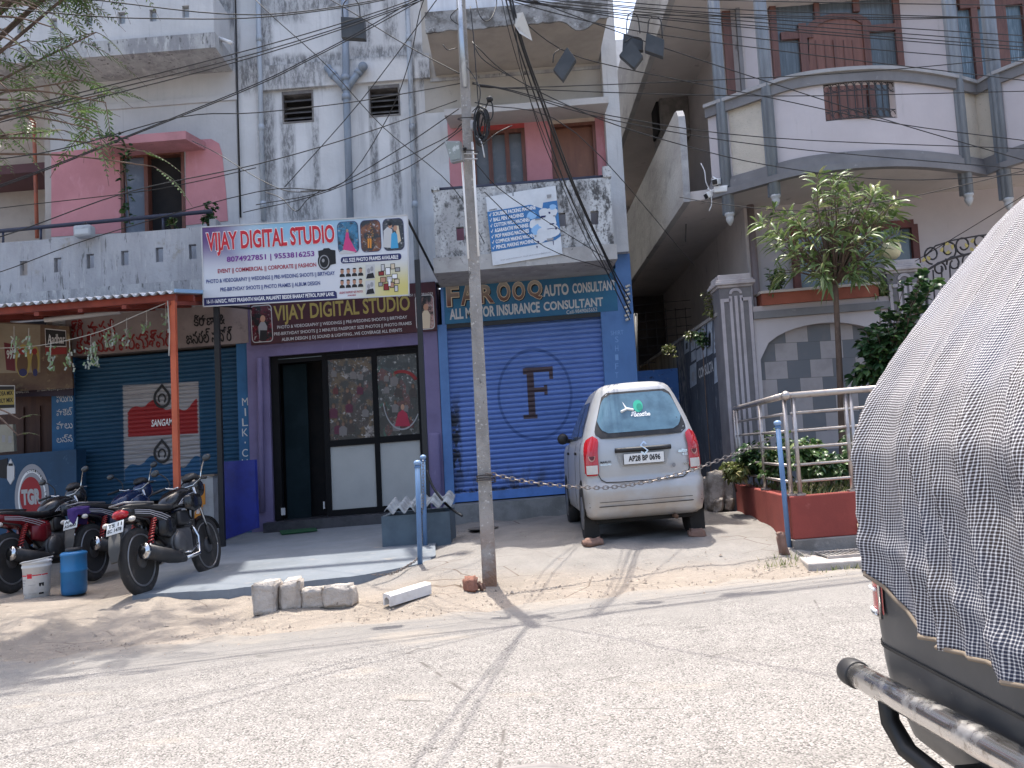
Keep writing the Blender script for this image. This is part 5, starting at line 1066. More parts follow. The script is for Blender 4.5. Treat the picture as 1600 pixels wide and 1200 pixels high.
O = atX(1092, 592, XC - .006); text3(mbl, "CONSULTA", O, atX(1115, 580, XC - .006) - O, atX(1091, 576, XC - .006) - O, INK['silver'], .03)
mb.build('poster', sw, recalc=False); mbl.build('lettering', sw, recalc=False)
# low blue wall
YBW = 15.2; a = at(987, 580, YBW)
mb = MB(); mb.box(XR - .05, XC - .002, YBW, YBW + .15, -.05, at(1022, 578, YBW).z, mat('chipped_blue_wall', (.08, .20, .50), [((.06, .15, .4), 2, .35, .7), ((.33, .38, .46), 6, .58, .66, (1.5, 1, 1)), ((.05, .07, .12), 8, .6, .7)], .8)); o = mb.build('low_wall', None, V((2, YBW, 0))); tag(o, 'low blue wall with chipped paint behind the parked silver car', 'wall')
# gate behind the covered car
gt = thing('iron_gate', 'black iron gate with scrolled arch and gold leaves behind the covered car', 'gate', at(1560, 700, YP + .15))
mb = MB(); YG = YP + .15
def gtube(pts, r=.013, m=IR): mb.tube([at(x, y, YG) for x, y in pts], r, m, 5)
arcp = [(1446, 424), (1470, 410), (1500, 400), (1530, 394), (1560, 392), (1600, 392), (1660, 398)]; gtube(cat([V((x, y, 0)) for x, y in arcp], 5) and [(p.x, p.y) for p in cat([V((x, y, 0)) for x, y in arcp], 5)], .018)
def spiral(cx, cy, r, a0, turns, sx=1): return [(cx + sx * r * (1 - .6 * i / 18) * math.cos(a0 + turns * 6.28 * i / 18), cy + 1.15 * r * (1 - .6 * i / 18) * math.sin(a0 + turns * 6.28 * i / 18)) for i in range(19)]
for cx, cy, r, a0, sx in ((1456, 398, 13, 1.5, 1), (1482, 390, 14, 1.2, -1), (1505, 383, 13, 1.5, 1), (1530, 378, 12, 1.4, -1), (1490, 412, 11, 3, 1), (1512, 408, 11, 3, -1), (1536, 402, 10, 3, 1), (1468, 420, 10, 3, -1), (1560, 374, 13, 1.5, 1), (1590, 376, 13, 1.4, -1)): gtube(spiral(cx, cy, r, a0, 1.2, sx))
gtube([(1446, 400), (1462, 384), (1490, 375), (1530, 368), (1570, 364)], .012)
gtube([(1448, 426), (1450, 700)], .022); gtube([(1449, 640), (1660, 625)], .02)
for i in range(16): x = 1458 + i * 13; y = 422 - min(i, 8) * 3.6; gtube([(x, y), (x + 14, 690)], .011)
mb.build('frame', gt)
GLF = flat('dull_gold_leaf', (.42, .33, .10), .5)
for i, (x, y) in enumerate(((1443, 406), (1451, 403), (1472, 390), (1480, 381), (1488, 386), (1481, 394), (1510, 383), (1520, 376), (1519, 390), (1528, 386))):
    mb = MB(); a = i * 1.3; ppoly(mb, [(x + 4.2 * math.cos(a), y + 4.6 * math.sin(a)), (x + 2.6 * math.cos(a + 1.3), y + 3 * math.sin(a + 1.3)), (x + 4 * math.cos(a + 2.6), y + 4.4 * math.sin(a + 2.6)), (x + 2 * math.cos(a + 4), y + 2.2 * math.sin(a + 4)), (x + 3.6 * math.cos(a + 5), y + 4 * math.sin(a + 5))], YG - .02, GLF, .006); mb.build('leaf', gt)
GLB = NT('cream_glass_globe'); GLBM = GLB.out((.62, .55, .33), .15, 0, .6)
xm = (p2[0] + p2[1]) / 2; gl = thing('globe_lamp', 'cream glass globe lamp on the taller gate pillar', 'lamp', V((xm - .05, YP + .2, p2[2])))
mb = MB(); mb.lathe([(.06, 0), (.07, .02), (.045, .04), (.04, .05)], TRIM, (xm - .05, YP + .2, p2[2]), n=14); mb.build('base', gl); mb = MB(); mb.ball((xm - .05, YP + .2, p2[2] + .19), (.135, .135, .155), GLBM, 18); mb.build('globe', gl)

# ------------------------------------------------------------------ raised garden with steel railing
Q0 = at(1237, 800, 8.7); Q1 = at(1150, 775, 11.75); ZG = at(1237, 776, 8.7).z
REDW = mat('red_oxide_wall', (.29, .06, .046), [((.23, .048, .038), 2, .35, .65), ((.30, .09, .075), 6, .6, .76), ((.2, .14, .12), 4, .66, .78, (1, 1, .6))], .85, bump=.12)
CEM = mat('bare_cement_base', (.25, .23, .21), [((.17, .155, .14), 3, .4, .65), ((.33, .30, .27), 9, .6, .75)], .95, bump=.3)
XE = 7.5
gd = thing('garden_plinth', 'raised garden bed with low red oxide walls at the corner of the mauve house', 'garden bed', V((Q0.x + 1, 9.5, .1)))
zb_ = .02; th = .14
mb = MB(); mb.prism([(Q0.x, 8.7, .20), (XE, 8.66, .2), (XE, 8.66, ZG), (Q0.x, 8.7, ZG)], (0, th, 0), REDW)
mb.prism([(Q0.x, 8.7 + th + .001, .1), (Q1.x, 11.75, .1), (Q1.x, 11.75, ZG), (Q0.x, 8.7 + th + .001, ZG)], (th, 0, 0), REDW)
mb.prism([(Q0.x - .01, 8.68, -.05), (XE, 8.64, -.05), (XE, 8.64, .199), (Q0.x - .01, 8.68, .199)], (0, th, 0), CEM)
h0 = at(1350, 824, 8.69)
mb.build('wall', gd, bevel=.012)
mb = MB(); mb.lathe([(.001, -.012), (.062, -.012), (.066, .0), (.062, .006)], DARK, (h0.x, 8.66, h0.z + .02), 'Y', 16); mb.build('drain_hole', gd)
mb = MB(); SOIL = mat('garden_soil', (.10, .075, .05), [((.06, .045, .03), 5, .4, .6), ((.12, .13, .05), 3, .5, .7)], .95, bump=.6, bs=18)
nx = 30; vs = []
for j in range(14):
    for i in range(nx + 1): x = Q0.x + th * .7 + (XE - Q0.x - .15) * i / nx + (Q1.x - Q0.x) * j / 13; y = 8.8 + 3.05 * j / 13; vs.append((x, y, ZG - .05 + .04 * math.sin(x * 5) * math.sin(y * 4) + .02 * RN.random()))
mb.add(vs, [(j * (nx + 1) + i, j * (nx + 1) + i + 1, (j + 1) * (nx + 1) + i + 1, (j + 1) * (nx + 1) + i) for j in range(13) for i in range(nx)], SOIL, True); mb.build('soil', gd)
SS = mat('steel_rail', (.42, .38, .355), [((.30, .25, .23), 9, .5, .7), ((.2, .13, .1), 20, .66, .76)], .38, .75)
rl = thing('steel_railing', 'shiny steel railing with six bars round the raised garden', 'railing', V((Q0.x, 8.78, ZG)))
rz = [at(1240, y, 8.77).z for y in (617.5, 645.5, 673.5, 700, 727, 753)]
A = V((Q0.x + .05, 8.77, 0)); B = V((XE, 8.74, 0)); Cc = V((Q1.x + .06, 11.7, 0))
mb = MB()
for i, z in enumerate(rz):
    r = .034 if i == 0 else .015
    mb.tube([A + V((.03, 0, z)), B + V((0, 0, z))], r, SS, 8); mb.tube([A + V((-.01, .03, z)), Cc + V((0, 0, z))], r, SS, 8)
mb.ball(A + V((0, 0, rz[0])), .05, SS, 10); mb.build('rail', rl)
mb = MB()
def post(p, r=.022): mb.tube([p + V((0, 0, ZG - .02)), p + V((0, 0, rz[0] - .02))], r, SS, 8); mb.box(p.x - .045, p.x + .045, p.y - .045, p.y + .045, ZG + .001, ZG + .02, SS)
for p in [V((at(px, 690, 8.77).x, 8.77, 0)) for px in (1244, 1326, 1334, 1410, 1418, 1500, 1580)] + [A.lerp(Cc, t) + V((-.01, .03, 0)) for t in (.0, .42, .93, 1.)]:
    mb = MB(); post(p); mb.build('post', rl)

# ------------------------------------------------------------------ vehicles (local metres: x right, y forward, z up; the photo squeezes widths, so does SQ)
SQ = Matrix.Diagonal((.8657, 1, 1.1533, 1))
def interp(T, z):
    if z <= T[0][0]: return T[0][1:]
    for a, b in zip(T, T[1:]):
        if z <= b[0]:
            t = (z - a[0]) / (b[0] - a[0]); return tuple(p + (q - p) * t for p, q in zip(a[1:], b[1:]))
    return T[-1][1:]
TYRE = mat('tyre_rubber', (.025, .024, .024), [((.06, .05, .045), 8, .5, .7)], .85, bump=.2, bs=60)
CHROME = mat('chrome', (.6, .6, .6), [((.4, .38, .36), 14, .6, .75)], .15, 1.)
ALLOY = mat('grey_alloy', (.25, .25, .26), [((.15, .14, .14), 9, .5, .7)], .4, .7)
BLKP = mat('black_plastic', (.02, .02, .022), [((.045, .042, .04), 6, .5, .7)], .5)

# --- silver hatchback
SIL = NT('silver_car_paint'); _z = SIL.xyz()[2]
_c = SIL.mix(SIL.noise(2, 6, (1, 1, 1), .3, .7), (.45, .455, .46), (.41, .415, .42)); _c = SIL.mix(SIL.math('MULTIPLY', SIL.ramp(_z, 1.0, .25), SIL.noise(3, 8, (1, 1, 1), .25, .6)), _c, (.38, .335, .29)); _c = SIL.mix(SIL.math('MULTIPLY', SIL.noise(40, 6, (1, 1, 1), .6, .75), .35), _c, (.36, .33, .30))
SILV = SIL.out(_c, .38, .35, .5)
CARL = V((at(1006, 720, 9.3).x, 9.25, gz(1.38, 9.9)))
car = thing('parked_car', 'silver small hatchback parked nose in at the blue shutter', 'car', CARL)
CT = Matrix.Translation(CARL + V((0, 0, -.02))) @ SQ @ Matrix.Rotation(math.radians(.8), 4, 'Z')
#       z     w     yr    yf    r
BODY = [(.215, .66, .10, 3.36, .12), (.25, .715, .035, 3.43, .13), (.33, .735, .005, 3.47, .14), (.46, .74, .0, 3.48, .15), (.535, .738, .012, 3.47, .15), (.56, .733, .045, 3.46, .15), (.70, .732, .05, 3.45, .15), (.84, .725, .065, 3.42, .16), (.91, .705, .085, 3.3, .17), (.935, .695, .092, 2.75, .17), (.99, .672, .11, 2.62, .17), (1.10, .63, .16, 2.42, .17), (1.22, .575, .225, 2.2, .17), (1.33, .52, .285, 1.98, .17), (1.385, .485, .315, 1.85, .17), (1.42, .46, .33, 1.78, .18), (1.45, .42, .37, 1.7, .19), (1.472, .35, .45, 1.6, .2), (1.482, .24, .58, 1.45, .2), (1.486, .06, .8, 1.2, .05)]
def car_ring(z, n=6, off=0.):
    w, yr, yf, r = interp(BODY, z); w += off; yr -= off; yf += off; P = []
    for cx, cy, a in ((-(w - r), yr + r, 180), (w - r, yr + r, 270), (w - r, yf - r, 0), (-(w - r), yf - r, 90)):
        for i in range(n + 1): t = math.radians(a + 90 * i / n); P.append((cx + r * math.cos(t), cy + r * math.sin(t) * (1.0), z))
    # slight bow of rear and front faces
    return [(x, y + (.05 * (x / w) ** 2 if y < (yr + yf) / 2 else -.12 * (x / w) ** 2), q) for x, y, q in P]
def rear(x, z, off=.005):
    w, yr, yf, r = interp(BODY, z); ax = min(abs(x), w - .002); y = yr
    if ax > w - r: y = yr + r - math.sqrt(max(0, r * r - (ax - (w - r)) ** 2))
    return V((math.copysign(ax, x), y + .05 * (ax / w) ** 2 - off, z))
def smooth_levels():
    zs = []
    for a, b in zip(BODY, BODY[1:]):
        n = max(1, int((b[0] - a[0]) / .04)); zs += [a[0] + (b[0] - a[0]) * i / n for i in range(n)]
    return zs + [BODY[-1][0]]
mb = MB(); mb.T = CT; mb.rings([car_ring(z) for z in smooth_levels()], SILV); body = mb.build('body', car)
def rpatch(mb, zlo, zhi, hw, m, off, rows=12, cols=14, xc=lambda z: 0.):
    vs = []
    for j in range(rows + 1):
        z = zlo + (zhi - zlo) * j / rows; h = hw(z); c = xc(z)
        for i in range(cols + 1): vs.append(rear(c - h + 2 * h * i / cols, z, off))
    mb.add(vs, [(j * (cols + 1) + i, j * (cols + 1) + i + 1, (j + 1) * (cols + 1) + i + 1, (j + 1) * (cols + 1) + i) for j in range(rows) for i in range(cols)], m, True)
def rnd(z, z0, z1, r0, r1):
    """shrink near both ends for rounded corners"""
    d = 0.
    if z < z0 + r0: d += r0 - math.sqrt(max(0, r0 * r0 - (z0 + r0 - z) ** 2))
    if z > z1 - r1: d += r1 - math.sqrt(max(0, r1 * r1 - (z - z1 + r1) ** 2))
    return d
CGL = NT('car_rear_glass'); CGLM = CGL.out(CGL.mix(CGL.noise(3.5, 5, (1, 1, 1), .35, .7), (.10, .19, .25), (.05, .10, .14)), .08, 0, .8)
mb = MB(); mb.T = CT; rpatch(mb, .955, 1.385, lambda z: .60 - (z - .955) * .42 - rnd(z, .955, 1.385, .10, .05), BLKP, .006); w = mb.build('rear_window', car)
mb = MB(); mb.T = CT; rpatch(mb, 1.0, 1.365, lambda z: .525 - abs(z - 1.12) * .45 - rnd(z, 1.0, 1.365, .07, .09), CGLM, .010); mb.build('pane', w)
mb = MB(); mb.T = CT
def rdisc(mb, x, z, rx, rz, m, off, n=22): mb.face([rear(x + rx * math.cos(2 * math.pi * i / n), z + rz * math.sin(2 * math.pi * i / n), off) for i in range(n)], m)
def rtext(mb, s, x0, x1, z0, z1, m, off=.016, bold=.02, sh=0.): O = rear(x0, z0, off); text3(mb, s, O, rear(x1, z0, off) - O, rear(x0, z1, off) - O, m, bold, sh)
GRS = flat('sticker_green', (.04, .42, .28), .4)
rdisc(mb, .0, 1.235, .06, .058, GRS, .016); rdisc(mb, .015, 1.225, .035, .035, flat('sticker_dark_green', (.02, .25, .17), .4), .018); mb.tube([rear(-.06, 1.20, .017), rear(-.14, 1.215, .017), rear(-.22, 1.19, .017)], .012, INK['white'], 5); mb.face([rear(-.13, 1.215, .016), rear(-.19, 1.29, .016), rear(-.16, 1.22, .016)], INK['white'])
rtext(mb, "శ్రీమయం", -.10, .14, 1.135, 1.185, INK['white'], .018, .05)
mb.build('sticker', w)
LENS = NT('red_lamp_lens'); LENSM = LENS.out((.40, .012, .02), .12, 0, .7); WL = flat('clear_lamp_lens', (.55, .52, .48), .15)
for s in (-1, 1):
    mb = MB(); mb.T = CT; rpatch(mb, .62, .985, lambda z: .082 - rnd(z, .62, .985, .02, .075) - .01 * abs(z - .8), LENSM, .028, 12, 8, lambda z: s * (.635 - max(0, z - .85) * .25)); tl = mb.build('tail_light', car)
    mb = MB(); mb.T = CT; rpatch(mb, .635, .715, lambda z: .066, WL, .033, 3, 6, lambda z: s * .632); mb.face([rear(s * .63 + .042 * math.cos(a), .80 + .05 * math.sin(a), .034) for a in [math.pi + math.pi * i / 8 for i in range(9)]], mat('lamp_ring', (.5, .25, .2), (), .2)); mb.face([rear(s * .63 + .032 * math.cos(a), .798 + .036 * math.sin(a), .037) for a in [math.pi + math.pi * i / 8 for i in range(9)]], flat('lamp_dark', (.10, .01, .012), .2)); mb.build('reflector', tl)
mb = MB(); mb.T = CT; a = [rear(-.345 + .69 * i / 8, .835, .012) for i in range(9)]; mb.tube(a, .022, BLKP, 6); mb.build('tailgate_trim', car)
mb = MB(); mb.T = CT
SL_ = [(.035, .04), (.0, .065), (-.05, .025), (-.008, .0), (.012, -.012), (.03, -.025), (0, -.048), (-.035, -.028), (-.045, -.038), (0, -.072), (.052, -.026), (.012, .004), (-.014, .014), (-.03, .026), (0, .046), (.028, .03)]
mb.face([rear(.01 + x * 1.0, .842 + z, .038) for x, z in SL_], CHROME)
rtext(mb, "alto", .43, .55, .775, .81, CHROME, .012, .04, .3); rtext(mb, "K10", .485, .55, .745, .768, CHROME, .012, .03); rtext(mb, "MARUTI", -.53, -.40, .728, .748, INK['black'], .012, .03); rtext(mb, "SUZUKI", -.53, -.40, .706, .724, CHROME, .012, .03); rtext(mb, "VXI", .48, .545, .655, .68, CHROME, .012, .02); rdisc(mb, .365, .665, .022, .02, ALLOY, .012); mb.build('badge', car)
mb = MB(); mb.T = CT; PLW = flat('plate_white', (.68, .68, .66), .45)
mb.face([rear(-.275, .69, .008), rear(.275, .69, .008), rear(.33, .815, .008), rear(-.33, .815, .008)], mat('plate_recess_shade', (.33, .325, .31), (), .5))  # flat trapezoid, its darker colour stands for the shade of a recess
q = [rear(x, z, 0) for x, z in ((-.25, .70), (.25, .70), (.25, .80), (-.25, .80))]; y = min(p.y for p in q) - .03
mb.prism([(p.x, y, p.z) for p in q], (0, .02, 0), BLKP); mb.prism([(p.x * .98, y - .003, .75 + (p.z - .75) * .93) for p in q], (0, .002, 0), PLW); npl = mb.build('number_plate', car)
mb = MB(); mb.T = CT; text3(mb, "AP28 BP 0696", (-.19, y - .006, .725), (.39, 0, 0), (0, 0, .055), INK['black'], .03); mb.build('lettering', npl)
# seams of the tailgate and bumper
mb = MB(); mb.T = CT; SEAM = flat('seam_dark', (.03, .028, .026), .8)
L = [(-.56, .66), (-.555, .62), (-.53, .58), (-.47, .553), (-.3, .548), (0, .547), (.3, .548), (.47, .553), (.53, .58), (.555, .62), (.56, .66)]; mb.tube([rear(x, z, .001) for x, z in L], .006, SEAM, 4)
mb.tube([rear(-.69 + 1.38 * i / 10, .335, .001) for i in range(11)], .005, SEAM, 4)
mb.tube([rear(-.69 + 1.38 * i / 10, .375, .0) for i in range(11)], .003, SEAM, 4)
for s in (-1, 1): mb.tube([rear(s * .56, .66, .001), rear(s * .72, .65, .001)], .003, SEAM, 4)
mb.build('seam', car)
# side windows, doors, mirrors
for s in (-1, 1):
    def side(y, z, o=.006): return V((s * (interp(BODY, z)[0] + o), y, z))
    for name, pts in (('side_window', ((.62, .99), (1.22, .965), (1.22, 1.33), (.78, 1.33), (.66, 1.2))), ('side_window', ((1.28, .965), (2.38, .965), (2.12, 1.18), (1.85, 1.33), (1.28, 1.34)))):
        mb = MB(); mb.T = CT; c = V((sum(p[0] for p in pts) / len(pts), sum(p[1] for p in pts) / len(pts))); P = []
        for a, b in zip(pts, pts[1:] + pts[:1]): P += [(a[0] + (b[0] - a[0]) * i / 4, a[1] + (b[1] - a[1]) * i / 4) for i in range(4)]
        inn = [side(c.x + (y - c.x) * .5, c.y + (z - c.y) * .5, .012) for y, z in P]; o_ = [side(y, z) for y, z in P]; n = len(P)
        mb.add(o_ + inn, [(i, (i + 1) % n, (i + 1) % n + n, i + n) for i in range(n)] + [tuple(range(n, 2 * n))], GLASS, True); mb.build(name, car)
    mb = MB(); mb.T = CT
    for y in (.62, 1.25, 2.42): mb.tube([side(y + (.02 if y < .7 else 0) * math.sin(z * 6), z, .001) for z in [.3 + .07 * i for i in range(10)]], .004, SEAM, 4)
    for y in (1.13, 2.3): mb.rbox(side(y - .05, .83, .012), (.012, .07, .015), BLKP, .006)
    mb.build('seam', car)
    mb = MB(); mb.T = CT; mb.ball((s * .80, 2.3, 1.0), (.085, .06, .065), BLKP, 12); mb.tube([(s * .68, 2.34, .97), (s * .78, 2.32, .98)], .025, BLKP, 6); mb.build('mirror', car)
    for y in (.52, 2.86):
        mb = MB(); mb.T = CT; mb.face([(s * (.7405), y + .33 * math.cos(a), .27 + .31 * math.sin(a)) for a in [math.pi * i / 14 for i in range(15)]] + [(s * .7405, y - .30, .217), (s * .7405, y + .30, .217)], flat('arch_black', (.012, .012, .012), .9)); mb.build('wheel_arch', car)
        mb = MB(); mb.T = CT; c = (s * .655, y, .262); mb.lathe([(.16, -.08), (.235, -.088), (.262, -.07), (.268, 0), (.262, .07), (.235, .088), (.16, .08)], TYRE, c, 'X', 26); wh = mb.build('wheel', car)
        mb = MB(); mb.T = CT; mb.lathe([(.02, .089 * s), (.10, .094 * s), (.155, .09 * s), (.165, .07 * s)], ALLOY, c, 'X', 22); mb.build('rim', wh)
mb = MB(); mb.T = CT; mb.rbox((0, 1.75, .23), (.6, 1.55, .06), flat('underbody', (.012, .012, .012), .9), .02); mb.tube([(.35, -.0, .2), (.36, .5, .21)], .022, mat('rusty_pipe', (.09, .05, .03), (), .8), 7)
for s in (-1, 1): mb.face([(s * .655 - .09, .24, .05), (s * .655 + .09, .24, .05), (s * .655 + .09, .25, .24), (s * .655 - .09, .25, .24)], flat('mud_flap', (.015, .014, .013), .8))
mb.build('underbody', car)

# --- covered car close to the camera on the right (drawn in street coordinates, heading +X)
suv = thing('covered_car', 'dark grey car under a black and white checked cloth cover with chrome rear bar', 'car', V((1.2, 1.9, 0)))
def plan_ring(xr, y0, y1, r, z, xf=4.6, n=10):
    P = []
    for cx, cy, a in ((xr + r, y1 - r, 90), (xr + r, y0 + r, 180)):
        for i in range(n + 1): t = math.radians(a + 90 * i / n); P.append(V((cx + r * math.cos(t), cy + r * math.sin(t), z)))
    return [V((xf, y1, z))] + P + [V((xf, y0, z))]
SB = [(.28, 1.20, .99, 2.80, .20), (.34, 1.135, .95, 2.85, .21), (.5, 1.09, .92, 2.89, .21), (.75, 1.075, .91, 2.90, .21), (.95, 1.08, .91, 2.905, .21), (1.3, 1.2, .93, 2.88, .21)]
GREYC = mat('dark_grey_car_paint', (.038, .043, .05), [((.06, .064, .07), 3, .4, .7), ((.14, .13, .12), 30, .64, .76)], .38, .25)
mb = MB(); mb.rings([plan_ring(*interp(SB, z)[:4], z) for z in [.28, .31, .34, .42, .48, .55, .65, .75, .85, .95, 1.1, 1.3]], GREYC, closed=True, caps=True); mb.build('body', suv)
# dusty bumper skirt crease, lamp
mb = MB()
for z, o in ((.60, .004),): mb.tube([p + V((-.001, 0, 0)) for p in plan_ring(*interp(SB, z)[:4], z)[4:19]], .006, flat('seam_dark', (0, 0, 0)), 4)
mb.build('seam', suv)
LR = plan_ring(*[q + d for q, d in zip(interp(SB, .85)[:4], (-.006, 0, .004, 0))], 0)
mb = MB(); seg = LR[6:12] + [LR[11] + V((0, -.035, 0))]; mb.rings([[p + V((0, 0, z)) for p in seg] for z in (.70, .80, .92, 1.06)], LENSM, closed=False, caps=False); tl = mb.build('tail_light', suv)
mb = MB(); LR2 = [p + V((-.006, 0, 0)) for p in LR]
for z in (.705, .77, .83, .89, .95): mb.tube([(p + V((0, 0, z))) for p in LR2[9:12]], .006, INK['white'], 5)
mb.tube([LR2[11] + V((-.004, -.035, .69)), LR2[11] + V((-.004, -.035, 1.02))], .006, CHROME, 5); mb.tube([p + V((0, 0, .695)) for p in LR2[6:12]], .005, CHROME, 5); mb.build('lamp_trim', tl)
# cloth cover
CV = [(.45, 1.06, .84, 2.90, .24), (.62, 1.06, .84, 2.91, .25), (.9, 1.065, .83, 2.92, .26), (1.2, 1.065, .83, 2.94, .28), (1.34, 1.12, .84, 2.93, .29), (1.5, 1.225, .86, 2.90, .30), (1.7, 1.38, .90, 2.87, .32), (1.87, 1.52, .94, 2.84, .33), (1.98, 1.64, .99, 2.81, .34), (2.07, 1.80, 1.05, 2.76, .34), (2.12, 2.05, 1.2, 2.6, .34), (2.14, 2.7, 1.5, 2.2, .3)]
def clothm():
    t = NT('checked_cloth'); uv = t.tc.outputs['UV']; s = t.n('ShaderNodeSeparateXYZ'); t.set(s.inputs[0], uv)
    fu = t.math('FRACT', t.math('MULTIPLY', s.outputs[0], 128.)); fv = t.math('FRACT', t.math('MULTIPLY', s.outputs[1], 128.))
    a = t.ramp(t.math('ABSOLUTE', t.math('SUBTRACT', fu, .5)), .29, .36, 1, 0); b = t.ramp(t.math('ABSOLUTE', t.math('SUBTRACT', fv, .5)), .29, .36, 1, 0)
    w = t.mix(t.noise(2.0, 4, (1, 1, 1), .35, .65), (.66, .66, .66), (.60, .60, .62)); dk = t.mix(t.noise(2.6, 4, (1, 1, 1), .4, .6, off=5), (.035, .028, .028), (.03, .036, .06))
    md = t.mix(t.math('MAXIMUM', a, b), w, (.26, .25, .26)); c = t.mix(t.math('MULTIPLY', a, b), md, dk)
    t.bump(t.noise(9, 5, (1, 1, .25), .2, .8), .25, .02)
    return t.out(c, .9, 0, .15)
def zlow(i, n, y, x):
    # lower hem: high over the tail lamp at the far corner, sagging along the rear
    if x > 1.5: return .95
    if y > 2.33: return .70 + .25 * sm((y - 2.33) / .46)
    return .685 + .015 * sm((y - 1.6) / .7)
def dens(P, st=.0125):
    out = []
    for a, b in zip(P, P[1:]):
        st_ = st if (a.x < 1.9 and a.y > 1.7) else .05
        k = max(1, int((b - a).length / st_)); out += [a.lerp(b, i / k) for i in range(k)]
    return out + [P[-1]]
base = dens(plan_ring(*interp(CV, .9)[:4], 0, 4.6)); fr_ = []
PR0 = plan_ring(*interp(CV, .9)[:4], 0, 4.6)
def ringat(z):
    R0 = plan_ring(*interp(CV, z)[:4], 0, 4.6); out = []
    for a0, b0, a1, b1 in zip(PR0, PR0[1:], R0, R0[1:]):
        st_ = .0125 if (a0.x < 1.9 and a0.y > 1.7) else .05
        k = max(1, int((b0 - a0).length / st_)); out += [a1.lerp(b1, i / k) for i in range(k)]
    return out + [R0[-1]]
sarc = [0.]
for a, b in zip(base, base[1:]): sarc.append(sarc[-1] + (b - a).length)
NV = 90; mb = MB(); rows = []; uv = []
def fold(s, h):
    """drape: leaning pleats that open towards the hem"""
    q = s * 1.0 + .22 * h + .05 * math.sin(h * 3 + s * 2); k = min(1, max(0, (1.62 - h) / .8)) * .6 + .4
    p1 = abs(math.sin(q * 9 + .8 * math.sin(q * 4.3))); p2 = abs(math.sin(q * 15.5 + 1.3 + .9 * math.sin(h * 1.7))); p3 = abs(math.sin(q * 27 + .5 + 1.6 * math.sin(h * 1.3 + q)))
    d = .050 * max(0, 1 - p1 * 1.25) ** 1.7 * k + .026 * max(0, 1 - p2 * 1.3) ** 1.8 * k + .010 * max(0, 1 - p3 * 1.5) ** 1.5 * k + .016 * math.sin(q * 5.3 + .7) * k
    d += .0012 * math.sin(s * 41 + 7 * h) * math.sin(h * 17 - s * 9) + .005 * math.sin(h * 3 + s * 6)
    d += .007 * math.exp(-((h - 1.18 - .12 * math.sin(s * 4)) / .05) ** 2) * math.sin(s * 11) + .010 * math.exp(-((h - 1.02 + .25 * (s - 3.4)) / .03) ** 2)
    return d
lev = [ringat(z) for z in [.45 + (2.14 - .45) * j / 60 for j in range(61)]]
def lv(j, i):
    q = j * 60; k = min(59, int(q)); return lev[k][i].lerp(lev[k + 1][i], q - k)
for j in range(NV + 1):
    rowv = []
    for i in range(len(base)):
        z0 = zlow(i, 0, base[i].y, base[i].x); z = z0 + (2.138 - z0) * (j / NV); t = (z - .45) / (2.14 - .45); p = lv(max(0, min(1, t)), i)
        i0, i1 = max(0, i - 1), min(len(base) - 1, i + 1); tt = (base[i1] - base[i0]); n = V((tt.y, -tt.x, 0)).normalized()
        if n.x > 0 and base[i].x < 1.5: n = -n
        if base[i].x > 1.5: n = V((0, 1 if base[i].y > 1.9 else -1, 0))
        rowv.append(p + n * (fold(sarc[i], z) + .004) + V((0, 0, z))); uv.append((sarc[i], z * 1.0 + .25 * max(0, z - 1.3) ** 1.2 + .004 * math.sin(sarc[i] * 30)))
    rows.append(rowv)
k = len(base); vs = [p for r in rows for p in r]
mb.add(vs, [(j * k + i, j * k + i + 1, (j + 1) * k + i + 1, (j + 1) * k + i) for j in range(NV) for i in range(k - 1)] + [tuple(range(NV * k, NV * k + k))], clothm(), True); mb.uv = uv
cv = mb.build('cloth_cover', suv, recalc=False); md_ = cv.modifiers.new('cloth_thickness', 'SOLIDIFY'); md_.thickness = .004
mb = MB(); mb.tube([rows[0][i] + V((-.003, 0, .004)) for i in range(0, k, 3)], .006, mat('hem_thread', (.2, .16, .12), (), .9), 5); mb.build('hem', cv)
# chrome guard bar
BARM = NT('scuffed_chrome'); BARC = BARM.out(BARM.mix(BARM.noise(22, 8, (1, 1, 1), .56, .66), (.66, .64, .62), (.36, .33, .3)), BARM.ramp(BARM.noise(9, 6, (1, 1, 1), .4, .7), 0, 1, .14, .4), .95)
b0 = at(1333, 1051, 2.82); b1 = at(1600, 1198, 1.93); dv = (b1 - b0).normalized(); b2 = b1 + dv * 1.0
gb = MB(); gb.tube([b0, b0 + dv * .35, b0 + dv * .36, b1, b2], .037, BARC, 20); bar = gb.build('guard_bar', suv)
mb = MB(); mb.lathe([(.0001, -.05), (.03, -.048), (.04, -.035), (.043, -.02), (.043, .035), (.040, .04)], BLKP, (0, 0, 0), 'Z', 20); Rm = dv.to_track_quat('Z', 'Y').to_matrix().to_4x4(); mb.v = [Matrix.Translation(b0) @ Rm @ p for p in mb.v]; mb.build('end_cap', bar)
mb = MB(); c = b0 + dv * .42; mb.tube([c + V((0, 0, 0)) - dv * .19, c - dv * .20 + V((.01, 0, -.09)), c - dv * .13 + V((.02, .0, -.15)), c + V((.05, 0, -.185)), c + dv * .12 + V((.1, 0, -.19)), c + dv * .25 + V((.2, 0, -.18))], .028, flat('bracket_black', (.012, .012, .012), .5), 6); mb.rbox(c + dv * .17 + V((.06, 0, -.15)), (.04, .05, .04), flat('bracket_black', (0, 0, 0)), .006); mb.build('bracket', bar)
mb = MB()
for y in (1.15, 2.58): mb.lathe([(.2, -.1), (.33, -.11), (.37, -.08), (.375, 0), (.37, .08), (.33, .11), (.2, .1)], TYRE, (2.0, y, .375), 'Y', 26)
mb.build('wheel', suv)

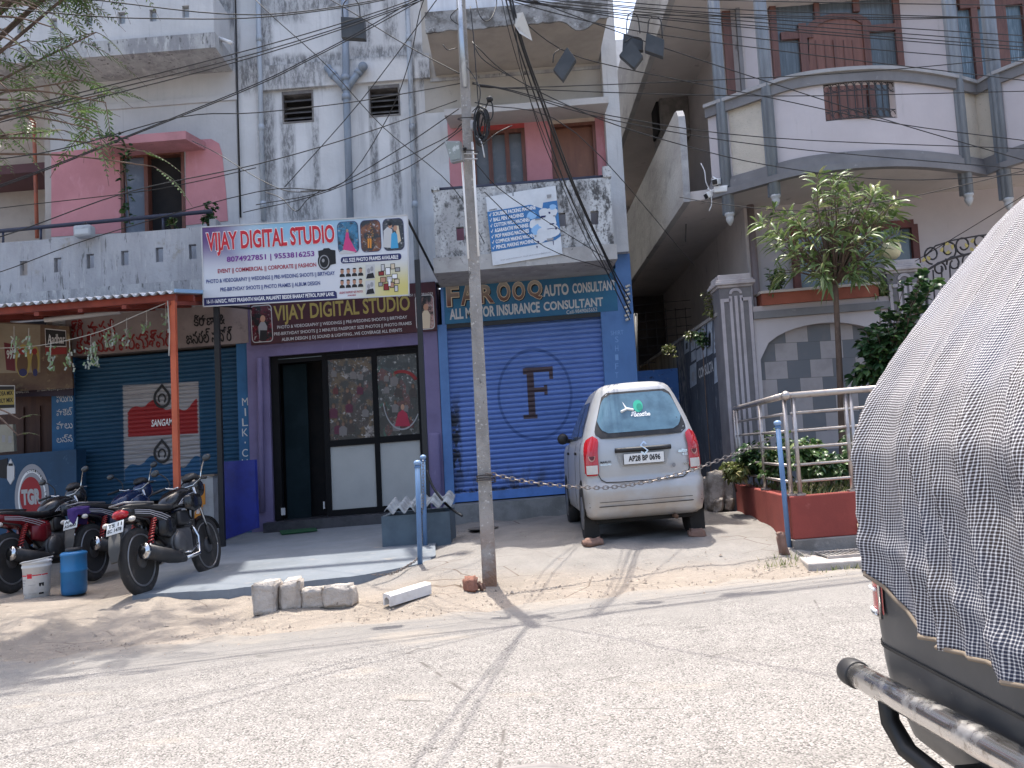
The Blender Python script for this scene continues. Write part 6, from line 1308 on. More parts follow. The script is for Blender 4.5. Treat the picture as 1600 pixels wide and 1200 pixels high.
# --- motorcycles
def make_bike(label, loc, head, lean, plate, tank, stripe, tail, cowl, big=0):
    t = thing('motorcycle', label, 'motorcycle', loc, 'motorcycles parked before the grocery shop')
    T = Matrix.Translation(loc) @ SQ @ Matrix.Rotation(math.radians(-head), 4, 'Z') @ Matrix.Rotation(math.radians(-lean), 4, 'Y')
    def B(): m = MB(); m.T = T; m.pre = lambda p: V((p.x, p.y, p.z if p.z < .5 else .5 + (p.z - .5) * .74)); return m
    WB = 1.27; R = .305
    for y, ww in ((0, .05), (WB, .042)):
        c = (0, y, R); m = B(); m.lathe([(.225, -ww * .7), (.262, -ww), (.29, -ww * .8), (.303, -ww * .35), (.306, 0), (.303, ww * .35), (.29, ww * .8), (.262, ww), (.225, ww * .7)], TYRE, c, 'X', 32); w = m.build('wheel', t)
        m = B(); m.tube([(ww * .75 , y + .222 * math.cos(a), R + .222 * math.sin(a)) for a in [2 * math.pi * i / 32 for i in range(33)]], .010, ALLOY, 5); m.tube([(-ww * .75, y + .222 * math.cos(a), R + .222 * math.sin(a)) for a in [2 * math.pi * i / 32 for i in range(33)]], .010, ALLOY, 5)
        m.lathe([(.218, -ww * .7), (.225, 0), (.218, ww * .7)], flat('dark_rim', (.03, .03, .032), .4), c, 'X', 32, caps=False)
        for k in range(5):
            a = k * 2 * math.pi / 5 + .3; m.tube([(0, y + .05 * math.cos(a), R + .05 * math.sin(a)), (0, y + .22 * math.cos(a + .12), R + .22 * math.sin(a + .12))], .019, flat('dark_spoke', (.035, .035, .038), .4), 5)
        m.lathe([(.06, -.06), (.075, -.05), (.075, .05), (.06, .06)], flat('dark_hub', (.05, .05, .055), .5), c, 'X', 16); m.build('rim', w)
    # swing arm, frame, engine
    m = B()
    for s in (-1, 1): m.tube([(s * .085, 0, R), (s * .085, .45, .36)], .022, BLKP, 6); m.tube([(s * .05, .45, .36), (s * .09, .1, .68), (s * .08, -.12, .74)], .016, BLKP, 6); m.tube([(s * .04, .5, .3), (s * .05, .95, .3), (s * .03, 1.08, .85)], .018, BLKP, 6)
    m.tube([(-.02, .35, .3), (-.16, .3, .02)], .012, BLKP, 6); m.rbox((-.1, .22, .36), (.02, .26, .05), BLKP, .015); m.build('frame', t)
    EN = mat('grey_engine', (.10, .10, .105), [((.17, .165, .16), 8, .5, .7), ((.03, .03, .03), 12, .6, .7)], .5, .5)
    m = B(); m.rbox((0, .66, .38), (.13, .2, .13), EN, .05); m.lathe([(.10, .1), (.115, .125), (.10, .16), (.03, .165)], EN, (0, .58, .37), 'X', 18)
    for k in range(6): m.rbox((0, .82 + k * .018 - .02, .5 + k * .022 - .02), (.09, .075, .006), EN, .003)
    m.rbox((.0, .78, .62), (.075, .07, .09), BLKP, .03); m.rbox((.1, .72, .63), (.035, .1, .09), BLKP, .03); m.build('engine', t)
    m = B(); m.tube([(.07, .93, .52), (.1, 1.0, .4), (.14, .92, .24), (.15, .6, .22)], .02, CHROME, 8); m.build('exhaust_pipe', t)
    m = B(); m.tube([(.15, .62, .22), (.17, .45, .25), (.175, .3, .275), (.18, -.12, .36)], lambda u: .028 + .036 * min(1, u * 2.2), BLKP, 14); mf = m.build('muffler', t)
    m = B(); m.tube([(.18, -.10, .357), (.18, -.145, .366)], .068, CHROME, 16); m.tube([(.18, -.144, .366), (.18, -.155, .368)], .03, flat('pipe_hole', (.01, .01, .01), .9), 10); m.build('tip', mf)
    # shocks
    for s in (-1, 1):
        m = B(); P = [(s * .125 + .03 * math.cos(a), .06 + .11 * u + .03 * math.sin(a) * .9, .42 + .25 * u) for u, a in [(i / 70, i / 70 * 2 * math.pi * 9) for i in range(71)]]; m.tube(P, .0075, flat('red_spring', (.33, .03, .03), .4), 5); m.tube([(s * .125, .04, .34), (s * .125, .06, .43)], .02, CHROME, 8); m.tube([(s * .125, .06, .42), (s * .125, .175, .7)], .012, BLKP, 6); m.build('shock', t)
    # seat, tail, tank
    m = B(); m.loft([(-.18, 0, .86, .05, .02), (-.12, 0, .855, .09, .035), (.1, 0, .83, .125, .045), (.3, 0, .80, .135, .045), (.5, 0, .79, .12, .045), (.64, 0, .80, .09, .04), (.68, 0, .81, .05, .03)], mat('black_seat_vinyl', (.022, .022, .024), [((.05, .048, .045), 12, .5, .7)], .55), 16); m.build('seat', t)
    BD = mat('bike_paint_' + cowl, tail, [(mul(tail, .7), 4, .4, .7), ((.12, .11, .1), 30, .68, .8)], .25, .1)
    m = B(); m.loft([(-.26, 0, .80, .03, .03), (-.22, 0, .80, .075, .055), (-.1, 0, .785, .115, .07), (.1, 0, .745, .135, .075), (.3, 0, .68, .135, .07), (.5, 0, .63, .125, .09), (.58, 0, .62, .09, .08)], BD, 18, e=3); tc = m.build('tail_cowl', t)
    m = B(); SI = flat('silver_stripe', stripe, .3)
    for s in (-1, 1):
        for k in range(3): m.tube([(s * .118, -.12, .80 - k * .018), (s * .139, .1, .775 - k * .022), (s * .141, .3, .72 - k * .03), (s * .13, .46, .66 - k * .03)], .005, SI, 4)
    m.build('stripe', tc)
    TK = mat('tank_paint_' + cowl, tank, [(mul(tank, .7), 3, .4, .7)], .16, .1, spec=.6)
    m = B(); m.loft([(.52, 0, .80, .06, .06), (.58, 0, .83, .105, .10), (.68, 0, .87, .145, .125), (.82, 0, .885, .165, .135), (.95, 0, .885, .15, .125), (1.05, 0, .88, .10, .10), (1.1, 0, .87, .05, .06)], TK, 18, e=2.5); tk = m.build('fuel_tank', t)
    m = B()
    for s in (-1, 1):
        for k in range(4): m.tube([(s * .150, .62 + k * .035, .79 + k * .004), (s * (.163), .70 + k * .03, .86 - k * .012), (s * .172, .82 + k * .02, .905 - k * .03), (s * .162, .95, .925 - k * .035)], .005, SI, 4)
        m.loft([(.70, s * .17, .80, .02, .07), (.85, s * .19, .79, .03, .12), (1.0, s * .18, .80, .025, .09), (1.08, s * .15, .80, .01, .05)], TK, 10)
    m.lathe([(.03, 0), (.03, .012), (.01, .016)], CHROME, (0, .84, 1.018), n=14); m.build('tank_trim', tk)
    m = B(); m.loft([(.26, .10, .56, .035, .09), (.42, .115, .55, .035, .12), (.55, .11, .56, .02, .09)], BD, 12); m.loft([(.26, -.10, .56, .035, .09), (.42, -.115, .55, .035, .12), (.55, -.11, .56, .02, .09)], BD, 12); m.build('side_panel', t)
    m = B(); m.tube([(-.12, .2, .86), (-.13, -.1, .885), (-.09, -.25, .90), (.09, -.25, .90), (.13, -.1, .885), (.12, .2, .86)], .012, BLKP if big else ALLOY, 6); m.build('grab_rail', t)
    m = B(); m.ball((0, -.19, .785), (.088, .115, .062), LENSM, 16); m.build('tail_light', t)
    m = B(); m.loft([(-.33, 0, .50, .055, .012), (-.29, 0, .60, .07, .014), (-.24, 0, .70, .075, .02), (-.15, 0, .74, .06, .03)], BLKP, 12); m.loft([(-.39, 0, .33, .045, .008), (-.37, 0, .42, .075, .014), (-.34, 0, .56, .08, .014)], mat('dusty_mudguard', (.06, .058, .055), [((.1, .09, .08), 9, .5, .7)], .7), 10); m.build('rear_mudguard', t)
    RP = Matrix.Rotation(math.radians(-16), 3, 'X'); c = V((0, -.315, .645)); m = B(); m.rbox(c, (.105, .004, .07), PLW, .004, R=RP); pl = m.build('number_plate', t)
    m = B()
    for k, s in enumerate(plate):
        O = c + RP @ V((-.088, -.006, .012 - k * .058)); text3(m, s, O, RP @ V((.176, 0, 0)), RP @ V((0, 0, .042)), INK['black'], .03)
    m.build('lettering', pl)
    for s in (-1, 1):
        m = B(); m.tube([(s * .06, -.24, .70), (s * .14, -.24, .70)], .012, BLKP, 6); m.ball((s * .165, -.245, .70), (.035, .045, .032), WL, 10); m.build('indicator', t)
    # front end
    m = B()
    for s in (-1, 1): m.tube([(s * .09, WB, R), (s * .09, WB - .06, .48)], .024, BLKP, 8); m.tube([(s * .09, WB - .06, .48), (s * .09, 1.04, 1.0)], .016, CHROME, 8)
    m.build('fork', t)
    m = B(); FM = BD; rg = []
    for i in range(11):
        a = math.radians(25 + 130 * i / 10); rr = .335; rg.append([(x, WB + (rr - abs(x) * .35) * math.cos(a), R + (rr - abs(x) * .45) * math.sin(a)) for x in (-.062, -.05, 0, .05, .062)])
    m.rings(rg, FM, closed=False, caps=False); m.build('front_mudguard', t)
    m = B(); m.tube([(-.34, .92, 1.06), (-.26, .99, 1.08), (-.1, 1.03, 1.02), (.1, 1.03, 1.02), (.26, .99, 1.08), (.34, .92, 1.06)], .012, CHROME, 7)
    for s in (-1, 1): m.tube([(s * .26, .985, 1.077), (s * .38, .885, 1.05)], .018, BLKP, 8); m.tube([(s * .24, 1.03, 1.09), (s * .38, .96, 1.06)], .006, ALLOY, 5)
    m.build('handlebar', t)
    m = B(); m.loft([(1.02, 0, 1.0, .06, .06), (1.08, 0, 1.01, .12, .11), (1.16, 0, 1.0, .135, .13), (1.24, 0, .98, .11, .11), (1.29, 0, .96, .05, .06)], TK, 16); m.loft([(1.03, 0, 1.12, .05, .02), (1.10, 0, 1.15, .10, .05), (1.16, 0, 1.13, .10, .06), (1.24, 0, 1.08, .07, .03)], BLKP, 12); hc = m.build('headlight_cowl', t)
    for s in (-1, 1):
        m = B(); m.tube(cat([(s * .22, 1.02, 1.09), (s * .24, 1.03, 1.18), (s * .30, 1.0, 1.27), (s * .33, .98, 1.29)], 5), .008, CHROME if s > 0 else BLKP, 6); m.ball((s * .37, .97, 1.31), (.062, .02, .045), BLKP, 12); mi_ = m.build('mirror', t); m = B(); m.ball((s * .37, .955, 1.31), (.052, .01, .036), flat('mirror_glass', (.05, .055, .06), .15), 12); m.build('glass', mi_)
    m = B(); m.tube([(-.02, .5, .30), (.2, .5, .29)], .012, BLKP, 6); m.tube([(.12, .48, .29), (.22, .48, .29)], .018, BLKP, 6); m.tube([(-.2, .2, .36), (-.1, .2, .36)], .015, BLKP, 6); m.tube([(.12, .62, .28), (.17, .72, .27), (.19, .85, .33)], .009, CHROME, 6); m.build('footrest', t)
    return t
def gpt(px, py):
    """ground point under a photo pixel"""
    Y = 9.
    for _ in range(30):
        p = at(px, py, Y); d = FW + RT * ((px - 800) / FPX) + UP * ((600 - py) / FPX); z = max(gz(p.x, Y), pz(Y) if (p.x > -4.3 and p.x < -.95 and Y > 8.6) else 0); Y = (z - CAMZ + RISE * p.x) / (d.z / d.y)
        Y = max(6, min(16, Y))
    p = at(px, py, Y); return V((p.x, Y, p.z))
g3 = gpt(224, 925); g3.z = gz(g3.x, g3.y)
bk3 = make_bike('nearest black motorcycle with silver tank stripes and plate TS 11', g3 + V((0, 0, .0)), 11, 9, ("TS 11", "EC 1478"), (.012, .012, .014), (.42, .42, .45), (.014, .014, .016), 'black')
g2 = gpt(148, 908); g2.z = gz(g2.x, g2.y)
bk2 = make_bike('dark blue motorcycle with plate AP 11 behind the blue drum', g2, 11, 8, ("AP 11", "AG4683"), (.015, .03, .085), (.22, .23, .26), (.015, .02, .045), 'navy')
g1 = gpt(4, 930); g1.z = gz(g1.x, g1.y)
bk1 = make_bike('dark motorcycle with a red tail at the left edge beside the white bucket', g1 + V((.05, .1, 0)), 14, 8, (), (.02, .02, .022), (.05, .05, .05), (.16, .012, .018), 'red', 1)

# ------------------------------------------------------------------ utility pole and its fittings
PB = V((at(765, 905, 8.2).x, 8.2, 0)); PB.z = gz(PB.x, 8.2)
POLEM = NT('weathered_concrete_pole'); _z = POLEM.xyz()[2]
_c = POLEM.mix(POLEM.noise(6, 8, (1, 1, .4), .35, .65), (.33, .31, .29), (.23, .215, .2)); _c = POLEM.mix(POLEM.noise(26, 8, (1, 1, 1), .6, .68), _c, (.50, .48, .45)); _c = POLEM.mix(POLEM.noise(14, 8, (1, 1, .5), .62, .70, off=3), _c, (.07, .065, .06)); _c = POLEM.mix(POLEM.math('MULTIPLY', POLEM.ramp(_z, .75, .0), POLEM.noise(5, 6, (1, 1, 1), .3, .6)), _c, (.22, .13, .085))
POLEM.bump(POLEM.noise(30, 8, (1, 1, 1), .2, .8), .5, .02); POLEC = POLEM.out(_c, .9)
pole = thing('utility_pole', 'weathered square concrete utility pole standing at the road edge', 'utility pole', PB)
def wp(z): return .066 - .0042 * z
mb = MB(); mb.rings([[(PB.x + sx * wp(z), 8.2 + sy * wp(z), z) for sx, sy in ((-1, -1), (1, -1), (1, 1), (-1, 1))] for z in (PB.z - .1, 2, 4, 6.4)], POLEC, smooth=False); mb.build('shaft', pole, bevel=.008)
def pp(px, py, Y=8.2): return at(px, py, Y)
mb = MB(); mb.tube([pp(716, -30, 8.08), pp(721, 60, 8.08), pp(727, 136, 8.08)], .024, mat('galvanised_pipe', (.42, .46, .5), [((.25, .27, .29), 6, .5, .7)], .35, .7), 10); mb.build('steel_pipe', pole)
mb = MB(); mb.tube([pp(720, 224, 8.11), pp(732, 404, 8.11)], .009, WHP, 6); mb.tube([pp(738, 222, 8.11), pp(748, 400, 8.11)], .011, WHP, 6)
for y in (240, 248): mb.tube([pp(718, y, 8.1), pp(746, y, 8.1)], .006, INK['silver'], 5)
mb.build('conduit', pole)
mb = MB()
for y in (186, 237, 745, 749, 752): mb = MB(); mb.tube([pp(731 + (y - 200) * .052 + 15 * math.cos(a), y + 2.4 * math.sin(a), 8.2 + .11 * math.sin(a)) for a in [i * math.pi / 7 for i in range(15)]], .006, IR, 4); mb.build('wire_tie', pole)
mb = MB(); CBK = flat('black_cable', (.015, .015, .016), .6)
for i in range(9): r = RN.uniform(.07, .11); cx = 752 + RN.uniform(-5, 5); cy = 196 + RN.uniform(-6, 6); mb.tube([pp(cx + r * 100 * math.cos(a), cy + r * 270 * math.sin(a), 8.08 - .01 * i + .02 * math.sin(2 * a)) for a in [2 * math.pi * k / 20 for k in range(21)]], .007, CBK, 5)
mb.tube(cat([pp(747, 215, 8.05), pp(760, 165, 8.05), pp(768, 160, 8.0), pp(770, 180, 8.0), pp(762, 195, 8.0), pp(760, 215, 8.0), pp(746, 222, 8.0)], 6), .007, CBK, 5); mb.tube(cat([pp(764, 152, 8.0), pp(766, 158, 8.0)], 2), .03, CBK, 7)
mb.tube(cat([pp(744, 212, 8.02), pp(752, 222, 8.0), pp(757, 246, 8.0)], 5), .006, INK['silver'], 5); mb.rbox(pp(740, 196, 8.05), (.03, .03, .045), INK['grey'], .01); mb.build('cable_coil', pole)
fl = thing('flood_light', 'square metal floodlight clamped to the left of the concrete pole', 'lamp', at(708, 240, 8.05))
mb = MB(); q = [at(694, 220, 8.05), at(718, 220, 8.0), at(722, 250, 7.95), at(704, 254, 7.98)]; mb.prism(q, (.02, .08, .01), mat('grey_cast_metal', (.25, .25, .24), [((.15, .15, .14), 8, .5, .7)], .5, .4)); mb.build('housing', fl)
mb = MB(); c = sum(q, V((0, 0, 0))) / 4; mb.face([c + (p - c) * .85 + V((0, -.006, -.0)) for p in q], mat('flood_glass', (.20, .22, .20), [((.4, .42, .4), 12, .5, .6)], .15)); mb.build('lens', fl)
mb = MB()
mb.tube([at(714, 232, 8.05), at(728, 232, 8.15)], .012, IR, 6); mb.build('bracket', fl)

# ------------------------------------------------------------------ overhead wires
WIRE = flat('black_wire', (.02, .02, .021), .55)
def wire(pts, r=.0055, lb=None, grp='overhead cables strung from the pole', n=5, m=None):
    P = [at(x, y, Y) for x, y, Y in pts]; mb = MB(); mb.tube(cat(P, n) if len(P) > 2 else P, r, m or WIRE, 5)
    o = mb.build('cable', None, P[0]); return tag(o, lb or 'thin black overhead cable running between the pole and the house on the right', 'cable', grp)
LL = 'thin black overhead cable running left from the pole across the white building'
TOP = lambda dx=0, dy=0: (718 + dx, -14 + dy, 8.2)
for pts in ([(-300, -60, 9.5), (150, 0, 8.9), (400, 23, 8.6), (600, -2, 8.3), TOP(0, -16)], [(-300, -20, 9.5), (95, 21, 8.9), (250, 29, 8.7), (420, 26, 8.6), (600, 0, 8.3), TOP(0, -22)],
            [(-300, 245, 9.5), (0, 175, 9.2), (400, 75, 8.6), (640, 1, 8.3), TOP(0, -28)], [(-300, 252, 9.5), (0, 181, 9.2), (400, 83, 8.6), (650, 1, 8.3), TOP(2, -24)], [(-300, 268, 9.5), (0, 191, 9.2), (400, 88, 8.6), (660, 0, 8.3), TOP(2, -20)],
            [(-200, 345, 9.4), (0, 289, 9.2), (200, 212, 8.9), (400, 131, 8.6), (490, 87, 8.5), (570, 45, 8.4), (645, 2, 8.3), TOP(0, -20)], [(-200, 350, 9.4), (0, 292, 9.2), (200, 214, 8.9), (400, 134, 8.6), (490, 90, 8.5), (575, 46, 8.4), (655, 2, 8.3), TOP(0, -18)],
            [(-200, 262, 9.4), (60, 240, 9.2), (280, 183, 8.9), (400, 176, 8.6), (560, 158, 8.4), (726, 129, 8.2)], [(-150, 400, 9.4), (0, 370, 9.1), (200, 300, 8.9), (400, 257, 8.6), (560, 211, 8.4), (714, 157, 8.2)],
            [(-100, 450, 9.4), (0, 425, 9.2), (150, 370, 9.0), (400, 300, 8.8), (509, 297, 8.7)], [(-100, 340, 9.6), (0, 325, 9.3), (200, 302, 9.1), (300, 285, 9.0), (400, 262, 8.8)],
            [(445, 292, 9.8), (562, 160, 9.0), (682, 0, 8.4), TOP(0, -40)], [(470, 299, 10.5), (537, 285, 9.8), (605, 185, 9.2), (640, 95, 8.7), (662, 0, 8.4), TOP(-6, -50)],
            [(395, -60, 8.9), (517, 0, 8.7), (637, 72, 8.5), (730, 121, 8.2)], [(380, -20, 9.2), (424, 24, 9.0), (510, 102, 9.2), (600, 200, 9.6), (707, 292, 10.2), (757, 380, 11)],
            [(400, 320, 9.3), (510, 297, 9.2), (625, 232, 8.7), (717, 170, 8.2)], [(380, 332, 9.4), (515, 298, 9.2), (687, 220, 8.5), (722, 193, 8.2)], [(550, 296, 9.6), (640, 260, 8.9), (724, 200, 8.2)],
            [(300, 220, 10.5), (340, 240, 10.2), (400, 277, 9.8), (440, 296, 9.6), (470, 300, 9.4), (520, 296, 9.2)], [(414, 300, 10.0), (440, 310, 9.8), (462, 330, 9.7), (480, 312, 9.7), (500, 298, 9.6)]):
    if pts[-1][0] > 640 and pts[0][0] < 0: pts = [(x, y, 8.2 - max(0, 718 - x) * (.0016 + .0009 * (abs(pts[0][1]) % 7) / 7)) for x, y, _ in pts]
    wire(pts, .0052, LL, 'cables strung left of the pole')
for pts in ([(790, 10, 8.3), (875, 76, 8.4), (975, 107, 8.5), (1200, 152, 8.8), (1400, 193, 9), (1620, 222, 9.2)], [(800, -12, 8.3), (1000, 62, 8.5), (1200, 128, 8.8), (1400, 192, 9), (1620, 256, 9.2)],
            [(860, -8, 8.4), (1200, 2, 8.8), (1620, 9, 9.2)], [(740, -25, 8.2), (960, 2, 8.5), (1200, 17, 8.8), (1620, 30, 9.2)], [(740, -22, 8.2), (900, 2, 8.4), (1200, 24, 8.8), (1620, 28, 9.2)], [(735, -24, 8.2), (880, 2, 8.4), (1200, 30, 8.8), (1620, 57, 9.2)],
            [(735, -22, 8.2), (860, 4, 8.4), (1200, 36, 8.8), (1620, 68, 9.2)], [(735, -20, 8.2), (860, 8, 8.4), (1200, 42, 8.8), (1620, 75, 9.2)], [(735, -20, 8.2), (860, 10, 8.4), (1200, 46, 8.8), (1620, 80, 9.2)], [(735, -18, 8.2), (950, 25, 8.5), (1200, 62, 8.8), (1620, 98, 9.2)],
            [(735, -16, 8.2), (950, 40, 8.5), (1200, 77, 8.8), (1620, 128, 9.2)], [(738, 128, 8.2), (800, 137, 8.3), (1200, 121, 8.8), (1400, 108, 9), (1620, 87, 9.2)], [(738, 128, 8.2), (800, 138, 8.3), (1200, 150, 8.8), (1620, 142, 9.2)],
            [(738, 130, 8.2), (800, 141, 8.3), (950, 180, 8.5), (1200, 215, 8.8), (1620, 233, 9.2)], [(738, 131, 8.2), (800, 143, 8.3), (950, 186, 8.5), (1200, 228, 8.8), (1620, 266, 9.2)], [(742, 70, 8.2), (800, 120, 8.3), (925, 181, 8.5), (1050, 222, 8.6), (1200, 258, 8.8), (1400, 281, 9), (1620, 271, 9.2)],
            [(980, 22, 8.6), (1200, 27, 8.8), (1400, 30, 9), (1620, 24, 9.2)], [(1200, 340, 10.5), (1400, 312, 10), (1620, 262, 9.2)], [(742, 160, 8.3), (900, 208, 9.4), (1085, 415, 12.2)], [(738, 250, 8.4), (800, 310, 10), (957, 410, 12.4)], [(757, 300, 8.6), (850, 385, 10.5), (960, 424, 12.6)],
            [(1430, 408, 11.7), (1500, 366, 11), (1600, 305, 10)], [(1150, 700, 11), (1060, 310, 10.0)] if False else [(1062, 308, 10.8), (1120, 318, 10.6), (1200, 327, 10.4), (1260, 330, 10.3)]):
    wire(pts, .0052)
for i, pts in enumerate(([(792, -20, 8.2), (812, 60, 8.3), (850, 170, 8.8), (895, 290, 9.6), (950, 410, 11.2), (986, 490, 12.9)], [(796, -20, 8.2), (818, 70, 8.3), (856, 175, 8.8), (902, 300, 9.6), (955, 415, 11.2), (985, 470, 12.9)], [(786, -20, 8.2), (806, 60, 8.3), (846, 180, 8.8), (888, 300, 9.6), (946, 420, 11.2), (984, 500, 12.9)], [(800, -10, 8.2), (812, 90, 8.3), (842, 200, 8.8), (874, 280, 9.6), (930, 400, 11.2), (980, 460, 12.9)], [(780, -20, 8.2), (798, 60, 8.3), (830, 160, 8.8), (880, 280, 9.6), (940, 400, 11.2), (984, 478, 12.9)])):
    wire(pts, (.012, .009, .008, .005, .004)[i], 'black service cable in the thick bundle slanting down to the blue pillar', 'service cable bundle', 6)
for pts in ([(742, -10, 8.1), (748, 20, 8.0), (758, 33, 8.0), (768, 28, 8.0), (776, 5, 8.1), (772, -15, 8.1)], [(738, 65, 8.1), (752, 90, 8.05), (780, 110, 8.1), (800, 120, 8.3)], [(730, 105, 8.08), (742, 122, 8.05), (750, 140, 8.0), (748, 162, 8.02), (738, 175, 8.06)], [(722, 8, 8.08), (708, 20, 8.05), (704, 28, 8.05), (712, 36, 8.06), (722, 40, 8.1)], [(714, 75, 8.08), (700, 78, 8.0), (692, 70, 8.0)], [(744, 200, 8.0), (752, 225, 7.95), (776, 208, 8.0), (800, 196, 8.2)], [(735, 10, 8.08), (740, 60, 8.05), (745, 130, 8.05), (748, 170, 8.05)]):
    wire(pts, .005, 'short slack black cable looping around the pole head', 'cable loops at the pole')
_t = at(718, -14, 8.2)
for e, q in ((V((-1.0, 4.6, 6.0)), V((-3.4, -8, 7.5))), (V((-.86, 4.5, 5.9)), V((-2.9, -8, 7.5))), (V((1.05, 6.4, 5.9)), V((6, .5, 6.8))), (V((-2.9, 6.0, 6.1)), V((-9, 1.2, 7.0))), (V((-2.6, 6.7, 6.0)), V((-9, 3.5, 6.8)))):
    mb = MB(); mb.tube(cat([_t, _t.lerp(e, .5) - V((0, 0, .12)), e, q], 8), .010 if abs(e.x) < 1.02 else .008, WIRE, 5); tag(mb.build('cable', None, _t), 'thick black cable crossing high over the street from the pole head', 'cable', 'cables crossing the street')
# white insulators at the corner of the blue shop
for i in range(9):
    c = at(981 - (i % 2) * 1.5, 447 + i * 6.5, BY - .12); mb = MB(); mb.tube([c + V((-.035, 0, -.01)), c + V((.035, 0, .012))], .02, mat('porcelain', (.62, .60, .55), [((.4, .36, .32), 9, .55, .7)], .3), 8); o = mb.build('insulator', None, c); tag(o, 'small white porcelain insulator in the upright row on the corner of the blue pillar', 'insulator', 'row of insulators')
# dark plastic boxes hanging on the wires
BOXM = mat('faded_black_plastic', (.035, .04, .045), [((.06, .065, .07), 4, .4, .7)], .55)
def wbox(pts, Y, lb, loop):
    c = sum((at(x, y, Y) for x, y in pts), V((0, 0, 0))) / 4; t = thing('splice_box', lb, 'junction box', c, 'boxes hanging on the overhead cables')
    mb = MB(); mb.prism([at(x, y, Y) for x, y in pts], (.012, .06, -.006), BOXM); mb.build('case', t, bevel=.008)
    mb = MB(); P = [at(x, y, Y) for x, y in pts]; cc = sum(P, V((0, 0, 0))) / 4; mb.prism([cc + (p - cc) * .96 + V((0, -.007, 0)) for p in P], (0, .006, 0), BOXM); mb.build('lid', t)
    if loop: mb = MB(); mb.tube(cat([at(x, y, Y + .03) for x, y in loop], 6), .006, WIRE, 5); mb.build('hanger', t)
wbox([(532, 26), (568, 28), (570, 61), (533, 59)], 8.4, 'black box hanging level in front of the grey drain pipe', [(536, 28), (536, 8), (548, -4), (560, 6), (563, 28)])
wbox([(886, 73), (900, 92), (879, 126), (864, 109)], 8.4, 'black box tilted like a diamond in front of the broken balcony slab', [(876, 76), (866, 84), (864, 98)])
wbox([(974, 52), (1003, 60), (1005, 78), (972, 82)], 8.55, 'black box half hidden behind the tilted one by the sky gap', [(979, 54), (980, 30), (986, 20), (996, 26), (1000, 52)])
wbox([(986, 62), (1005, 88), (991, 107), (967, 86)], 8.45, 'black box turned on its corner in front of the grey house edge', [(976, 66), (990, 58), (1003, 62), (1004, 76)])
wbox([(1010, 51), (1038, 62), (1036, 89), (1007, 79)], 8.5, 'black box hanging level from a tall loop nearest the mauve house', [(1012, 53), (1014, 32), (1022, 26), (1032, 32), (1035, 60)])
mb = MB(); mb.face([at(801, 22, 8.25), at(817, 19, 8.2), at(826, 42, 8.22), at(832, 64, 8.25), at(812, 52, 8.2), at(804, 40, 8.22)], mat('torn_white_sheet', (.5, .49, .46), [((.3, .28, .26), 6, .5, .7)], .8)); o = mb.build('torn_sheet', None, at(812, 40, 8.22)); tag(o, 'torn pale plastic sheet caught on the cables beside the pole', 'plastic sheet'); o.modifiers.new('sheet_thickness', 'SOLIDIFY').thickness = .006
mb = MB(); sp_ = at(132, 362, YB - .12); mb.rbox(sp_, (.13, .09, .085), mat('grey_light_case', (.36, .38, .40), [((.26, .27, .29), 5, .5, .7)], .5), .03); mb.tube([sp_ + V((-.05, 0, .08)), sp_ + V((0, .05, .15)), sp_ + V((.05, 0, .08))], .012, IR, 5); mb.face([sp_ + V((x, -.093, z)) for x, z in ((-.1, -.055), (.1, -.055), (.1, .02), (-.1, .02))], mat('pale_glass', (.45, .47, .48), (), .2)); o = mb.build('wall_light', None, sp_, bevel=.004); tag(o, 'boxy pale floodlight tied to the front of the left concrete balcony', 'lamp')

# ------------------------------------------------------------------ small things on the ground
STEELB = mat('blue_painted_steel', (.11, .20, .36), [((.08, .15, .27), 3, .4, .7), ((.12, .07, .05), 16, .66, .76)], .45)
def bollard(bx, by, tx, ty, Y, lb, zb=None):
    b = at(bx, by, Y); tpt = at(tx, ty, Y); b.z = gz(b.x, Y) if zb is None else zb; t = thing('chain_post', lb, 'post', b, 'blue posts that carry the chain')
    mb = MB(); mb.tube([b - V((0, 0, .1)), tpt], .026, STEELB, 10); mb.build('pole', t); mb = MB(); mb.ball(tpt + V((0, 0, .005)), (.04, .04, .03), mat('pale_blue_cap', (.22, .33, .50), (), .4), 12); mb.tube([tpt - V((0, 0, .05)), tpt - V((0, 0, .03))], .033, STEELB, 10); mb.build('cap', t); return tpt
bollard(656, 876, 652, 724, 9.05, 'blue post with round cap in front of the planter box'); bollard(664, 846, 661, 715, 10.45, 'blue post wrapped with a chain beside the planter box'); tb = bollard(1232, 838, 1215, 662, 8.75, 'blue post at the corner of the raised garden')
CHN = mat('rusty_steel_chain', (.20, .18, .17), [((.10, .06, .045), 30, .5, .7)], .5, .6)
def chain(pts, lb, r=.022, n=6):
    P = cat(pts, n); L = [0.]
    for a, b in zip(P, P[1:]): L.append(L[-1] + (b - a).length)
    st = r * 2.1; k = int(L[-1] / st); mb = MB(); j = 0
    for i in range(k):
        s = i * st
        while L[j + 1] < s: j += 1
        u = (s - L[j]) / (L[j + 1] - L[j]); c = P[j].lerp(P[j + 1], u); t = (P[j + 1] - P[j]).normalized(); n1 = t.orthogonal().normalized(); n2 = t.cross(n1)
        q = n1 * .7 + n2 * .7 if i % 2 else n1 * .7 - n2 * .7; q.normalize()
        mb.tube([c + t * (r * 1.5 * math.cos(a)) + q * (r * .8 * math.sin(a)) for a in [2 * math.pi * h / 8 for h in range(9)]], r * .26, CHN, 4, caps=False)
    o = mb.build('chain', None, pts[0], recalc=False); return tag(o, lb, 'chain')
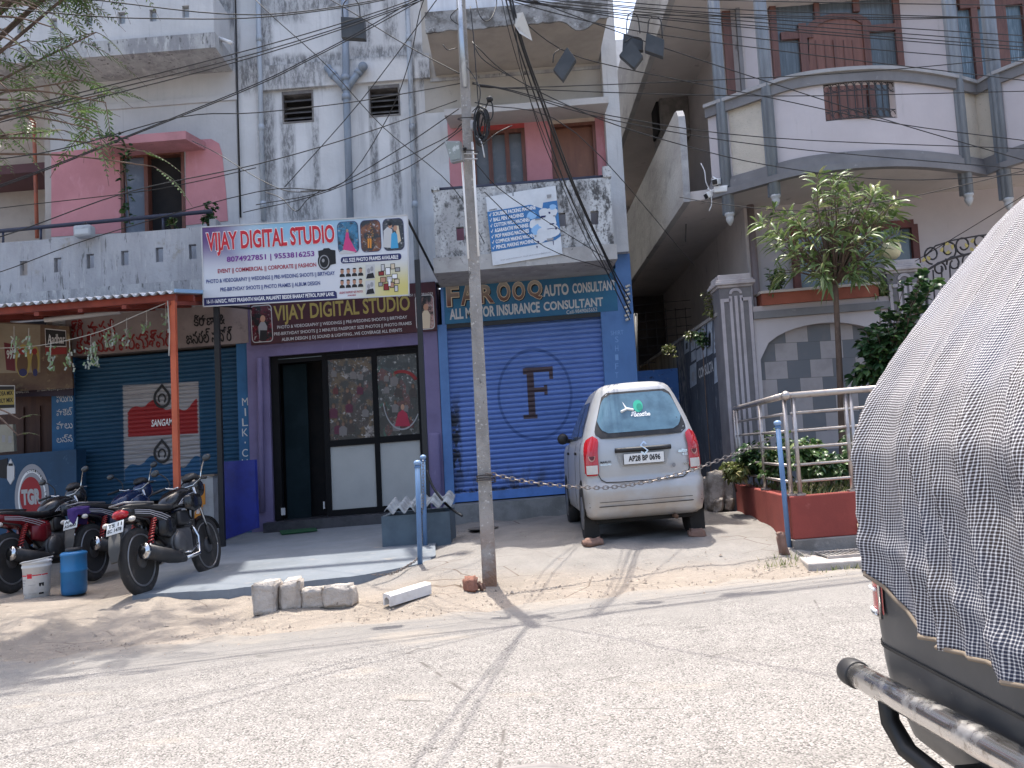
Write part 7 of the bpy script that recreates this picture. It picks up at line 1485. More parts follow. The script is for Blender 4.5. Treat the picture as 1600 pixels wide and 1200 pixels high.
chain([at(764, 740, 8.12), at(820, 752, 8.2), at(890, 760, 8.3), at(945, 762, 8.4), at(1000, 755, 8.5), at(1060, 741, 8.6), at(1110, 724, 8.7), at(1175, 698, 8.75), at(1213, 680, 8.75)], 'long steel chain sagging in front of the parked car from pole to blue post')
chain([at(661, 722, 10.4), at(661, 780, 10.4), at(658, 842, 10.4), at(655, 868, 9.2), at(640, 882, 8.9), at(612, 896, 8.6), at(575, 898, 8.5)] , 'loose chain hanging on the blue post and trailing over the patio edge', .016)
# planter box with corrugated sheet
pb = thing('planter_box', 'low blue grey cement box covered with corrugated sheet by the studio entrance', 'box', V((at(650, 840, 10.9).x, 10.9, .3)))
CEMB = mat('blue_grey_cement', (.10, .135, .165), [((.075, .10, .125), 3, .4, .7), ((.16, .18, .2), 12, .64, .76)], .85); a, b = at(597, 840, 10.6), at(704, 832, 10.6); zb_ = .2; zt_ = at(650, 803, 10.6).z
mb = MB()
mb.box(a.x, b.x, 10.6, 10.7, zb_, zt_, CEMB); mb.box(a.x, b.x, 11.4, 11.5, zb_, zt_, CEMB); mb.box(a.x, a.x + .08, 10.701, 11.399, zb_, zt_, CEMB); mb.box(b.x - .08, b.x, 10.701, 11.399, zb_, zt_, CEMB); mb.box(a.x + .08, b.x - .08, 10.701, 11.399, zb_, zt_ - .08, SOIL); mb.build('box', pb)
CORR = mat('asbestos_sheet', (.30, .33, .35), [((.2, .21, .22), 5, .4, .65), ((.42, .43, .43), 14, .62, .75)], .85)
for x0, x1, dz in ((a.x + .05, a.x + .42, .03), (b.x - .42, b.x + .03, .06)):
    mb = MB(); n = 36; top = []
    for y in (10.52, 11.3):
        for i in range(n + 1): u = i / n; top.append((x0 + (x1 - x0) * u, y, zt_ + dz + .035 + .035 * math.sin(u * 2 * math.pi * 2.7) + (y - 10.5) * .12))
    k = n + 1; mb.add(top + [(p[0], p[1], p[2] - .014) for p in top], [(i, i + 1, i + 1 + k, i + k) for i in range(n)] + [(i + 2 * k, i + 3 * k, i + 1 + 3 * k, i + 1 + 2 * k) for i in range(n)] + [(i, i + 2 * k, i + 1 + 2 * k, i + 1) for i in range(n)], CORR, True); mb.build('roof_sheet', pb, recalc=False)
mb = MB(); c_ = [at(667, 735, 11.), at(676, 760, 10.9), at(690, 780, 10.8), at(702, 792, 10.7), at(712, 800, 10.5), at(722, 806, 10.4)]; mb.tube(cat(c_, 5), .016, CBK, 6); o = mb.build('hose', None, c_[2]); tag(o, 'black hose drooping from the doorway over the cement box', 'hose')
mb = MB(); mb.tube([at(676, 790, 11.0), at(696, 784, 11.0)], .02, flat('bright_blue_pipe', (.03, .2, .5), .4), 8); o = mb.build('pipe_piece', None, at(686, 787, 11.0)); tag(o, 'short bright blue pipe lying on the corrugated sheet', 'pipe')
# stones
STN = mat('grey_granite_stone', (.50, .45, .40), [((.38, .335, .295), 4, .35, .65), ((.5, .45, .4), 14, .55, .72), ((.17, .14, .12), 22, .62, .74)], .92, bump=.6, bs=25, bd=.02)
def stone(pts, Y, dep, lb, name='stone', m=STN, grp=None, jit=.014, ct=None):
    """block from its front outline in the photo (top-left, top-right, bottom-right, bottom-left)"""
    rn = random.Random(int(pts[0][0])); P = [at(x, y, Y) for x, y in pts]; zmin = gz(P[0].x, Y) - .02
    bm = bmesh.new(); F_ = [V((p.x, p.y, p.z)) for p in P]; F_[2].z = F_[3].z = zmin; Bk = [p + V((rn.uniform(-.03, .03), dep, rn.uniform(-.02, .02))) for p in F_]
    vs = [bm.verts.new(p) for p in F_ + Bk]
    for f in ((0, 1, 2, 3), (7, 6, 5, 4), (0, 4, 5, 1), (1, 5, 6, 2), (2, 6, 7, 3), (3, 7, 4, 0)): bm.faces.new([vs[i] for i in f])
    bmesh.ops.bevel(bm, geom=bm.edges[:], offset=.022, segments=2, affect='EDGES'); bmesh.ops.subdivide_edges(bm, edges=[e for e in bm.edges if e.calc_length() > .06], cuts=5, use_grid_fill=True)
    for v in bm.verts:
        q = v.co.copy(); v.co += noise.noise_vector(q * 5) * jit * 1.7 + noise.noise_vector(q * 14) * jit * .9 + noise.noise_vector(q * 40) * jit * .3
    bm.verts.index_update(); mb = MB(); mb.add([v.co for v in bm.verts], [[v.index for v in f.verts] for f in bm.faces], m, True); bm.free()
    o = mb.build(name, None, V((sum(p.x for p in F_) / 4, Y, zmin))); return tag(o, lb, ct or name, grp)
SG = 'granite stones lined along the patio edge'
stone([(394, 911), (431, 908), (431, 944), (395, 948)], 7.75, .2, 'squarish pale granite stone, first of the row from the motorcycles', grp=SG); stone([(436, 912), (469, 904), (471, 942), (438, 945)], 7.8, .2, 'tall leaning granite stone with pointed top, second of the row', grp=SG)
stone([(469, 919), (508, 917), (508, 946), (471, 946)], 7.82, .18, 'lower granite stone with a pale patch between two taller stones', grp=SG); stone([(502, 916), (550, 915), (550, 945), (504, 946)], 7.8, .22, 'widest granite stone nearest the white concrete strip', grp=SG)
stone([(725, 902), (746, 900), (748, 921), (727, 922)], 7.95, .12, 'broken reddish brick at the foot of the concrete pole', 'brick', mat('weathered_brick', (.28, .13, .09), [((.2, .1, .075), 8, .4, .65), ((.36, .24, .19), 16, .6, .75)], .92, bump=.5)); stone([(748, 908), (758, 906), (762, 918), (750, 919)], 8.0, .07, 'small brown stone between the brick and the pole', m=mat('brown_stone', (.22, .13, .1), [((.15, .1, .08), 9, .4, .7)], .95))
stone([(914, 843), (940, 841), (946, 849), (912, 851)], 9.26, .14, 'flat stone wedged behind the left rear wheel of the silver car', m=mat('brown_stone', (0, 0, 0)), grp='wheel chock stones'); stone([(1074, 827), (1099, 825), (1105, 833), (1076, 835)], 9.38, .14, 'flat stone wedged behind the right rear wheel of the silver car', m=mat('brown_stone', (0, 0, 0)), grp='wheel chock stones')
stone([(1216, 836), (1227, 830), (1236, 846), (1218, 848)], 8.5, .1, 'broken brown stone at the foot of the blue garden post', m=mat('brown_stone', (0, 0, 0)))
for i, (x, y, w, h) in enumerate(((1098, 748, 16, 34), (1112, 756, 18, 30), (1128, 752, 20, 40), (1106, 738, 26, 14), (1134, 776, 14, 26), (1118, 782, 14, 18))): stone([(x, y), (x + w, y - 2), (x + w, y + h), (x, y + h)], 11.9 - i * .04, .2, ('rough stone lump at the foot of the black wall, nearest the car', 'rough stone lump at the foot of the black wall with a rounded top', 'tallest rough stone beside the red garden wall', 'orange topped stone lying over the rubble by the black wall', 'narrow rough stone against the red garden wall', 'lowest rough stone at the foot of the black wall')[i], m=mat('rubble_stone', (.44, .39, .34), [((.26, .225, .19), 6, .4, .6), ((.33, .19, .1), 5, .6, .75)], .95, bump=.6), grp='rubble at the foot of the black wall', jit=.035)
# white concrete channel lying on the sand
a, b = at(604, 934, 7.72), at(668, 919, 7.95); a.z = gz(a.x, a.y) + .005; b.z = gz(b.x, b.y) + .01; d = (b - a); n = V((-d.y, d.x, 0)).normalized(); mb = MB(); pf = [(-.07, 0), (-.07, .085), (-.05, .10), (.05, .10), (.07, .085), (.07, 0), (.045, 0), (.045, .055), (0, .075), (-.045, .055), (-.045, 0)]
mb.rings([[p + n * u + V((0, 0, w)) for u, w in pf] for p in (a, b)], mat('white_concrete', (.62, .60, .58), [((.5, .47, .44), 6, .45, .7)], .8), smooth=False); o = mb.build('concrete_channel', None, a); tag(o, 'white concrete channel piece lying on the sand beside the stones', 'concrete piece')
# drain cover slab
o0 = at(1300, 858, 8.35); gsl = thing('drain_cover', 'pale concrete slab with a slotted iron grate at the garden corner', 'drain cover', V((o0.x, 8.3, .05)))
CS = mat('pale_slab', (.42, .38, .35), [((.32, .29, .265), 4, .4, .65), ((.2, .18, .16), 14, .64, .75)], .9, bump=.3)
p4_ = [at(1246, 857, 8.45), at(1262, 872, 7.95), at(1420, 868, 7.9), at(1420, 848, 8.55)]; z_ = gz(3, 8.3) + .045
mb = MB(); mb.prism([(p.x, p.y, z_ - .12) for p in p4_], (0, 0, .12), CS); mb.build('slab', gsl, bevel=.015)
gx0, gx1 = at(1284, 858, 8.3).x, at(1352, 858, 8.3).x; mb = MB(); mb.box(gx0, gx1, 8.16, 8.46, z_ + .001, z_ + .01, flat('grate_shadow', (.05, .045, .04), .9)); 
for i in range(11): x = gx0 + (gx1 - gx0) * i / 10; mb.box(x - .010, x + .010, 8.15, 8.47, z_ + .011, z_ + .026, mat('grey_grate', (.20, .19, .18), [((.12, .09, .07), 10, .5, .7)], .7))
mb.box(gx0 - .01, gx1 + .01, 8.12, 8.149, z_ + .001, z_ + .026, CS); mb.box(gx0 - .01, gx1 + .01, 8.471, 8.5, z_ + .001, z_ + .026, CS); mb.build('grate', gsl)
mh = at(798, 1186, 2.42); mb = MB(); mb.lathe([(.001, 0), (.30, 0), (.30, .006), (.27, .008), (.262, .004), (.001, .006)], mat('pale_manhole_concrete', (.22, .205, .195), [((.17, .158, .15), 4, .4, .65), ((.12, .11, .1), 30, .62, .75)], .9, bump=.2), (-.01, 3.36, .006), n=40, smooth=False); o = mb.build('manhole_cover', None, V((-.01, 3.36, 0))); tag(o, 'pale round concrete manhole cover flush in the road at the bottom of the view', 'manhole cover')
# bucket and drum
g = gpt(58, 934); g.z = gz(g.x, g.y); bk = thing('paint_bucket', 'white paint bucket with red printed label beside the road sand', 'bucket', g)
kx, kz = .8657, 1.1533
WB_ = mat('dirty_white_plastic', (.56, .55, .53), [((.42, .40, .37), 4, .45, .7), ((.25, .22, .19), 12, .64, .76)], .5)
RXW = .168; mb = MB()
def bell(prof, c, m, n=28, cap=True): return [[(c[0] + r * kx * math.cos(2 * math.pi * k / n), c[1] + r * math.sin(2 * math.pi * k / n), c[2] + h * kz) for k in range(n)] for r, h in prof]
mb.rings(bell([(.125, 0), (.13, .005), (.150, .27), (.158, .275), (.158, .29), (.152, .293), (.153, .31), (.162, .315), (.162, .325), (.154, .33), (.150, .325), (.140, .06), (.12, .02)], g, WB_), WB_); mb.build('body', bk)
mb = MB(); mb.tube([(g.x + .164 * kx * math.cos(a), g.y + .164 * math.sin(a), g.z + .335 * kz + .02 * math.cos(a)) for a in [2 * math.pi * k / 28 for k in range(29)]], .009, mat('grey_rim_plastic', (.40, .40, .39), (), .5), 6); mb.build('rim', bk)
mb = MB()
def lab(a0, a1, h0, h1, m, o=.002):
    n = 8; vs = []
    for h in (h0, h1):
        for i in range(n + 1): a = math.radians(a0 + (a1 - a0) * i / n); r = .13 + .02 * h / .27 + o; vs.append((g.x + r * kx * math.cos(a), g.y + r * math.sin(a), g.z + h * kz))
    mb.add(vs, [(i, i + 1, i + n + 2, i + n + 1) for i in range(n)], m)
lab(-170, -10, .205, .215, INK['red']); lab(-100, -78, .185, .225, INK['red'], .003)
for i in range(6): lab(-152, -120 + (i % 3) * 6, .04 + i * .025, .048 + i * .025, INK['grey'], .003)
for i in range(4): lab(-95, -62, .05 + i * .025, .054 + i * .025, INK['grey'], .003)
lab(-50, -28, .04, .14, INK['black'], .003); mb.build('label_print', bk)
g = gpt(116, 928); g.z = gz(g.x, g.y); dr = thing('plastic_drum', 'blue plastic drum with black lid beside the white bucket', 'drum', g); BLD = mat('blue_drum_plastic', (.025, .16, .36), [((.02, .12, .28), 3, .4, .7), ((.1, .2, .32), 12, .66, .76)], .35)
mb = MB(); mb.rings(bell([(.12, 0), (.135, .01), (.14, .04), (.142, .20), (.147, .205), (.147, .22), (.142, .225), (.141, .345), (.146, .35), (.146, .365), (.13, .378), (.085, .385)], g, BLD), BLD); mb.build('body', dr); mb = MB(); mb.rings(bell([(.085, .38), (.09, .385), (.09, .41), (.08, .415)], g, BLKP), BLKP); mb.build('lid', dr)
g = g2 + V((-.09, -.16, .80)); mb = MB(); rg = []
for j in range(7):
    u = j / 6; rg.append([g + V((.105 * math.cos(a) * (1 + .12 * math.sin(5 * a + j)), .15 * math.sin(a) * (1 + .1 * math.sin(4 * a)), .07 - .20 * u ** 1.5 * (1 if math.cos(a) < .3 else .4) + .012 * math.sin(3 * a + j))) * 1.0 if j else g + V((.03 * math.cos(a), .05 * math.sin(a), .085)) for a in [2 * math.pi * k / 18 for k in range(18)]])
mb.rings(rg, mat('purple_cloth', (.06, .03, .16), [((.04, .02, .11), 6, .4, .7)], .9), caps=False); o = mb.build('cloth', None, g); o.modifiers.new('cloth_thickness', 'SOLIDIFY').thickness = .004; tag(o, 'crumpled purple cloth draped over the tail of the dark blue motorcycle', 'cloth')
# panels beside the left post
mb = MB(); q = [at(341, 722, 12.25), at(398, 718, 12.1), at(402, 825, 12.1), at(344, 846, 12.25)]; mb.prism(q, (.02, .04, 0), mat('royal_blue_sheet', (.015, .025, .20), [((.01, .015, .13), 3, .4, .7)], .45)); o = mb.build('sheet_panel', None, q[3]); tag(o, 'plain royal blue sheet panel leaning beside the purple pillar', 'panel')
cb = thing('ice_cabinet', 'small white cabinet with orange stickers behind the nearest motorcycle', 'cabinet', at(308, 850, 12.6)); q = rc(279, 334, 746, 850, 12.6); mb = MB(); mb.box(q[0], q[1], 12.6, 13.1, .25, q[3], mat('dirty_white_metal', (.40, .40, .40), [((.3, .29, .28), 4, .45, .7)], .5)); mb.box(q[0] - .02, q[1] + .03, 12.57, 13.12, q[3] + .001, q[3] + .03, mat('worn_wood_top', (.2, .15, .11), (), .7)); mb.build('case', cb)
mb = MB(); ppoly(mb, [(292, 759), (320, 756), (321, 788), (316, 789), (318, 792), (300, 794), (299, 789), (293, 789)], 12.59, INK['orange']); ppoly(mb, [(305, 794), (316, 793), (319, 815), (303, 815)], 12.588, INK['orange']); ptext(mb, "UBAY", 299, 313, 763, 773, 12.585, INK['white'], .03); ptext(mb, "DAIRY FREE", 297, 315, 779, 785, 12.585, INK['black'], .02); ptext(mb, "UBAY", 306, 314, 795, 803, 12.583, INK['white'], .03); mb.build('sticker', cb)
mb = MB(); cc = gpt(295, 870); rn = random.Random(3)
for i in range(7): a = rn.uniform(0, 6); p = cc + V((.03 * i - .1, .12 * rn.random(), .03)); mb.ball(p, (.06, .07, .04), mat('crumpled_white_sack', (.5, .5, .52), [((.35, .35, .37), 9, .5, .7)], .8), 8)
o = mb.build('crumpled_sack', None, cc); tag(o, 'crumpled white sack on the ground beside the front wheel of the nearest motorcycle', 'sack')
mb = MB(); q = [gpt(436, 830), gpt(492, 824), gpt(496, 831), gpt(440, 837)]; mb.prism([p + V((0, 0, .012)) for p in q], (0, 0, .012), mat('green_mat', (.01, .06, .025), (), .95)); o = mb.build('door_mat', None, q[0]); tag(o, 'dark green door mat in front of the studio step', 'mat')
p = gpt(715, 862); mb = MB(); mb.lathe([(.001, .0), (.2, .0), (.21, .008), (.2, .016), (.001, .016)], mat('iron_cover', (.10, .095, .09), [((.16, .14, .12), 9, .5, .7)], .8), (at(755, 816, 12).x, 11.9, gz(-.4, 11.9) + .012), n=20); o = mb.build('manhole_cover', None, V((at(755, 816, 12).x, 11.9, gz(-.4, 11.9)))); tag(o, 'round dark manhole cover behind the concrete pole', 'manhole cover')
# pebbles and grit along the road edge
mb = MB(); rn = random.Random(5); PEBM = mat('grit', (.33, .28, .23), [((.2, .16, .13), 9, .4, .6), ((.45, .4, .35), 5, .5, .7)], .95)
for i in range(1500):
    x = rn.uniform(-5.2, 4.2); y = edge(x) + rn.gauss(.25, .4)
    if y > 10 or y < 6: continue
    s = rn.uniform(.003, .012) * (1.9 if rn.random() < .06 else 1); z = gz(x, y) + (wob(x, y) if y > edge(x) + .5 else 0); q = [V((math.cos(a) * s * rn.uniform(.6, 1.2), math.sin(a) * s * rn.uniform(.6, 1.2), 0)) for a in (0, 1.3, 2.6, 3.9, 5.1)]; c = V((x, y, z)); t = c + V((0, 0, s * rn.uniform(.7, 1.3)))
    mb.add([c + p for p in q] + [t], [(k, (k + 1) % 5, 5) for k in range(5)], PEBM)
tag(mb.build('gravel', None, V((0, 8, 0)), recalc=False), 'small stones and grit scattered along the sandy road edge', 'gravel', kind='stuff')

# ------------------------------------------------------------------ plants
def leafm(name, a, b, c_, tr=.25):
    t = NT(name); g = t.n('ShaderNodeNewGeometry'); r = g.outputs['Random Per Island']; c = t.mix(t.ramp(r, .15, .6), a, b); c = t.mix(t.ramp(r, .8, .97), c, c_)
    bs = t.b; t.out(c, .38, 0, .45)
    tl = t.n('ShaderNodeBsdfTranslucent'); t.set(tl.inputs[0], t.mix(0.0, c, c)); mx = t.n('ShaderNodeMixShader'); mx.inputs[0].default_value = tr; o = t.t.nodes['Material Output']
    t.t.links.new(bs.outputs[0], mx.inputs[1]); t.t.links.new(tl.outputs[0], mx.inputs[2]); t.t.links.new(mx.outputs[0], o.inputs[0]); return t.m
LF1 = leafm('narrow_leaf_green', (.10, .16, .05), (.16, .22, .08), (.33, .35, .17)); LF2 = leafm('dark_glossy_leaf', (.02, .055, .022), (.04, .09, .03), (.10, .17, .05)); LF3 = leafm('feathery_leaf_green', (.05, .095, .025), (.08, .14, .04), (.14, .2, .07), .35); LF4 = leafm('grass_green', (.09, .12, .03), (.16, .18, .06), (.28, .25, .12))
LF5 = leafm('shrub_leaf', (.03, .075, .02), (.07, .13, .035), (.2, .25, .1))
BARK = mat('grey_brown_bark', (.15, .10, .075), [((.09, .06, .045), 8, .4, .6, (1, 1, .4)), ((.22, .17, .13), 14, .6, .75)], .9, bump=.4)
def leaf(mb, p, d, L, w, rn, m, droop=.35):
    d = V(d).normalized(); s = d.cross(V((0, 0, 1))); s = s.normalized() if s.length > .05 else V((1, 0, 0)); q = Quaternion(d, rn.uniform(-.9, .9)); s = q @ s; dn = V((0, 0, -1))
    a = p + d * L * .35 + s * w + dn * L * droop * .1; b = p + d * L * .35 - s * w + dn * L * droop * .1; c = p + d * L * .72 + dn * L * droop * .45; e = p + d * L + dn * L * droop; nrm = d.cross(s) * (w * .35)
    mb.add([p, a, b, c + s * w * .75, c - s * w * .75, e, p + d * L * .35 + nrm * -1 + dn * L * droop * .1, c - nrm], [(0, 6, 1), (0, 2, 6), (1, 6, 7, 3), (6, 2, 4, 7), (3, 7, 5), (7, 4, 5)], m, True)
def whorl(mb, tip, d, rn, m, n=11, L=.22, w=.02):
    d = V(d).normalized(); u = d.orthogonal().normalized(); v = d.cross(u)
    for i in range(n): a = 2 * math.pi * i / n + rn.uniform(-.4, .4); k = rn.uniform(.25, 1.1); leaf(mb, tip - d * rn.uniform(0, .14), d * k + (u * math.cos(a) + v * math.sin(a)), L * rn.uniform(.65, 1.15), w * rn.uniform(.7, 1.2), rn, m)
def shrub(name, label, cat_, base, tips, m, L, w, n, trunk_r, grp=None, seed=1, fork=None):
    rn = random.Random(seed); t = thing(name, label, cat_, base, grp); mt = MB(); mc = MB(); fk = fork if fork is not None else base + V((0, 0, .2))
    if trunk_r: mt.tube(cat([base - V((0, 0, .05)), base.lerp(fk, .5) + V((rn.uniform(-.03, .03), 0, 0)), fk], 4), trunk_r, BARK, 8, r2=trunk_r * .7)
    for tp in tips:
        mid = fk.lerp(tp, .5) + V((rn.uniform(-.06, .06), rn.uniform(-.06, .06), rn.uniform(0, .08))); mt.tube(cat([fk - V((0, 0, .03)), mid, tp], 3), max(.004, trunk_r * .35), BARK, 5, r2=.003)
        d = (tp - mid).normalized() + V((0, 0, .3)); whorl(mc, tp, d, rn, m, n, L, w)
        for f in ((.55, .78) if trunk_r < .04 else (.8,)): whorl(mc, fk.lerp(tp, f) + (mid - fk.lerp(tp, .5)) * (1 - abs(2 * f - 1)), d, rn, m, max(3, n // 2), L * .9, w)
    if mt.v: mt.build('trunk', t)
    mc.build('crown', t, recalc=False); return t
# narrow leaved tree against the front wall
TY = 10.9; tb_ = at(1318, 745, TY); fk = at(1305, 440, TY); rn = random.Random(21); tips = []
ctr = [(1300, 300, 45, 28), (1240, 345, 55, 25), (1215, 362, 35, 20), (1330, 320, 50, 35), (1375, 345, 35, 30), (1290, 370, 60, 40), (1345, 385, 55, 35), (1270, 400, 40, 28), (1310, 425, 45, 20), (1350, 430, 35, 18), (1235, 420, 20, 12), (1385, 310, 25, 18), (1325, 285, 25, 15)]
for cx, cy, rx_, ry in ctr:
    for i in range(int(rx_ * ry / 170) + 2): tips.append(at(cx + rn.uniform(-1, 1) * rx_, cy + rn.uniform(-1, 1) * ry, TY + rn.uniform(-.55, .55)))
tr_ = shrub('garden_tree', 'slim leafy tree with long narrow leaves rising from the raised garden', 'tree', tb_, tips, LF1, .25, .020, 8, .045, None, 5, fk)
# dark glossy climber beside the covered car
rn = random.Random(31); tips = [at(cx + rn.uniform(-1, 1) * rx_, cy + rn.uniform(-1, 1) * ry, 10.6 + rn.uniform(-.3, .3)) for cx, cy, rx_, ry, n in ((1400, 500, 25, 25, 14), (1370, 555, 30, 25, 22), (1385, 530, 40, 30, 22), (1435, 460, 20, 22, 10), (1450, 430, 14, 14, 6), (1345, 585, 20, 15, 10), (1360, 540, 16, 14, 8)) for _ in range(n)]
shrub('climbing_plant', 'dark glossy climbing plant leaning between the gate pillar and the covered car', 'plant', at(1390, 740, 10.6), tips, LF2, .13, .04, 8, .03, None, 7, at(1388, 590, 10.6))
# low shrubs inside the railing
for i, (cx, y0, y1, hw, Y, m, lb) in enumerate(((1180, 700, 748, 26, 10.9, LF2, 'dark low shrub inside the railing next to the black wall'), (1215, 665, 752, 24, 10.2, LF5, 'taller leafy shrub inside the railing behind the blue post'), (1262, 690, 750, 20, 9.6, LF5, 'bright shrub inside the railing just past its corner'), (1300, 712, 752, 34, 9.5, LF2, 'low wide dark shrub in front of the tree trunk'), (1345, 672, 752, 26, 9.7, LF5, 'leafy shrub inside the railing beside the covered car'), (1390, 640, 750, 30, 9.8, LF5, 'dark shrub inside the railing mostly behind the covered car'), (1150, 735, 752, 16, 11.0, LF4, 'pale small plant spilling over the red wall by the rubble'))):
    rn = random.Random(50 + i); tips = [at(cx + rn.uniform(-1, 1) * hw, y0 - 8 + (y1 - y0) * rn.random() ** .8, Y + rn.uniform(-.35, .35)) for _ in range(52)]
    shrub('shrub', lb, 'shrub', at(cx, 762, Y), tips, m, .10, .03, 7, .012, 'shrubs in the raised garden', 60 + i)
mb = MB(); rn = random.Random(9)
for i in range(1500):
    x = rn.uniform(Q0.x + .2, 5.2); y = rn.uniform(8.9, 11.2); z = ZG - .06; h = rn.uniform(.04, .15); a = rn.uniform(0, 6.28); d = V((math.cos(a) * .4, math.sin(a) * .4, 1)).normalized(); s = V((-math.sin(a), math.cos(a), 0)) * .006; p = V((x, y, z)); mb.add([p - s, p + s, p + d * h * .6 + s * .7, p + d * h + V((math.cos(a), math.sin(a), -.2)) * h * .2], [(0, 1, 2), (0, 2, 3)], LF4)
for i in range(160):
    cx, cy = RN.choice([(2.55, 8.42), (2.9, 7.9), (3.3, 7.88), (3.6, 7.95), (2.4, 8.2)]); x = cx + rn.gauss(0, .12); y = cy + rn.gauss(0, .04); p = V((x, y, gz(x, y))); a = rn.uniform(0, 6.28); d = V((math.cos(a) * .7, math.sin(a) * .7, 1)).normalized(); s = V((-math.sin(a), math.cos(a), 0)) * .005; h = rn.uniform(.03, .09); mb.add([p - s, p + s, p + d * h], [(0, 1, 2)], LF4)
tag(mb.build('grass', None, V((3, 9, ZG)), recalc=False), 'short dry grass in the raised garden and at the slab edge', 'grass', kind='stuff')
# plants in the trough, on the side wall and on the balcony
for i, (cx, cy, hw, hh, Y, bx, by, m, n, L, lb) in enumerate(((1215, 440, 14, 22, 11.85, 1215, 462, LF5, 16, .10, 'small plant in the trough beside the corner pillar'), (1375, 445, 22, 16, 11.85, 1372, 462, LF1, 16, .11, 'spiky plant at the globe lamp end of the trough'), (1096, 522, 9, 14, 12.6, 1098, 545, LF2, 9, .07, 'dark plant rising behind the black side wall'), (1110, 472, 14, 18, 12.2, 1120, 500, LF4, 12, .06, 'dry pale twiggy plant behind the corner pillar'), (1045, 540, 8, 4, 14.2, 1048, 552, LF4, 7, .09, 'pale leafy weed growing on top of the side wall'), (1078, 522, 7, 4, 13.2, 1079, 530, LF4, 5, .1, 'tiny pale weed on the coping of the side wall'), (330, 330, 14, 16, 13.1, 325, 352, LF2, 10, .08, 'small weed growing at the end of the left balcony'), (270, 346, 6, 5, 13.0, 270, 356, LF5, 6, .06, 'tiny plant behind the left balcony railing'))):
    rn = random.Random(80 + i); b_ = at(bx, by, Y)
    if i in (2, 3): b_.z = .3
    tips = [at(cx + rn.uniform(-1, 1) * hw, cy + rn.uniform(-1, 1) * hh, Y + rn.uniform(-.1, .1)) for _ in range(n)]; shrub('potted_plant' if i < 2 else 'weed', lb, 'plant', b_, tips, m, L, .018 if m is not LF2 else .03, 6, .008, None, 90 + i, at(bx, by, Y))
# vine round the left window
rn = random.Random(77); vp = [at(203, 350, 13.3), at(199, 300, 13.2), at(195, 260, 13.1), at(200, 240, 12.95), at(186, 215, 12.9), at(160, 212, 12.9)]; t = thing('creeper', 'thin creeper climbing beside the dark window of the pink wall', 'creeper', vp[0]); mb = MB(); cv_ = cat(vp, 6); mb.tube(cv_, .01, BARK, 5); mb.build('stem', t); mb = MB()
for p in cv_ * 3: d = V((rn.uniform(-1, 1), rn.uniform(-1, 0), rn.uniform(-.3, .6))); leaf(mb, p + d * .06, d, .10, .03, rn, LF2)
mb.build('foliage', t, recalc=False)
# feathery tree at the left, trunk outside the frame
FT = thing('feathery_tree', 'feathery leaved tree whose branches hang into the upper left corner', 'tree', V((-6.6, 7.6, gz(-6.6, 7.6))))
mt = MB(); mc = MB(); rn = random.Random(41)
def frond(p, d, L):
    d = V(d).normalized(); pts = [p + d * L * u + V((0, 0, -.45 * L * u * u)) for u in [i / 6 for i in range(7)]]; mt.tube(pts, .005, BARK, 3, caps=False, r2=.002); npn = 15
    for i in range(2, npn + 1):
        u = i / npn; k = min(5, int(u * 6)); q = pts[k].lerp(pts[k + 1], u * 6 - k); t = (pts[k + 1] - pts[k]).normalized(); s = t.cross(V((0, 0, 1))); s = s.normalized() if s.length > .1 else V((1, 0, 0))
        pl_n = L * .20 * math.sin(math.pi * min(1, .2 + u * .85))
        for sg in (-1, 1):
            dr_ = (s * sg + t * .55 + V((0, 0, -.15 + rn.uniform(-.15, .15)))).normalized(); w = .012; nn = t * w
            mc.add([q, q + dr_ * pl_n * .5 + nn, q + dr_ * pl_n, q + dr_ * pl_n * .5 - nn], [(0, 1, 2, 3)], LF3)
trunk = [V((-6.6, 7.6, 0)), V((-6.5, 7.6, 1.6)), V((-6.2, 7.5, 3.0)), V((-5.7, 7.4, 4.0))]; mt.tube(cat(trunk, 5), .16, BARK, 10, r2=.08)
limbs = []
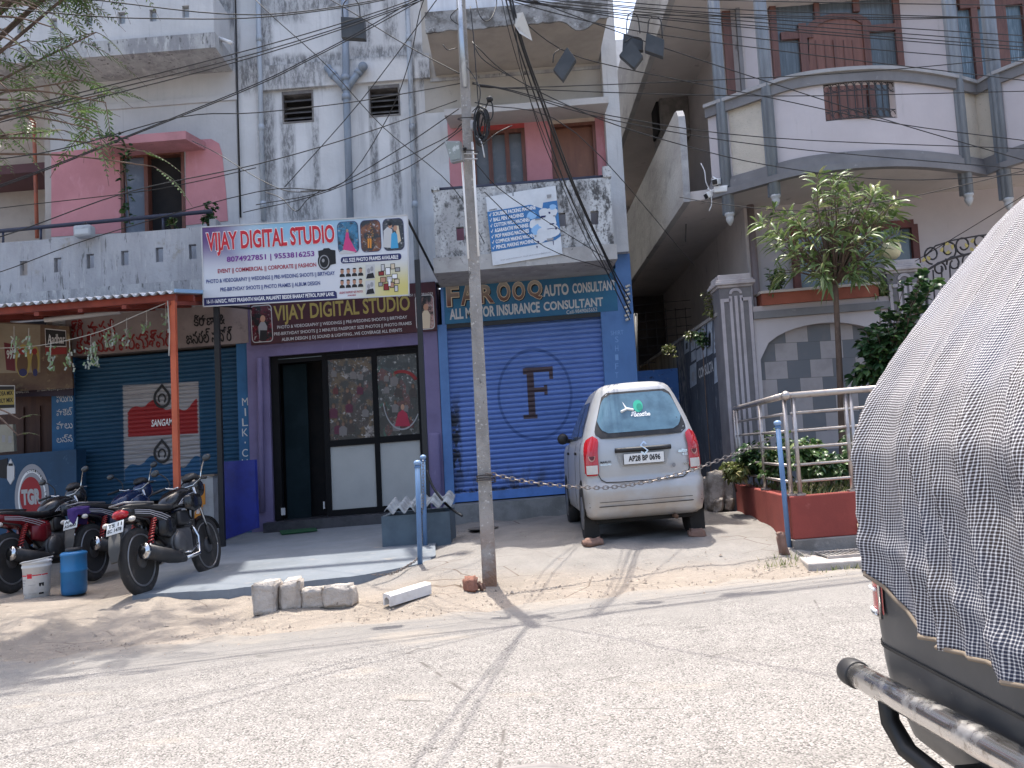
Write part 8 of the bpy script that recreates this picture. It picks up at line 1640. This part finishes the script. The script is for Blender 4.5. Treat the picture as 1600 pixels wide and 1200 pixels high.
for e in ((-3.7, 7.5, 4.85), (-4.3, 7.4, 4.9), (-4.9, 6.7, 4.6), (-4.2, 7.6, 5.3), (-5.2, 8.6, 5.0), (-4.6, 7.2, 5.6), (-5.6, 6.6, 5.4), (-4.1, 9.0, 5.4), (-4.8, 9.4, 5.2), (-5.9, 9.2, 5.6), (-5.6, 8.1, 5.8), (-3.9, 8.3, 5.7), (-4.7, 6.3, 5.2), (-3.2, 8.6, 7.4), (-3.7, 9.2, 7.8), (-4.3, 8.6, 7.6), (-3.4, 9.8, 8.2), (-4.2, 10.0, 8.4), (-4.9, 9.4, 8.0), (-3.0, 9.4, 8.0), (-4.6, 8.2, 7.2), (-3.9, 8.0, 7.0), (-3.6, 10.4, 8.6)):
    e = V(e); s0 = trunk[-1] if e.z > 3.3 else trunk[-2]; pts = cat([s0, s0.lerp(e, .5) + V((rn.uniform(-.15, .15), rn.uniform(-.15, .15), .2)), e], 6); mt.tube(pts, .022, BARK, 6, r2=.006)
    n = 34 if e.z > 6.5 else 15 if e.z > 3.3 else 6
    for i in range(n):
        p = pts[int(len(pts) * rn.uniform(.45, .99))]; a = rn.uniform(0, 6.28); frond(p, (math.cos(a), math.sin(a), rn.uniform(-.5, .35)), rn.uniform(.4, .7))
for x, y, dx, dz in ((60, 10, .5, -.5), (20, 60, .6, -.5), (75, 20, .6, -.2), (90, 45, .6, -.6), (40, 75, .5, -.6), (150, 190, .3, -.9), (165, 160, .1, -1), (110, 175, .4, .2), (140, 200, -.4, -.2), (215, 235, .5, -.1), (240, 260, .5, -.3), (12, 140, .4, -.7), (8, 210, .5, -.3), (30, 655, .8, .5), (28, 680, .8, .3)):
    p = at(x, y, 7.1); src = at(-30, y - 20 if y < 300 else 640, 7.2); pts = cat([src, src.lerp(p, .5) + V((0, 0, .04)), p], 5); mt.tube(pts, .012, BARK, 5, r2=.005); frond(p, (dx, rn.uniform(-.2, .2), dz), .42 if y < 300 else .2)
mt.build('trunk', FT); mc.build('crown', FT, recalc=False)
